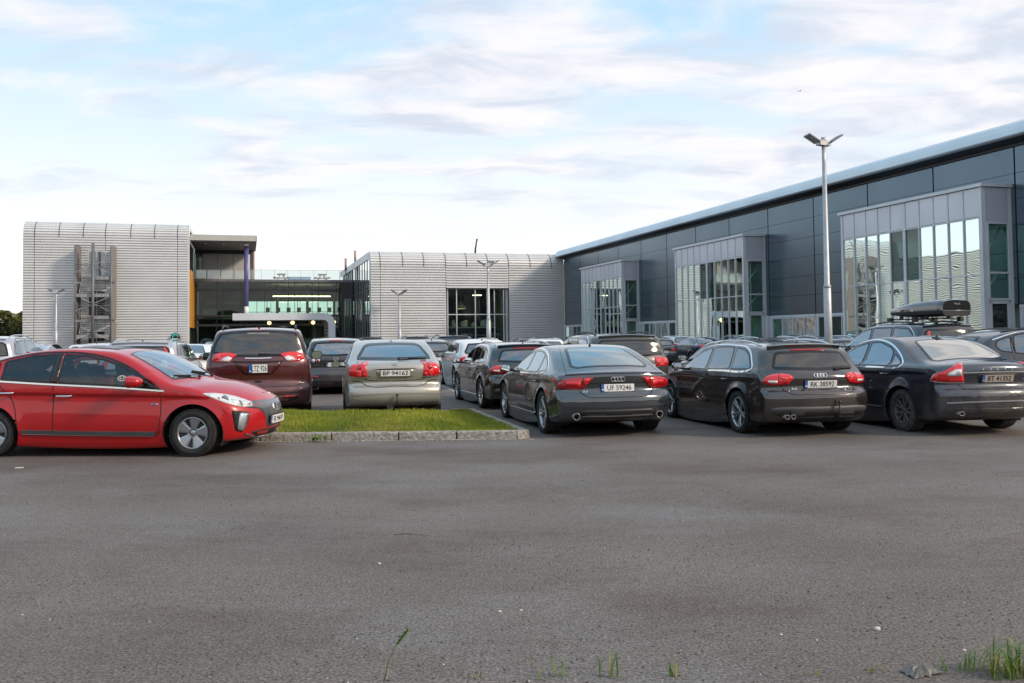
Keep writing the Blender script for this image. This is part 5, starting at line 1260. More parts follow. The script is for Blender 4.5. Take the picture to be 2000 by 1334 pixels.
# ---- 2 dark maroon minivan
def minivan():
    sh = Shape([(2.2, .2), (2.42, .3), (2.48, .5), (2.45, .72), (2.3, .85), (1.9, .98), (1.5, 1.1), (1.0, 1.4), (.5, 1.66), (.1, 1.755), (-.6, 1.79), (-1.6, 1.785), (-2.2, 1.76), (-2.40, 1.72), (-2.47, 1.60), (-2.56, 1.30), (-2.62, 1.16), (-2.63, .95), (-2.62, .72), (-2.70, .64), (-2.71, .5), (-2.65, .35), (-2.5, .28), (-2.2, .24)],
        1.01, 1.545, -1.545, [(2.5, .8), (1.5, 1.02), (-2.7, 1.18)], .345, .30, .02, .35, .24, .07, .08, nose=.1, tail=.05)
    back = sym([(0, 1.725), (.45, 1.715), (.70, 1.68), (.80, 1.50), (.86, 1.30), (.45, 1.225), (0, 1.215)])
    regs = [('tailgate', 'R', sym([(0, 1.76), (.74, 1.72), (.80, 1.5), (.86, 1.3), (.80, 1.0), (.78, .70), (0, .66)]), False), ('rear_bumper', 'R', sym([(0, .64), (.80, .66), (1.1, .75), (1.1, .2), (0, .2)]), False)]
    side = [(1.0, 1.12), (.3, 1.58), (-.5, 1.66), (-2.2, 1.63), (-2.4, 1.25), (-.5, 1.16)]
    c = Car('minivan', 'dusty maroon minivan seen from behind, black roof rails and a short plate', (-4.83 - .24 * 2.6 , 17.0 + .97 * 2.62), HD(104), sh, paints['maroon'], 'cars on the lot', .040, arch=.41, regs=regs, wins=[('rear_window', 'R', back, 'dusty', .045, False), ('side_window', 'S', side, 'tint', .04, True), ('windscreen', 'T', symT([(1.50, .78), (.60, .66)]), 'screen', .03, False)])
    add_wheels(c.root, sh, .345, .235, .23, 'multi', .88)
    c.interior((.3, -.8), 1.15, .45, 1.15, roofz=1.75)
    c.panel('taillight', 'RW', [(.47, 1.265), (.62, 1.30), (.80, 1.305), (.98, 1.30), (1.12, 1.27), (1.12, 1.16), (.98, 1.125), (.85, 1.125), (.60, 1.125), (.54, 1.20)], 'red', .014, .05, True)
    c.panel('reversing_lamp', 'RW', [(.56, 1.20), (.66, 1.235), (.80, 1.20), (.845, 1.14), (.60, 1.135)], 'clear', .019, .05, True)
    c.panel('tail_lens', 'RW', [(.90, 1.275), (1.06, 1.26), (1.06, 1.17), (.90, 1.16)], 'redl', .018, .05, True)
    c.line('tailgate_gap', 'R', [(.80, 1.60), (.86, 1.30), (.865, 1.12), (.84, .85), (.78, .69), (.4, .655), (0, .65)], .016, 'gap', .001)
    c.panel('plate_recess', 'R', sym([(0, 1.13), (.44, 1.125), (.36, .98), (.26, .885), (0, .87)]), paints['maroon'], .001, .08, False)
    c.line('badge_bar', 'R', [(-.24, 1.195), (-.1, 1.19), (.1, 1.19), (.24, 1.195)], .020, 'chrome', .016, False)
    c.line('gate_ledge', 'R', [(-.48, 1.135), (0, 1.12), (.48, 1.135)], .03, 'gap', .004, False)
    c.plate(1.0, 'LTZ 926', 'R', w=.335, h=.155, dusty=False, tw=.80, y=-.0)
    c.panel('latch_recess', 'R', sym([(0, .775), (.08, .77), (.05, .735), (0, .73)]), 'gap', .002, .05, False)
    c.panel('bumper_insert', 'R', sym([(0, .47), (.5, .475), (.78, .50), (.72, .40), (.5, .36), (0, .35)]), 'plastic', .004, .07, False)
    c.panel('rear_reflector', 'R', [(.46, .475), (.72, .485), (.70, .44), (.46, .43)], 'redd', .010, .05, True)
    c.line('bumper_line', 'R', [(-.9, .545), (-.4, .53), (.4, .53), (.9, .545)], .02, 'trim', .004, False)
    c.rails(-1.9, .3, .70, 'trim', .07, .018)
    c.antenna(-2.05, paints['maroon']); c.wiper(-.02, 1.265, -.42, 1.25)
    c.letters('R', 0, 1.665, 'UNIVERSITY OF MARYLAND', .026, .40, 'cloth', depth=.0005, off=.006)
    c.panel('high_brake_light', 'R', sym([(0, 1.735), (.14, 1.735), (.14, 1.722), (0, 1.722)]), 'redd', .006, .05, False)
    c.mirrors(.95, 1.18, .25, .19, cap=paints['maroon'])
    return c
# ---- 3 small graphite MPV with round lamps
def mpv():
    sh = Shape([(1.95, .2), (2.1, .3), (2.15, .5), (2.1, .72), (1.9, .84), (1.5, .98), (1.15, 1.08), (.7, 1.34), (.3, 1.5), (-.2, 1.575), (-.9, 1.57), (-1.6, 1.525), (-1.82, 1.49), (-1.90, 1.35), (-1.98, 1.08), (-2.0, .95), (-1.97, .72), (-2.04, .64), (-2.05, .45), (-1.98, .3), (-1.8, .22)],
        .88, 1.289, -1.289, [(2.1, .8), (1.1, 1.0), (-2, 1.08)], .315, .32, .02, .32, .2, .06, .09)
    c = Car('compact_mpv', 'graphite compact MPV with round rear lamps, parked between minivan and silver car', (-5.25, 26.6), HD(101.5), sh, paints['graphite'], 'cars on the lot', .05, arch=.38,
        regs=[('tailgate', 'R', sym([(0, 1.54), (.6, 1.5), (.66, 1.25), (.70, 1.05), (.62, .8), (.6, .66), (0, .64)]), False)],
        wins=[('rear_window', 'R', sym([(0, 1.46), (.52, 1.44), (.58, 1.40), (.67, 1.14), (.6, 1.08), (0, 1.07)]), 'glass', .045, False), ('side_window', 'S', [(1.0, 1.06), (.3, 1.43), (-.4, 1.49), (-1.5, 1.44), (-1.72, 1.15), (-1.6, 1.10)], 'glass', .04, True), ('windscreen', 'T', symT([(1.1, .66), (.42, .56)]), 'screen', .03, False)])
    add_wheels(c.root, sh, .315, .205, .21, 'multi', .77); c.interior((.25, -.7), .95, .40, 1.05, roofz=1.55)
    for y, m_ in ((.70, 'clear'), (.54, 'redl')):
        for s_ in (-1, 1):
            c.panel('taillight', 'RW', [(s_ * y + .062 * math.cos(a), .945 + .062 * math.sin(a)) for a in np.linspace(0, 2 * math.pi, 17)[:-1]], 'satin', .012, .04)
            c.panel('tail_lens', 'RW', [(s_ * y + .046 * math.cos(a), .945 + .046 * math.sin(a)) for a in np.linspace(0, 2 * math.pi, 17)[:-1]], 'clear' if y > .6 else 'redd', .016, .04)
    c.panel('lamp_field', 'RW', [(.62, 1.03), (.74, 1.03), (.80, .98), (.78, .9), (.62, .99)], 'redd', .006, .05, True)
    c.panel('high_brake_light', 'R', sym([(0, 1.505), (.2, 1.50), (.2, 1.48), (0, 1.48)]), 'redd', .012, .05, False)
    c.badge_oval('R', 0, .985, .055, .055, 'vw'); c.plate(.84, 'CV 437', 'R', tw=.6); c.letters('R', .52, .845, 'GOLF', .022, .10)
    c.panel('plate_recess', 'R', sym([(0, .91), (.32, .91), (.28, .77), (0, .76)]), 'trim', .001, .07, False)
    c.panel('rear_reflector', 'R', [(.50, .53), (.74, .54), (.74, .50), (.50, .49)], 'redd', .006, .05, True)
    c.panel('bumper_insert', 'R', sym([(0, .42), (.7, .43), (.66, .3), (0, .28)]), 'trim', .004, .07, False); c.line('gate_gap', 'R', [(-.62, .70), (0, .685), (.62, .70)], .012, 'gap', .001, False)
    c.wiper(0, 1.10, -.35, 1.12); c.mirrors(.75, 1.10, .19, .14, cap=CM['trim'])
    return c
# ---- 4 champagne silver liftback
def liftback():
    sh = Shape([(2.1, .2), (2.25, .3), (2.30, .5), (2.26, .68), (2.1, .80), (1.65, .92), (1.1, 1.03), (.85, 1.06), (.4, 1.29), (.0, 1.45), (-.4, 1.515), (-.8, 1.51), (-1.15, 1.45), (-1.55, 1.32), (-1.9, 1.18), (-2.08, 1.125), (-2.20, 1.10), (-2.235, 1.04), (-2.22, .85), (-2.19, .73), (-2.29, .67), (-2.31, .52), (-2.29, .42), (-2.2, .36), (-1.9, .30)],
        .885, 1.35, -1.35, [(2.3, .8), (1.1, .98), (-2.3, 1.10)], .318, .40, .02, .34, .17, .045, .062)
    c = Car('silver_liftback', 'champagne silver liftback with tow bar, parked just behind the grass island', (-2.07 - .2 * 2.3, 15.95 + .98 * 2.3), HD(101.3), sh, paints['gold'], 'cars on the lot', .036, arch=.385,
        regs=[('tailgate', 'R', sym([(0, 1.50), (.56, 1.46), (.66, 1.2), (.68, 1.08), (.60, .93), (.55, .83), (.45, .795), (0, .78)]), False), ('rear_bumper', 'R', sym([(0, .75), (.50, .76), (.60, .86), (.95, .86), (.95, .2), (0, .2)]), False)],
        wins=[('rear_window', 'R', sym([(0, 1.462), (.44, 1.448), (.53, 1.41), (.64, 1.24), (.68, 1.155), (0, 1.14)]), 'glass', .05, False), ('side_window', 'S', [(.85, 1.0), (.3, 1.3), (-.3, 1.42), (-.85, 1.40), (-1.35, 1.22), (-1.5, 1.08)], 'glass', .03, True), ('windscreen', 'T', symT([(1.0, .66), (.25, .54)]), 'screen', .03, False)])
    add_wheels(c.root, sh, .318, .205, .21, 'multi', .775); c.interior((.15, -.75), .9, .33, 1.0, roofz=1.5)
    c.panel('taillight', 'RW', [(.60, 1.11), (.70, 1.13), (.88, 1.12), (1.02, 1.06), (1.05, .88), (.88, .855), (.56, .855), (.57, .97)], 'red', .012, .05, True)
    for (y, z, r_, m_) in ((.735, 1.035, .062, 'redd'), (.76, .925, .066, 'redl'), (.625, .90, .036, 'redd')):
        for s_ in (-1, 1):
            c.panel('tail_lens', 'RW', [(s_ * y + r_ * math.cos(a), z + r_ * math.sin(a)) for a in np.linspace(0, 2 * math.pi, 17)[:-1]], m_, .017, .04)
    c.line('lamp_sill', 'RW', [(.56, .845), (.80, .845), (1.03, .865)], .014, 'satin', .014)
    c.plate(.925, 'BP 94162', 'R', blue=False, tw=.86, off=.022)
    c.panel('plate_recess', 'R', sym([(0, 1.005), (.33, 1.005), (.36, .97), (.31, .85), (0, .845)]), paints['gold'], .002, .07, False); c.line('lid_ledge', 'R', [(-.38, 1.012), (0, 1.018), (.38, 1.012)], .035, paints['gold'], .022, False, smooth=False)
    c.line('gate_gap', 'R', [(.66, 1.12), (.59, .96), (.555, .84), (.47, .80), (.2, .785), (0, .782)], .016, 'gap', .001)
    c.line('bumper_crease', 'R', [(-.84, .77), (-.62, .775), (-.5, .70), (0, .69), (.5, .70), (.62, .775), (.84, .77)], .016, 'gap', .001, False)
    c.line('bumper_rib', 'R', [(-.82, .54), (-.3, .565), (.3, .565), (.82, .54)], .022, paints['gold'], .010, False)
    c.badge_oval('R', 0, 1.085, .055, .038, 't'); c.letters('R', .50, .875, 'AVENSIS', .016, .13); c.wiper(-.08, 1.165, -.58, 1.155)
    c.towbar(-.02, .34, .18); c.mirrors(.70, 1.02, .18, .13, cap=CM['trim']); c.antenna(-.95, CM['trim'], .02, .05)
    MB().obox((-2.30, .10, .33), ((1, 0, 0), (0, 1, 0), (0, 0, 1)), (.02, .06, .05)).build('tow_socket', CM['trim'], c.root)
    return c
# ---- estate car (black one and brown one)
EST_SIL = [(2.08, .2), (2.25, .3), (2.29, .5), (2.25, .66), (2.1, .75), (1.7, .865), (1.1, .97), (.85, 1.0), (.45, 1.19), (.05, 1.355), (-.4, 1.415), (-.9, 1.422), (-1.5, 1.39), (-1.88, 1.345), (-1.98, 1.30), (-2.10, 1.14), (-2.24, .99), (-2.31, .93), (-2.33, .86), (-2.30, .74), (-2.395, .665), (-2.41, .5), (-2.37, .33), (-2.25, .23), (-2.0, .2)]
def estate(name, label, loc, hd, pt, text, rimmat, res=.036, dirty=False, rearmat='tint', badge=True):
    sh = Shape(EST_SIL, .913, 1.405, -1.405, [(2.3, .76), (1, .90), (-1, .955), (-2.3, .985)], .325, .40, .02, .34, .22, .05, .060, crease=((-2.0, 1.6, .86, .82, .020),))
    f = [(.80, .925), (.45, 1.12), (.1, 1.265), (-.22, 1.325), (-.20, .945)]; r_ = [(-.28, .95), (-.30, 1.332), (-.75, 1.348), (-1.02, 1.338), (-1.08, .975)]; q = [(-1.15, .98), (-1.10, 1.333), (-1.42, 1.305), (-1.60, 1.22), (-1.76, 1.04), (-1.72, .995)]
    regs = [('front_door', 'S', [(.86, .28), (.92, .88), (.42, 1.2), (-.24, 1.37), (-.26, .28)], True), ('rear_door', 'S', [(-.26, .28), (-.24, 1.37), (-1.05, 1.37), (-1.12, .98), (-1.16, .80), (-1.0, .62), (-.92, .28)], True),
            ('tailgate', 'R', sym([(0, 1.34), (.62, 1.31), (.74, .98), (.72, .80), (.66, .68), (.6, .645), (0, .63)]), False), ('rear_bumper', 'R', sym([(0, .61), (.6, .625), (.70, .70), (1.0, .70), (1.0, .15), (0, .15)]), False)]
    c = Car(name, label, loc, HD(hd), sh, pt, 'cars on the lot', res, arch=.39, regs=regs, wins=[('side_window', 'S', f, 'glass', .022, True), ('side_window', 'S', r_, 'tint', .022, True), ('quarter_window', 'S', q, 'tint', .022, True),
            ('rear_window', 'R', sym([(0, 1.285), (.50, 1.268), (.56, 1.245), (.655, 1.045), (.655, 1.01), (0, .985)]), rearmat, .04, False), ('windscreen', 'T', symT([(.98, .64), (.25, .52)]), 'screen', .03, False)])
    add_wheels(c.root, sh, .325, .245, .238, 'twin5', .79, rimmat); c.interior((.15, -.75), .9, .30, .93, roofz=1.4)
    c.line('window_trim', 'S', [(.86, .905), (.2, .925), (-.9, .957), (-1.70, .978), (-1.795, 1.01), (-1.70, 1.16), (-1.60, 1.265), (-1.44, 1.33), (-1.08, 1.358), (-.6, 1.366), (-.15, 1.35), (.12, 1.29), (.47, 1.14), (.84, .92)], .030, 'chrome', .006)
    c.line('spoiler', 'R', [(-.60, 1.315), (-.3, 1.335), (.3, 1.335), (.60, 1.315)], .05, pt, .045, False)
    c.panel('high_brake_light', 'R', sym([(0, 1.300), (.30, 1.295), (.30, 1.282), (0, 1.284)]), 'redd', .012, .05, False)
    c.panel('taillight', 'RW', [(.48, .885), (.56, .93), (.74, .945), (.95, .93), (1.08, .90), (1.12, .82), (1.02, .785), (.82, .78), (.60, .785)], 'red', .014, .05, True)
    c.panel('tail_lens', 'RW', [(.58, .885), (.75, .90), (.75, .865), (.60, .86)], 'redl', .019, .05, True); c.panel('tail_lens', 'RW', [(.80, .845), (1.02, .845), (1.02, .815), (.80, .81)], 'clear', .019, .05, True)
    c.line('lamp_split', 'RW', [(.765, .94), (.775, .86), (.765, .78)], .008, 'gap', .016)
    if badge:
        c.rings('R', 0, .912, .032); c.plate(.79, text, 'R', dusty=False, off=.02)
        c.letters('R', .42, .72, 'A4', .034, .085); c.letters('R', -.44, .735, 'TDI', .018, .07); c.letters('R', -.44, .712, 'quattro', .016, .09)
    c.line('gate_ledge', 'R', [(-.46, .868), (0, .862), (.46, .868)], .018, 'gap', .003, False)
    c.line('gate_gap', 'R', [(.60, .775), (.56, .69), (.50, .655), (.2, .64), (0, .637)], .016, 'gap', .001)
    for ln in ([(.88, .28), (.93, .88)], [(-.26, .28), (-.235, .93)], [(-1.11, .96), (-1.17, .80), (-1.0, .62), (-.93, .30)]): c.line('door_gap', 'S', ln, .013, 'gap', .001)
    c.line('sill_trim', 'S', [(.93, .25), (-.92, .26)], .03, 'satin' if not dirty else pt, .016)
    c.panel('bumper_insert', 'R', sym([(0, .46), (.55, .465), (.76, .45), (.80, .40), (.70, .33), (.45, .32), (0, .33)]), 'plastic', .008, .07, False)
    c.panel('diffuser', 'R', sym([(0, .315), (.5, .31), (.62, .26), (.45, .235), (0, .235)]), 'gap', .004, .07, False)
    c.exhaust(.58, .315, .037, -2.36); c.exhaust(.48, .315, .037, -2.36)
    c.rails(-1.65, .1, .60, 'satin', .035, .016); c.antenna(-1.62, CM['trim'], .05, .09); c.wiper(-.30, 1.00, -.62, 1.005); c.mirrors(.66, .99, .18, .13, cap=pt); c.handle(-.10, .80, .20); c.handle(-.98, .83, .20)
    return c
# ---- slate grey fastback
def fastback():
    sh = Shape([(2.2, .2), (2.38, .3), (2.42, .5), (2.38, .66), (2.2, .76), (1.7, .87), (1.05, .97), (.75, 1.0), (.3, 1.21), (-.1, 1.345), (-.5, 1.40), (-.9, 1.395), (-1.3, 1.335), (-1.7, 1.228), (-2.1, 1.095), (-2.36, 1.005), (-2.45, .985), (-2.455, .93), (-2.43, .80), (-2.42, .72), (-2.50, .645), (-2.52, .5), (-2.47, .34), (-2.3, .24), (-2, .2)],
        .952, 1.457, -1.457, [(2.4, .78), (1, .90), (-1.2, .955), (-2.0, .965), (-2.5, .96)], .335, .50, .03, .34, .23, .055, .060, nose=.1, tail=.06, crease=((-2.0, 1.7, .86, .80, .020),))
    f = [(.70, .915), (.35, 1.10), (.0, 1.235), (-.32, 1.292), (-.30, .935)]; r_ = [(-.36, .938), (-.385, 1.298), (-.75, 1.30), (-1.05, 1.255), (-1.05, .955)]; q = [(-1.10, .96), (-1.10, 1.245), (-1.35, 1.15), (-1.52, 1.04), (-1.50, .985)]
    pt = paints['slate']
    regs = [('front_door', 'S', [(.80, .28), (.86, .88), (.3, 1.18), (-.32, 1.35), (-.34, .28)], True), ('rear_door', 'S', [(-.34, .28), (-.34, 1.35), (-1.07, 1.29), (-1.15, .92), (-1.22, .80), (-1.08, .62), (-1.0, .28)], True),
            ('tailgate', 'R', sym([(0, 1.12), (.62, 1.05), (.70, .96), (.58, .78), (.50, .66), (.40, .63), (0, .62)]), False), ('rear_bumper', 'R', sym([(0, .60), (.45, .61), (.58, .70), (1.0, .74), (1.0, .15), (0, .15)]), False)]
    c = Car('grey_fastback', 'slate grey fastback with twin round exhausts, parked next to the kerb corner', (1.056, 16.0), HD(102.6), sh, pt, 'cars on the lot', .034, arch=.40, regs=regs,
            wins=[('side_window', 'S', f, 'glass', .02, True), ('side_window', 'S', r_, 'glass', .02, True), ('quarter_window', 'S', q, 'glass', .02, True), ('rear_window', 'T', symT([(-1.16, 0), (-1.18, .42), (-1.26, .50), (-2.02, .64), (-2.14, .56), (-2.18, 0)][1:]), 'hatchglass', .05, False), ('windscreen', 'T', symT([(.92, .64), (.20, .50)]), 'screen', .03, False)])
    add_wheels(c.root, sh, .335, .265, .255, 'twin5', .81); c.interior((.05, -.82), .85, .26, .90, roofz=1.38)
    c.line('window_trim', 'S', [(.76, .895), (.1, .915), (-.8, .935), (-1.42, .962), (-1.575, 1.0), (-1.54, 1.06), (-1.36, 1.175), (-1.10, 1.278), (-.75, 1.328), (-.35, 1.325), (0, 1.262), (.36, 1.125), (.72, .925)], .030, 'chrome', .006)
    c.panel('taillight', 'RW', [(.42, .915), (.60, .915), (.85, .91), (1.02, .89), (1.14, .85), (1.18, .75), (.95, .735), (.62, .735), (.52, .82)], 'redd', .014, .05, True)
    c.panel('tail_lens', 'RW', [(.66, .865), (.98, .86), (1.06, .79), (.66, .775)], 'red', .018, .05, True); c.panel('tail_lens', 'RW', [(.48, .895), (.60, .895), (.61, .80), (.555, .80)], 'red', .018, .05, True); c.line('lamp_split', 'RW', [(.60, .915), (.66, .735)], .009, 'gap', .017)
    c.rings('R', 0, .885, .034); c.plate(.755, 'UF 59246', 'R', off=.02); c.letters('R', .50, .70, 'A7', .034, .085); c.letters('R', -.50, .695, 'quattro', .018, .09)
    c.line('gate_ledge', 'R', [(-.50, .828), (0, .822), (.50, .828)], .016, 'gap', .003, False); c.line('gate_gap', 'R', [(.62, .76), (.54, .66), (.45, .625), (.2, .615), (0, .613)], .016, 'gap', .001)
    c.line('gate_side_gap', 'T', [(-1.2, .56), (-1.8, .68), (-2.3, .76)], .008, 'gap', .001); c.line('gate_side_gap', 'T', [(-1.2, -.56), (-1.8, -.68), (-2.3, -.76)], .008, 'gap', .001)
    c.line('tail_lip', 'R', [(-.78, .955), (-.3, .972), (.3, .972), (.78, .955)], .022, pt, .016, False)
    for ln in ([(.82, .28), (.87, .87)], [(-.34, .28), (-.325, .92)], [(-1.07, .95), (-1.22, .80), (-1.08, .62), (-1.01, .30)]): c.line('door_gap', 'S', ln, .013, 'gap', .001)
    c.panel('diffuser', 'R', sym([(0, .43), (.55, .43), (.60, .37), (.52, .30), (0, .29)]), 'trim', .006, .07, False); c.line('diffuser_trim', 'R', [(-.56, .335), (0, .33), (.56, .335)], .022, 'plastic', .020, False)
    c.line('bumper_rib', 'R', [(-.84, .485), (-.4, .475), (.4, .475), (.84, .485)], .03, pt, .012, False)
    for s_ in (-1, 1): c.exhaust(s_ * .66, .335, .056, -2.43, xo=.04)
    c.line('sill_trim', 'S', [(.93, .26), (-.98, .27)], .04, pt, .018)
    c.antenna(-1.02, CM['trim'], .05, .08); c.mirrors(.56, .98, .20, .14, cap=pt); c.handle(-.20, .80, .20); c.handle(-1.06, .82, .20)
    return c
# ---- dusty navy saloon
def saloon(name='navy_saloon', label='dusty dark blue saloon with spaced chrome letters across the boot lid', loc=(6.70, 15.61), hd=100.5, pt=None, full=True, res=.036):
    sh = Shape([(2.15, .2), (2.31, .3), (2.35, .5), (2.31, .68), (2.15, .78), (1.7, .90), (1.05, 1.0), (.8, 1.03), (.35, 1.24), (-.05, 1.41), (-.5, 1.475), (-.9, 1.465), (-1.3, 1.365), (-1.62, 1.235), (-1.88, 1.135), (-2.05, 1.105), (-2.34, 1.075), (-2.42, 1.03), (-2.425, .92), (-2.40, .74), (-2.49, .67), (-2.50, .5), (-2.46, .34), (-2.3, .25), (-2, .2)],
        .93, 1.4175, -1.4175, [(2.4, .80), (1, .95), (-1.3, 1.0), (-2.5, 1.02)], .325, .42, .045, .34, .22, .05, .060, crease=((-2.0, 1.6, .93, .88, .010),))
    pt = pt or paints['navy']
    f = [(.70, .975), (.35, 1.17), (0, 1.315), (-.30, 1.375), (-.28, .985)]; r_ = [(-.35, .99), (-.37, 1.38), (-.62, 1.385), (-.95, 1.305), (-1.06, 1.24), (-1.08, 1.0)]; q = [(-1.12, 1.0), (-1.105, 1.21), (-1.28, 1.13), (-1.37, 1.05), (-1.34, 1.01)]
    regs = [('front_door', 'S', [(.80, .28), (.86, .92), (.3, 1.25), (-.32, 1.42), (-.32, .28)], True), ('rear_door', 'S', [(-.32, .28), (-.32, 1.42), (-.8, 1.40), (-1.1, 1.24), (-1.14, .95), (-1.18, .80), (-1.02, .62), (-.94, .28)], True),
            ('boot_lid', 'R', sym([(0, 1.10), (.64, 1.06), (.62, .85), (.56, .72), (.50, .69), (0, .68)]), False), ('rear_bumper', 'R', sym([(0, .66), (.52, .67), (.62, .80), (1.0, .80), (1.0, .15), (0, .15)]), False)]
    c = Car(name, label, loc, HD(hd), sh, pt, 'cars on the lot', res, arch=.39, regs=regs if full else (),
            wins=[('side_window', 'S', f, 'glass', .02, True), ('side_window', 'S', r_, 'glass', .02, True), ('quarter_window', 'S', q, 'glass', .02, True), ('rear_window', 'T', symT([(-1.12, .44), (-1.20, .50), (-1.82, .66), (-1.90, .60)]), 'milky', .04, False), ('windscreen', 'T', symT([(.96, .66), (.22, .52)]), 'screen', .03, False)])
    add_wheels(c.root, sh, .325, .225, .215, 'ten', .80, 'rimdirty', 'tyred'); c.interior((.12, -.75), .88, .32, .97, roofz=1.45)
    c.line('window_trim', 'S', [(.76, .955), (.1, .968), (-.8, .980), (-1.30, .985), (-1.42, 1.02), (-1.34, 1.13), (-1.13, 1.265), (-.88, 1.365), (-.58, 1.415), (-.28, 1.405), (.02, 1.342), (.38, 1.19), (.72, .985)], .030, 'chrome', .006)
    c.panel('taillight', 'RW', [(.62, 1.07), (.72, 1.075), (.84, 1.02), (1.0, .96), (1.18, .925), (1.26, .82), (.90, .80), (.60, .80), (.63, .95)], 'red', .014, .05, True)
    c.panel('reversing_lamp', 'RW', [(.65, .985), (.76, .985), (.92, .93), (.95, .89), (.64, .895)], 'clear', .019, .05, True); c.line('lamp_sill', 'RW', [(.60, .792), (.90, .792), (1.26, .812)], .012, 'satin', .014)
    for k, ch in enumerate('VOLVO'): c.letters('R', .24 - .12 * k, .985, ch, .030, .034)
    c.line('boot_trim', 'R', [(-.61, .935), (0, .945), (.61, .935)], .022, 'satin', .012, False)
    c.plate(.85, 'BT 41352', 'R', dusty=True, off=.016); c.panel('plate_recess', 'R', sym([(0, .925), (.34, .925), (.30, .78), (0, .775)]), 'trim', .001, .07, False)
    c.letters('R', -.46, .83, 'D', .03, .022, 'satin')
    c.line('boot_gap', 'R', [(.615, 1.06), (.62, .86), (.575, .735), (.50, .70), (.2, .695), (0, .693)], .016, 'gap', .001)
    c.line('bumper_brightline', 'R', [(-.80, .50), (-.4, .515), (.4, .515), (.80, .50)], .020, 'satin', .012, False); c.line('bumper_rib', 'R', [(-.86, .585), (0, .60), (.86, .585)], .02, pt, .008, False)
    c.line('bumper_lower', 'R', [(-.80, .40), (0, .39), (.80, .40)], .05, pt, .010, False)
    for s_ in (-1, 1): c.exhaust(s_ * .63, .345, .032, -2.43, 1.5, xo=.03)
    for ln in ([(.82, .28), (.87, .92)], [(-.32, .28), (-.305, .97)], [(-1.11, .98), (-1.18, .80), (-1.02, .62), (-.95, .30)], [(-1.90, .76), (-1.72, .64), (-1.78, .60)]): c.line('door_gap', 'S', ln, .013, 'gap', .001)
    c.line('sill_trim', 'S', [(.93, .33), (-.92, .35)], .022, 'satin', .016)
    c.panel('antenna_fin', 'T', [(-1.0, .05), (-1.14, .05), (-1.14, -.05), (-1.0, -.05)], 'trim', .012, .05); c.antenna(-1.02, CM['trim'], .045, .12)
    c.mirrors(.58, 1.02, .19, .14, cap=pt); c.handle(-.16, .86, .20); c.handle(-1.0, .88, .20)
    return c
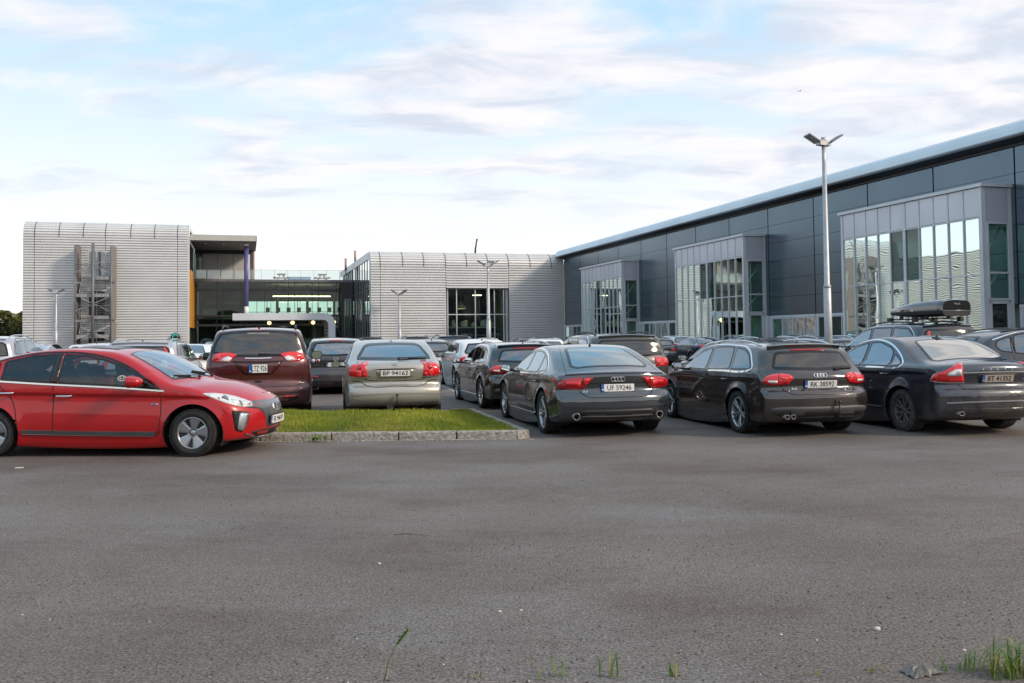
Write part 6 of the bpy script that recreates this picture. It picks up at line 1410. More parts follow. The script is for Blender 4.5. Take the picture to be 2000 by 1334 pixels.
# ---- tall SUV / cross-country estate
def suv(name, label, loc, hd, pt, res=.045, rearmat='dusty', H=1.0, lamps='side', rail='trim', plate_=None, badge=None, win='tint', lite=False, rdrop=None):
    S_ = [(2.1, .25), (2.30, .35), (2.35, .6), (2.30, .84), (2.1, .95), (1.7, 1.05), (1.15, 1.15), (.9, 1.18), (.4, 1.45), (.0, 1.62), (-.5, 1.69), (-1.1, 1.70), (-1.8, 1.67), (-2.15, 1.63), (-2.24, 1.55), (-2.33, 1.28), (-2.42, 1.08), (-2.43, .85), (-2.38, .74), (-2.45, .68), (-2.46, .5), (-2.36, .35), (-2.1, .27)]
    S_ = [(x, z * (1 if z < .6 else (.6 + (z - .6) * H) / z)) for x, z in S_]
    k = lambda z: z if z < .6 else .6 + (z - .6) * H
    sh = Shape(S_, .95, 1.43, -1.43, [(2.3, k(.95)), (1, k(1.10)), (-2.4, k(1.18))], .36, .30, .02, .32, .22, .055, .09)
    f = [(.86, k(1.12)), (.4, k(1.38)), (.05, k(1.53)), (-.28, k(1.585)), (-.26, k(1.14))]; r_ = [(-.33, k(1.14)), (-.35, k(1.59)), (-1.12, k(1.60)), (-1.16, k(1.165))]; q = [(-1.22, k(1.17)), (-1.19, k(1.60)), (-1.75, k(1.57)), (-1.93, k(1.45)), (-2.05, k(1.22))]
    c = Car(name, label, loc, HD(hd), sh, pt, 'cars on the lot', res, arch=.425, lite=lite, regs=[('tailgate', 'R', sym([(0, k(1.63)), (.66, k(1.6)), (.78, k(1.18)), (.74, .8), (.66, .72), (0, .70)]), False)],
            wins=[('side_window', 'S', f, 'glass', .025, True), ('side_window', 'S', r_, win, .025, True), ('quarter_window', 'S', q, win, .025, True), ('rear_window', 'R', sym([(0, k(1.55)), (.58, k(1.54)), (.66, k(1.48)), (.74, k(1.18)), (0, k(1.13))]), rearmat, .04, False), ('windscreen', 'T', symT([(1.04, .68), (.22, .56)]), 'screen', .03, False)])
    add_wheels(c.root, sh, .36, .245, .235, 'multi', .81)
    if not lite: c.interior((.15, -.75), .9, .45, 1.1, roofz=1.6 * H)
    c.line('window_trim', 'S', [(.9, k(1.10)), (-.9, k(1.14)), (-1.98, k(1.185)), (-2.08, k(1.22)), (-1.96, k(1.46)), (-1.76, k(1.60)), (-1.1, k(1.625)), (-.3, k(1.61)), (.06, k(1.55)), (.42, k(1.40)), (.88, k(1.13))], .016, 'chrome' if not lite else 'trim', .005)
    if lamps == 'side':
        c.panel('taillight', 'RW', [(.72, k(1.50)), (.80, k(1.50)), (.90, k(1.18)), (1.06, k(1.0)), (1.10, .86), (.80, .84), (.78, k(1.18))], 'red', .014, .06, True)
    elif lamps == 'round':
        c.panel('taillight', 'RW', [(.58, k(1.12)), (.75, k(1.13)), (.95, k(1.12)), (1.10, k(1.08)), (1.10, k(.94)), (.90, k(.92)), (.58, k(.92))], 'red', .014, .06, True)
        for s_ in (-1, 1):
            for y in (.67, .93): c.panel('tail_lens', 'RW', [(s_ * y + .07 * math.cos(a), k(1.02) + .07 * math.sin(a)) for a in np.linspace(0, 2 * math.pi, 15)[:-1]], 'redl', .019, .05)
    c.line('spoiler', 'R', [(-.62, k(1.60)), (0, k(1.625)), (.62, k(1.60))], .05, pt, .04, False)
    c.line('gate_gap', 'R', [(.66, .80), (.6, .74), (0, .72)], .016, 'gap', .001)
    c.panel('bumper_insert', 'R', sym([(0, .50), (.8, .52), (.75, .38), (0, .36)]), 'plastic', .006, .08, False)
    for ln in ([(.9, .35), (.93, k(1.1))], [(-.30, .35), (-.29, k(1.13))], [(-1.18, k(1.15)), (-1.2, .85), (-1.0, .62), (-.95, .36)]): c.line('door_gap', 'S', ln, .013, 'gap', .001)
    if rail: c.rails(-1.9, .1, .62, rail, .05, .018)
    if plate_: c.plate(k(.93), plate_, 'R', tw=.74)
    if badge == 'vw': c.badge_oval('R', 0, k(1.06), .062, .062, 'vw')
    c.wiper(0, k(1.16), -.42, k(1.18)); c.mirrors(.72, k(1.18), .2, .15, cap=pt); c.handle(-.12, .95, .2); c.handle(-1.02, .97, .2); c.antenna(-1.7, CM['trim'])
    return c
red_car(); minivan(); mpv(); liftback()
estate('black_estate', 'glossy black estate car standing beyond the fastback, nearest the grass tip', (-.18, 21.17), 104, paints['black'], 'EL 40218', 'rim', .045, badge=False)
fastback()
estate('brown_estate', 'dark brown estate car with tow hitch and silver roof rails', (4.10, 15.64), 101.9, paints['brown'], 'RK 38592', 'rim', .034, True, 'dusty').towbar(-.22, .30, .20)
saloon()
v = suv('tall_estate', 'dusty dark tall estate car carrying the black roof box', (10.4 - .2 * 2.4, 21.0 + .98 * 2.4), 101, paints['navy'], .05, 'dusty', 1.06, 'side', 'trim')
suv('brown_offroader', 'dusty grey brown off-roader with round emblem behind the fastback', (2.49 - .19 * 2.4, 18.8 + .98 * 2.4), 101, paints['taupe'], .045, 'dusty', .90, 'round', 'trim', None, 'vw', 'glass').letters('R', -.22, .915, '33', .07, .09, 'plate')
# ------------------------------------------------------------------ more cars further back
suv('silver_offroader', 'light silver off-roader with curved roof rails behind the red car roof', (-8.72 - .2 * 2.4, 20.8 + .98 * 2.4), 102, paints['silver'], .05, 'dusty', .87, 'side', 'satin', None, None, 'tint', True)
suv('lilac_offroader', 'pale silver off-roader cut off by the picture edge', (-13.9 - .22 * 2.4, 23.2 + .97 * 2.4), 103, paints['silver'], .055, 'dusty', 1.02, 'none', 'satin', None, None, 'tint', True)
# right hand hatchback turned side on
def side_hatch():
    sh = Shape([(1.95, .2), (2.1, .3), (2.14, .5), (2.1, .72), (1.95, .84), (1.55, .98), (1.15, 1.10), (.7, 1.36), (.3, 1.53), (-.2, 1.60), (-.8, 1.585), (-1.35, 1.52), (-1.65, 1.42), (-1.9, 1.20), (-2.06, 1.05), (-2.10, .95), (-2.08, .78), (-2.15, .68), (-2.16, .48), (-2.08, .3), (-1.8, .22)],
        .91, 1.32, -1.32, [(2.1, .85), (1.1, .98), (-1.2, 1.12), (-2.1, 1.16)], .32, .32, .02, .34, .22, .06, .09)
    f = [(.95, 1.02), (.5, 1.30), (.1, 1.455), (-.28, 1.505), (-.26, 1.06)]; r_ = [(-.36, 1.065), (-.37, 1.51), (-.8, 1.50), (-1.08, 1.46), (-1.12, 1.12)]; q = [(-1.16, 1.13), (-1.13, 1.45), (-1.42, 1.36), (-1.46, 1.25), (-1.38, 1.16)]
    c = Car('plum_hatchback', 'plum grey hatchback parked side on beyond the navy saloon, showing its flank', (10.45, 17.7), HD(3), sh, paints['plum'], 'cars on the lot', .045, arch=.385, regs=[('front_door', 'S', [(.95, .3), (1.0, .9), (.5, 1.36), (-.3, 1.54), (-.31, .3)], True), ('rear_door', 'S', [(-.31, .3), (-.3, 1.54), (-1.1, 1.49), (-1.14, 1.1), (-1.1, .75), (-.95, .5), (-.92, .3)], True)],
        wins=[('side_window', 'S', f, 'glass', .02, True), ('side_window', 'S', r_, 'tint', .02, True), ('quarter_window', 'S', q, 'tint', .02, True), ('rear_window', 'R', sym([(0, 1.46), (.5, 1.44), (.62, 1.2), (0, 1.14)]), 'tint', .04, False), ('windscreen', 'T', symT([(1.05, .66), (.35, .54)]), 'screen', .03, False)])
    add_wheels(c.root, sh, .32, .215, .22, 'multi', .79); c.interior((.2, -.7), .95, .38, 1.0, roofz=1.56)
    c.line('window_trim', 'S', [(.98, 1.0), (.52, 1.32), (.1, 1.485), (-.35, 1.54), (-.8, 1.53), (-1.1, 1.485), (-1.48, 1.375)], .028, 'chrome', .006)
    for ln in ([(.95, .3), (1.0, .95)], [(-.31, .3), (-.31, 1.05)], [(-1.14, 1.1), (-1.12, .8), (-.96, .5)]): c.line('door_gap', 'S', ln, .009, 'gap', .001)
    c.handle(-.14, .93, .2); c.handle(-1.0, .97, .2); c.mirrors(.75, 1.08, .19, .14, cap=paints['plum'])
    c.panel('taillight', 'RW', [(.5, 1.06), (.8, 1.1), (1.0, 1.1), (1.05, .98), (.8, .9), (.55, .95)], 'red', .012, .05, True); c.rails(-1.2, .1, .58, 'trim', .02, .012)
side_hatch()
# ---- simpler cars: a few kinds, built once and then copied with their parts
def far_saloon():
    sh = Shape([(2.15, .2), (2.31, .3), (2.35, .5), (2.31, .68), (2.15, .78), (1.7, .88), (1.05, .97), (.8, 1.0), (.35, 1.20), (-.05, 1.36), (-.5, 1.415), (-.9, 1.40), (-1.3, 1.30), (-1.62, 1.18), (-1.85, 1.10), (-2.05, 1.08), (-2.30, 1.06), (-2.36, 1.0), (-2.34, .74), (-2.42, .67), (-2.43, .5), (-2.4, .34), (-2.2, .25)],
        .88, 1.38, -1.38, [(2.4, .80), (1, .93), (-2.5, 1.0)], .32, .42, .03, .34, .22, .05, .085)
    return sh, [('side_window', 'S', [(.70, .96), (.35, 1.14), (0, 1.27), (-.4, 1.325), (-.8, 1.29), (-1.1, 1.18), (-1.35, 1.02), (-1.3, .99)], 'closed', .03, True), ('rear_window', 'T', symT([(-1.05, .42), (-1.15, .48), (-1.72, .62), (-1.80, .56)]), 'closed', .04, False), ('windscreen', 'T', symT([(.90, .64), (.22, .50)]), 'closed', .03, False)]
def far_estate():
    sh = Shape(EST_SIL, .91, 1.405, -1.405, [(2.3, .76), (1, .90), (-2.3, .985)], .32, .38, .02, .34, .22, .05, .085)
    return sh, [('side_window', 'S', [(.78, .93), (.4, 1.13), (.1, 1.265), (-.3, 1.33), (-1.1, 1.335), (-1.5, 1.29), (-1.78, 1.02), (-1.6, .99)], 'closed', .03, True), ('rear_window', 'R', sym([(0, 1.285), (.50, 1.268), (.655, 1.045), (.655, 1.01), (0, .985)]), 'closed', .04, False), ('windscreen', 'T', symT([(.98, .64), (.25, .52)]), 'closed', .03, False)]
def far_hatch():
    sh = Shape([(1.9, .2), (2.02, .3), (2.07, .5), (2.02, .70), (1.85, .82), (1.5, .94), (1.1, 1.04), (.7, 1.25), (.3, 1.42), (-.2, 1.485), (-.8, 1.48), (-1.4, 1.43), (-1.68, 1.38), (-1.80, 1.25), (-1.93, 1.02), (-1.95, .9), (-1.92, .72), (-2.0, .64), (-2.0, .45), (-1.92, .3), (-1.7, .22)],
        .87, 1.28, -1.28, [(2.1, .8), (1.1, .95), (-2, 1.02)], .315, .34, .02, .32, .2, .06, .09)
    return sh, [('side_window', 'S', [(.9, 1.0), (.3, 1.34), (-.4, 1.40), (-1.3, 1.36), (-1.55, 1.12), (-1.45, 1.05)], 'closed', .03, True), ('rear_window', 'R', sym([(0, 1.37), (.5, 1.35), (.64, 1.10), (.6, 1.04), (0, 1.03)]), 'closed', .045, False), ('windscreen', 'T', symT([(1.0, .64), (.38, .54)]), 'closed', .03, False)]
def far_car(kind, name, label, x, y, hd, pt, rail=None, lamps=1):
    sh, wins = {'saloon': far_saloon, 'estate': far_estate, 'hatch': far_hatch}[kind]()
    c = Car(name, label, (x, y), HD(hd), sh, pt, 'cars on the lot', .075, arch=.39, wins=wins, lite=True)
    add_wheels(c.root, sh, .32, .21, .215, 'multi', .78)
    z = 1.0 if kind == 'saloon' else .86 if kind == 'estate' else .95
    c.panel('taillight', 'RW', [(.54, z), (.8, z + .02), (1.0, z - .02), (1.0, z - .14), (.8, z - .15), (.54, z - .14)], 'red', .012, .07, True); c.panel('reversing_lamp', 'RW', [(.58, z - .09), (.78, z - .09), (.78, z - .12), (.58, z - .12)], 'clear', .017, .07, True)
    c.plate(z - .17, '', 'R') if False else None
    MB().box(sh.x0 - .012, -.26, z - .22, sh.x0 + .04, .26, z - .11).build('number_plate', CM['plate'], c.root)
    c.mirrors(.68, .98, .18, .13, cap=pt)
    if rail: c.rails(-1.5, .1, .58, rail, .04, .018)
    c.antenna(-1.2, CM['trim'])
    return c
fs_ = far_car('saloon', 'white_saloon', 'white saloon with square red lamps between the silver off-roader and the minivan', -11.35 - .2 * 2.4, 31 + 2.3, 102, paints['white'])
fs_.letters('R', -.14, .855, '60', .07, .10, 'ink', off=.065)
fe = far_car('estate', 'grey_estate', 'dark grey car with a pale reflective roof behind the brown estate', 5.75 - .2 * 2.4, 18.9 + 2.35, 101, paints['slate'])
fh = far_car('hatch', 'white_hatchback', 'white hatchback with a black mirror, left of the black estate', -.80 - .21 * 2.0, 26.6 + 2, 103, paints['white'])
def again(src, name, label, x, y, hd, pt):
    r_ = copy_tree(src.root, None, pt); r_.name = name; r_.location = (x, y, 0); r_.rotation_euler = (0, 0, HD(hd)); r_['label'] = label; return r_
def railed(src, x0=-1.5):
    return src
fer = far_car('estate', 'blue_estate', 'blue grey estate with bright window trim beyond the lamp post', 10.1 - .5, 26.6 + 2.3, 101, paints['blue'], 'satin')
fhr = far_car('hatch', 'taupe_hatchback', 'dusty brown hatchback peeping out right behind the silver liftback', -2.75 - .4, 31.5 + 2, 101, paints['taupe'], 'trim')
fsu = suv('dark_offroader', 'dark blue off-roader standing behind the white hatchback', (-2.45 - .48, 38.6 + 2.35), 101, paints['blue'], .08, 'tint', .94, 'side', 'trim', None, None, 'tint', True)
again(fer, 'railed_estate', 'dusty estate with arched silver roof rails right before the lamp post', 7.75 - .48, 24.4 + 2.35, 101, paints['taupe'])
again(fs_, 'red_saloon', 'red car whose roof edge shows behind the pale off-roader at the left', -15.2, 33.5, 102, paints['dred'])
# rows of cars filling the rest of the lot, only their roofs and windows in view
srcs = {'s': fs_, 'e': fe, 'h': fh, 'r': fer, 'u': fsu}
cols = ['white', 'silver', 'blue', 'slate', 'black', 'graphite', 'silver', 'white', 'dred', 'brown', 'silver', 'white']
cname = {'white': 'white', 'silver': 'silver', 'blue': 'dark blue', 'slate': 'slate grey', 'black': 'black', 'graphite': 'graphite', 'dred': 'deep red', 'brown': 'brown'}
kname = {'s': ('saloon', 'saloon'), 'e': ('estate', 'estate car'), 'h': ('hatchback', 'hatchback'), 'r': ('estate', 'estate car with roof rails'), 'u': ('offroader', 'off-roader')}
rr = random.Random(21)
# row: (depth of the row where x = 0, list of (x, kind, colour))
rows = [
 ('third row', 45.0, [(-21.5, 's', 'silver'), (-18.8, 'h', 'white'), (-13.6, 'r', 'white'), (-8.0, 'h', 'white'), (-5.1, 's', 'silver'), (1.4, 'r', 'white'), (6.9, 'e', 'slate'), (9.6, 's', 'blue'), (14.9, 'h', 'black'), (17.6, 'e', 'silver')]),
 ('fourth row', 56.0, [(-27.0, 'h', 'silver'), (-24.0, 'e', 'white'), (-19.4, 's', 'white'), (-16.6, 'r', 'silver'), (-11.0, 'e', 'white'), (-6.0, 'u', 'slate'), (-3.3, 's', 'white'), (2.2, 's', 'silver'), (4.9, 'u', 'graphite'), (10.4, 'h', 'white')]),
 ('fifth row', 68.0, [(-35.0, 's', 'white'), (-32.0, 'h', 'silver'), (-26.5, 'r', 'white'), (-21.0, 's', 'silver'), (-16.0, 'h', 'dred'), (-10.4, 'u', 'black'), (-7.4, 's', 'silver'), (-2.0, 'h', 'white'), (.9, 'r', 'brown'), (6.3, 's', 'white')])]
nb = {}
for rn, (rowname, yy, lst) in enumerate(rows):
    prev = None
    for x, k, cl in lst:
        side = 'left part' if x < -12 else 'right part' if x > 4 else 'middle part'
        lab = f"{cname[cl]} {kname[k][1]} in the {rowname}, {side}" + (f", beside the {prev}" if prev else ", at its left end")
        o = again(srcs[k], f"{cl if cl != 'dred' else 'deep_red'}_{kname[k][0]}", lab[:110], x, yy + .28 * x * .0 + x * .2, 101 + rr.uniform(-1, 1), paints[cl]); o['group'] = 'distant rows of parked cars'
        prev = f"{cname[cl]} {kname[k][0]}"
# ---- roof box on the tall estate
def roof_box():
    r_ = empty('roof_box', (0, 0, 0), 0, 'glossy black roof box with a pale edge line, on the tall dusty estate', 'roof box')
    r_.location = (v.root.location.x + .38, v.root.location.y - .90, 0); r_.rotation_euler = v.root.rotation_euler
    def shell(z0, z1, up, name, mat):
        m = MB(); xs = np.linspace(-1.25, 1.05, 20); vs = []; N_ = 16
        for x in xs:
            t = (x + 1.25) / 2.3; w = .40 * (1 - max(0, t - .45) ** 2 * 1.6) * (1 if t > .04 else .93); top = z0 + (z1 - z0) * (1 - max(0, t - .25) ** 1.6 * .95) * (1 if t > .04 else .9)
            lo = z0 if up else z0 - .13 * (1 - max(0, t - .6) * 1.2)
            for j in range(N_):
                a = math.pi * j / (N_ - 1); ex = lambda q, p: math.copysign(abs(q) ** p, q)
                vs.append((x, w * ex(math.cos(a), .45), (z0 + (top - z0) * ex(math.sin(a), .5)) if up else (z0 + (lo - z0) * ex(math.sin(a), .5))))
        n = len(xs); m.add(vs, [(i * N_ + j, i * N_ + j + 1, (i + 1) * N_ + j + 1, (i + 1) * N_ + j) for i in range(n - 1) for j in range(N_ - 1)], 0, True)
        m.add(vs[:N_], [tuple(range(N_))]); m.add(vs[-N_:], [tuple(range(N_))])
        return m.build(name, mat, r_)
    zb = 2.04
    shell(zb, zb + .27, True, 'lid', paints['black']); shell(zb - .004, zb - .1, False, 'tray', CM['trim'])
    MB().tube([(-1.24, y, zb) for y in (-.38, .38)], .012, 6).build('edge_strip', CM['satin'], r_)
    for s_ in (1, -1): MB().tube([(x, s_ * .405 * (1 - max(0, (x + 1.25) / 2.3 - .45) ** 2 * 1.6), zb) for x in np.linspace(-1.22, 1.0, 12)], .010, 6).build('edge_strip', CM['plastic'], r_)
    for x in (-.55, .45):
        MB().bar((x, -.66, 1.86), (x, .66, 1.86), .06, .03).build('cross_bar', CM['trim'], r_)
        for s_ in (1, -1): MB().obox((x, s_ * .62, 1.84), ((1, 0, 0), (0, 1, 0), (0, 0, 1)), (.07, .045, .06)).bar((x, s_ * .3, 1.86), (x, s_ * .3, 1.95), .1, .05).build('foot', CM['trim'], r_)
    me = text_mesh('THULE', .035, .17, .001); me.materials.append(CM['satin']); o = link('box_text', me, r_); o.matrix_local = Matrix.Translation((-1.256, 0, zb + .16)) @ Matrix(((0, 0, -1, 0), (-1, 0, 0, 0), (0, 1, 0, 0), (0, 0, 0, 1)))
    MB().obox((-.15, .40, zb + .03), ((1, 0, 0), (0, 1, 0), (0, 0, 1)), (.06, .02, .02)).build('lock', CM['satin'], r_)
roof_box()
# ------------------------------------------------------------------ grass island with granite kerb
KERB = [(-9.0, 13.78), (-3.6, 13.66), (-1.74, 13.62), (.10, 13.60)]
kb_ = empty('kerb', (0, 0, 0), 0, None, None, kind='structure'); kb_['label'] = 'granite kerb stones edging the grass island'
def kstone(p, q, w=.13, h=.125, seed=0):
    p = Vector((*p, 0)); q = Vector((*q, 0)); t = (q - p).normalized(); nrm = Vector((-t.y, t.x, 0)); L = (q - p).length; g = random.Random(seed)
    m = MB(); nx = max(3, int(L / .12)); vs = []
    for i in range(nx + 1):
        for (o, z) in ((-.012, -.02), (-.004, h * .5), (.0, h - .02), (.018, h), (w - .01, h), (w, h - .02), (w, -.02)):
            j = .010 * (g.random() - .5); k2 = .012 * (g.random() - .5) if z > 0 else 0
            vs.append(p + t * (L * i / nx) + nrm * (o + j) + Vector((0, 0, z + k2 * .5)))
    m.add(vs, [(i * 7 + j, i * 7 + j + 1, (i + 1) * 7 + j + 1, (i + 1) * 7 + j) for i in range(nx) for j in range(6)])
    m.add(vs[:7], [tuple(range(7))]); m.add(vs[-7:], [tuple(range(7))])
    return m.build('kerb_stone', M['granite'], kb_)
xs = [.06, -.86, -1.74, -2.76, -3.85, -4.9, -5.9, -6.95, -8.0]; k = 0
yk = lambda x: 13.60 + (.10 - x) * .016
for a, b in zip(xs[1:], xs[:-1]): kstone((a + .012, yk(a)), (b - .012, yk(b)), seed=k); k += 1
rp = [(.235, 13.74), (.0, 14.72), (-.26, 15.78), (-.52, 16.82), (-.76, 17.85)]
c0 = [(.06, 13.60), (.20, 13.63), (.235, 13.74)]
kstone(c0[0], c0[2], seed=77)
for a, b in zip(rp[:-1], rp[1:]):
    a = Vector(a); b = Vector(b); t = (b - a).normalized(); kstone(tuple(a + t * .012), tuple(b - t * .012), seed=k); k += 1
kstone((-.78, 17.98), (-1.25, 17.90), seed=99)
# mounded soil and turf
isl = np.array([(-8.0, 13.86), (.03, 13.73), (.10, 13.80), (-.9, 17.85), (-1.25, 17.75), (-1.0, 16.0), (-1.25, 15.55), (-3.2, 15.6), (-4.2, 16.35), (-8.0, 16.6)])
def ih(x, y):
    d = seg_dist(np.atleast_1d(x), np.atleast_1d(y), isl); b = np.clip((np.atleast_1d(y) - 13.8) / 1.6, 0, 1) * np.clip((17.2 - np.atleast_1d(y)) / 1.6, 0, 1) * np.clip((-np.atleast_1d(x) - .4) / .8, 0, 1)
    return .10 + .015 * np.sin(np.atleast_1d(x) * 2.1) + .20 * b * np.clip(d / .25, .35, 1)
vv, ff = cdt_fill(isl, .18)
hz = ih(vv[:, 0], vv[:, 1]); m = MB(); V3 = [(a, b, z) for (a, b), z in zip(vv, hz)]; m.add(V3, ff, 0, True)
bd = resample(isl, .18); n = len(bd); bh = ih(bd[:, 0], bd[:, 1]); m.add([(a, b, z) for (a, b), z in zip(bd, bh)] + [(a, b, -.01) for a, b in bd], [(i, (i + 1) % n, n + (i + 1) % n, n + i) for i in range(n)])
M['islandsoil'] = pm('turf_soil', (.055, .062, .018), .95, 0, .4, 2.5)
m.build('grass_island', M['islandsoil'], kind='structure', label='raised soil bed of the grass island')
def blades(name, pts, hs, mats, w=.006, lean=.5, seed=1, kind='stuff', seg=2, mi=None):
    g = np.random.default_rng(seed); n = len(pts); a = g.random(n) * 6.283; la = g.random(n) * 6.283; ln = hs * lean * g.random(n)
    dx, dy = np.cos(a) * w * .5, np.sin(a) * w * .5; lx, ly = np.cos(la) * ln, np.sin(la) * ln
    P = pts; rows_ = [np.stack([P[:, 0] - dx, P[:, 1] - dy, P[:, 2]], 1), np.stack([P[:, 0] + dx, P[:, 1] + dy, P[:, 2]], 1),
                     np.stack([P[:, 0] + lx * .35 - dx * .8, P[:, 1] + ly * .35 - dy * .8, P[:, 2] + hs * .6], 1), np.stack([P[:, 0] + lx * .35 + dx * .8, P[:, 1] + ly * .35 + dy * .8, P[:, 2] + hs * .6], 1), np.stack([P[:, 0] + lx, P[:, 1] + ly, P[:, 2] + hs], 1)]
    V = np.stack(rows_, 1).reshape(-1, 3); b = np.arange(n) * 5
    q = np.stack([b, b + 1, b + 3, b + 2], 1); t_ = np.stack([b + 2, b + 3, b + 4], 1)
    me = bpy.data.meshes.new(name); me.vertices.add(len(V)); me.vertices.foreach_set('co', V.ravel()); nl = n * 7; me.loops.add(nl); me.polygons.add(2 * n)
    li = np.concatenate([q, t_], 1).ravel(); me.loops.foreach_set('vertex_index', li); ls = (np.arange(n)[:, None] * 7 + np.array([0, 4])).ravel(); me.polygons.foreach_set('loop_start', ls)
    me.materials.clear()
    for mm in mats: me.materials.append(mm)
    me.update(calc_edges=True)
    if mi is not None: me.polygons.foreach_set('material_index', np.repeat(mi, 2).astype(np.int32))
    o = link(name, me); return tag(o, None, None, None, kind)
g = np.random.default_rng(3); N_ = 150000
px = g.uniform(-7.2, .15, N_); py = g.uniform(13.7, 18, N_); ok = in_poly(px, py, poly_offset(isl, -.02)); px, py = px[ok], py[ok]
clump = .5 + .5 * np.sin(px * 5.1 + np.sin(py * 7) * 2) * np.sin(py * 6.3 + px * 1.7); edge = np.clip((py - 13.75) / .7, 0, 1)
hs = (.022 + .045 * g.random(len(px))) * (.6 + .7 * clump) * (.6 + .5 * edge)
dry = (g.random(len(px)) < (.12 + .45 * (1 - edge) * (np.sin(px * 2.7 + 1) > .1) + .12 * (np.sin(px * 1.9) * np.sin(py * 3.1) > .45))).astype(int)
o = blades('grass', np.stack([px, py, ih(px, py) - .005], 1), hs, [M['grass'], M['drygrass']], .0075, .9, 4, mi=dry); o['label'] = 'short rough turf covering the kerbed island'
# gritty line of dust along the foot of the kerb
def pebbles(name, pts, sz, mats, mi, seed, label):
    g = np.random.default_rng(seed); base = np.array([(1, 0, 0), (-1, 0, 0), (0, 1, 0), (0, -1, 0), (0, 0, 1), (0, 0, -.6)], float); F_ = np.array([(0, 2, 4), (2, 1, 4), (1, 3, 4), (3, 0, 4), (2, 0, 5), (1, 2, 5), (3, 1, 5), (0, 3, 5)])
    n = len(pts); V = base[None] * (sz[:, None, None] * (.6 + .8 * g.random((n, 6, 1)))); V[:, :, 2] *= .7; V += pts[:, None]
    V[:, :, 2] += sz[:, None] * .35
    Fc = (F_[None] + (np.arange(n) * 6)[:, None, None]).reshape(-1, 3)
    me = bpy.data.meshes.new(name); me.from_pydata(V.reshape(-1, 3).tolist(), [], Fc.tolist()); 
    for mm in mats: me.materials.append(mm)
    me.polygons.foreach_set('material_index', np.repeat(mi, 8).astype(np.int32)); return tag(link(name, me), label, None, None, 'stuff')
g = np.random.default_rng(8); n = 11000
yy = 3.7 + 7.5 * g.random(n) ** 1.7; xx = g.uniform(-1, 1, n) * (yy * .62 + .3); keep = (np.sin(xx * 1.3 + yy * 2.1) + np.sin(yy * 3.3 - xx * .7) + g.normal(size=n) * 1.0) > .2
xx, yy = xx[keep], yy[keep]; n = len(xx); sz = .0025 + .005 * g.random(n) ** 3; mi = (g.random(n) < .02).astype(int)
pebbles('gravel', np.stack([xx, yy, np.zeros(n)], 1), sz, [M['pebble'], M['pebblew']], mi, 9, 'loose crumbs of grit scattered over the asphalt')
n = 5000; xx = g.uniform(-4.6, .3, n); yy = np.array([yk(a) for a in xx]) - .02 - np.abs(g.normal(size=n)) * .035
pebbles('kerb_grit', np.stack([xx, yy, np.zeros(n)], 1), .003 + .005 * g.random(n), [M['pebble'], M['pebblew'], M['wood']], g.integers(0, 3, n), 10, 'grit collected along the foot of the kerb')
# larger single stones near the camera
for k, (x, y, s_, lb_) in enumerate(((1.88, 4.72, .016, 'white stone near the turf tuft, the largest on the asphalt'), (1.36, 4.66, .008, 'small pale stone left of the large white one'), (-.09, 5.1, .010, 'pale stone in the middle of the asphalt'), (.03, 5.12, .008, 'smaller pale stone just right of the middle one'), (2.17, 4.40, .009, 'white stone beside the long grass blades'), (-.93, 6.2, .011, 'lone pale stone on the bluish asphalt patch'))):
    m = MB(); m.sphere((0, 0, s_ * .5), s_, 8, 0, (1.2, .9, .75)); mv = random.Random(k); m.v = [(a * mv.uniform(.85, 1.1), b * mv.uniform(.85, 1.1), c * mv.uniform(.9, 1.05)) for a, b, c in m.v]
    m.build('stone', M['pebblew'], None, (x, y, 0), label=lb_, cat='stone', group='loose stones on the asphalt')
# weed at the kerb foot
wd = empty('kerb_weed', (-2.92, 13.52, 0), 0, 'broad leaved green weed growing at the foot of the kerb', 'weed')
for k in range(11):
    a = k * 2.4; L = .07 + .05 * ((k * 7) % 5) / 5; h_ = .05 + .05 * ((k * 3) % 4) / 4; d_ = Vector((math.cos(a), math.sin(a) * .5, 0)); s_ = Vector((-d_.y, d_.x, 0)) * .6 + Vector((0, 0, .02))
    p0 = Vector((.1 * math.sin(k * 1.7), -.02, .01)); c_ = p0 + d_ * L * .6 + Vector((0, 0, h_)); e_ = p0 + d_ * L * 1.5 + Vector((0, 0, h_ * .8))
    MB().add([p0, c_ + s_ * .035 / max(s_.length, .01), e_, c_ - s_ * .035 / max(s_.length, .01), c_ + Vector((0, 0, .008))], [(0, 1, 4), (1, 2, 4), (2, 3, 4), (3, 0, 4)]).build('leaf', M['weed'] if k % 4 else M['drygrass'], wd)
# long blades close to the camera
def tuft(x, y, n, h, spread, label, seed, mat='weed', w=.0075):
    g = random.Random(seed); r_ = empty('grass_tuft', (x, y, 0), 0, label, 'grass tuft', 'grass tufts at the near verge')
    for k in range(n):
        a = g.uniform(0, 6.283); b0 = Vector((g.uniform(-spread, spread), g.uniform(-spread, spread) * .5, -.01)); hh = h * g.uniform(.45, 1); ln = hh * g.uniform(.15, .75); d_ = Vector((math.cos(a), math.sin(a) * .6, 0)); sd = Vector((-d_.y, d_.x, 0)).normalized()
        P = [b0 + d_ * ln * t ** 2 + Vector((0, 0, hh * (t - .28 * t ** 3 * (1 + ln / hh)))) for t in (0, .25, .5, .75, 1)]; W_ = [w, w * 1.1, w * .9, w * .55, .0006]; vs = []
        for p_, ww in zip(P, W_): vs += [p_ - sd * ww / 2, p_ + Vector((0, 0, -ww * .2)), p_ + sd * ww / 2]
        MB().add(vs, [(3 * i + j, 3 * i + j + 1, 3 * i + j + 4, 3 * i + j + 3) for i in range(4) for j in (0, 1)]).build('blade', M[mat] if k % 5 else M['drygrass'], r_)
    return r_
tuft(2.27, 4.10, 110, .27, .15, 'thick tuft of long green grass at the bottom right picture corner', 1)
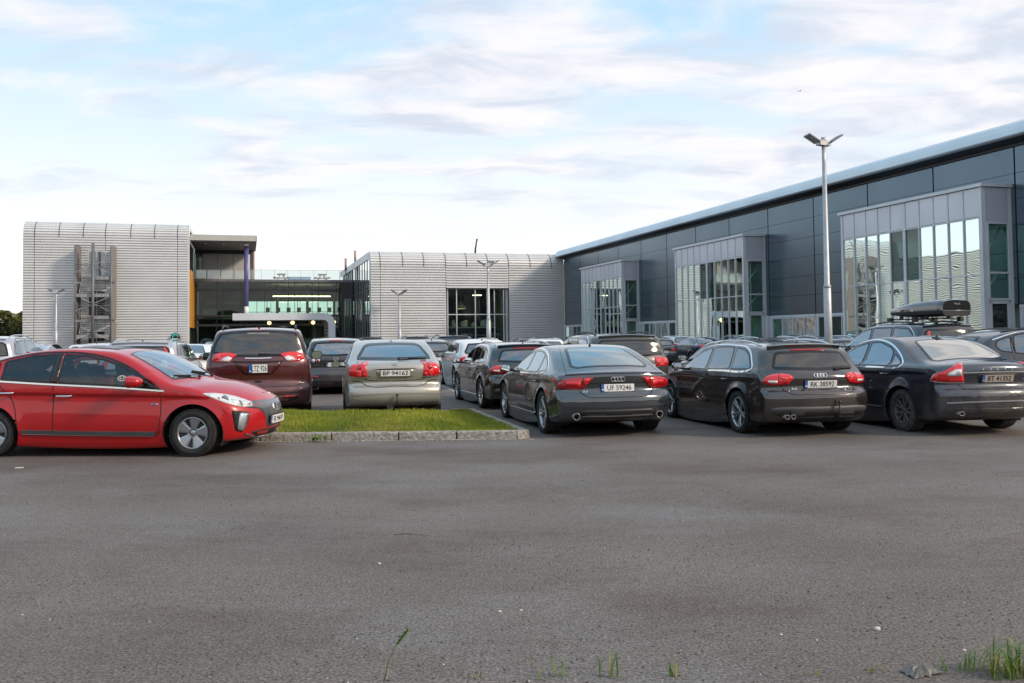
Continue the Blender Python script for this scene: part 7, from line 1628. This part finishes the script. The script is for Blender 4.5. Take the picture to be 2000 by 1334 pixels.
tuft(2.02, 4.16, 14, .17, .08, 'small sparse tuft left of the thick corner tuft', 2)
tuft(1.66, 4.14, 6, .09, .05, 'tiny tuft beside the crushed scrap of litter', 5)
tuft(1.33, 4.12, 4, .07, .03, 'very small yellowish tuft between the bent blade and the litter', 8)
tuft(.42, 4.12, 9, .25, .045, 'upright tuft near the middle of the bottom edge', 3)
tuft(.16, 4.12, 9, .17, .07, 'low drooping tuft left of the upright one', 4)
tuft(.71, 4.12, 4, .17, .02, 'single broad bent blade right of the upright tuft', 6, w=.010)
tuft(-.17, 4.12, 4, .09, .02, 'a few short blades at the bottom edge, leftmost of the tufts', 7)
sk = empty('seed_stalk', (-.60, 4.10, 0), 0, 'thin bent grass stalk with a drooping seed head', 'grass stalk')
P = [(0, 0, -.01), (.02, 0, .08), (.05, 0, .15), (.075, 0, .19), (.10, 0, .225)]
MB().tube(P, [.0026, .0024, .002, .0016, .0012], 5).build('stem', M['weed'], sk)
m = MB()
for k in range(26):
    t = k / 26; p_ = Vector((.06 + .05 * t, 0, .165 + .065 * t)); a = k * 2.4; d_ = Vector((math.cos(a) * .4 + .6, math.sin(a) * .6, .7)).normalized(); m.tube([p_, p_ + d_ * .009, p_ + d_ * .022], [.001, .0032, .0006], 4)
m.build('seed_head', M['weed'], sk)
# crushed litter
lt = MB(); g = random.Random(4); N2 = 9
for i in range(N2):
    for j in range(N2):
        u, w_ = i / (N2 - 1) - .5, j / (N2 - 1) - .5; lt.v.append((u * .17 + g.uniform(-.006, .006), w_ * .10 + g.uniform(-.006, .006), .006 + max(0, .035 * (1 - (u * 2) ** 2) * (1 - (w_ * 2) ** 2)) + g.uniform(-.006, .006)))
for i in range(N2 - 1):
    for j in range(N2 - 1): lt.f.append([i * N2 + j, (i + 1) * N2 + j, (i + 1) * N2 + j + 1, i * N2 + j + 1]); lt.m.append(1 if (i > 5 and j > 3) else 0); lt.smooth.append(False)
M['litter'] = pm('muddy_plastic', (.10, .095, .085), .5, 0, .4, 30); M['litterteal'] = pm('faded_teal_plastic', (.03, .16, .16), .45, 0, .3, 30)
lt.build('litter', [M['litter'], M['litterteal']], None, (1.84, 4.13, 0), .3, label='crushed muddy scrap of plastic with a teal corner on the asphalt', cat='litter')
tw = MB().tube([(0, 0, .004), (.10, .02, .008), (.2, -.01, .006), (.29, -.05, .005)], [.002, .003, .002, .001], 5).build('twig', M['bark'], None, (-.95, 7.1, 0), label='thin dark twig lying on the asphalt', cat='twig')
bt = MB().box(0, 0, 0, .09, .05, .006).build('paper_scrap', CM['cloth'], None, (-6.15, 11.1, 0), .2, label='small pale paper scrap before the rear door of the red car', cat='litter')
# faint worn bay lines
M['paint'] = pm('worn_white_paint', (.30, .30, .29), .8, 0, .35, 6)
def mark(x0, y0, x1, y1, w=.1): MB().bar((x0, y0, .002), (x1, y1, .002), w, .004).build('bay_line', M['paint'], lines)
lines = empty('bay_lines', (0, 0, 0), 0, 'worn white parking bay lines', None, None, 'structure')
for k in range(9):
    x = -9.5 + 2.75 * k; mark(x, 24.0 + x * .2, x - 1.05, 29.0 + x * .2)
# a bird high over the hall
bd_ = empty('bird', (30.08, 92, 26.59), .6, 'tiny dark bird flying high above the hall roof', 'bird'); bd_.scale = (.32, .32, .32)
bm2 = MB().sphere((0, 0, 0), .16, 10, 0, (2.0, .8, .8)).sphere((.34, 0, .05), .09, 8).add([(-.30, 0, 0), (-.62, .10, .0), (-.62, -.10, .0)], [(0, 1, 2)])
bm2.build('body', M['black'], bd_)
for s_ in (1, -1): MB().add([(.12, s_ * .08, .04), (-.16, s_ * .08, .04), (-.10, s_ * .6, .34), (.10, s_ * .6, .36), (-.20, s_ * 1.05, .12)], [(0, 1, 2, 3), (3, 2, 4)]).build('wing', M['black'], bd_)
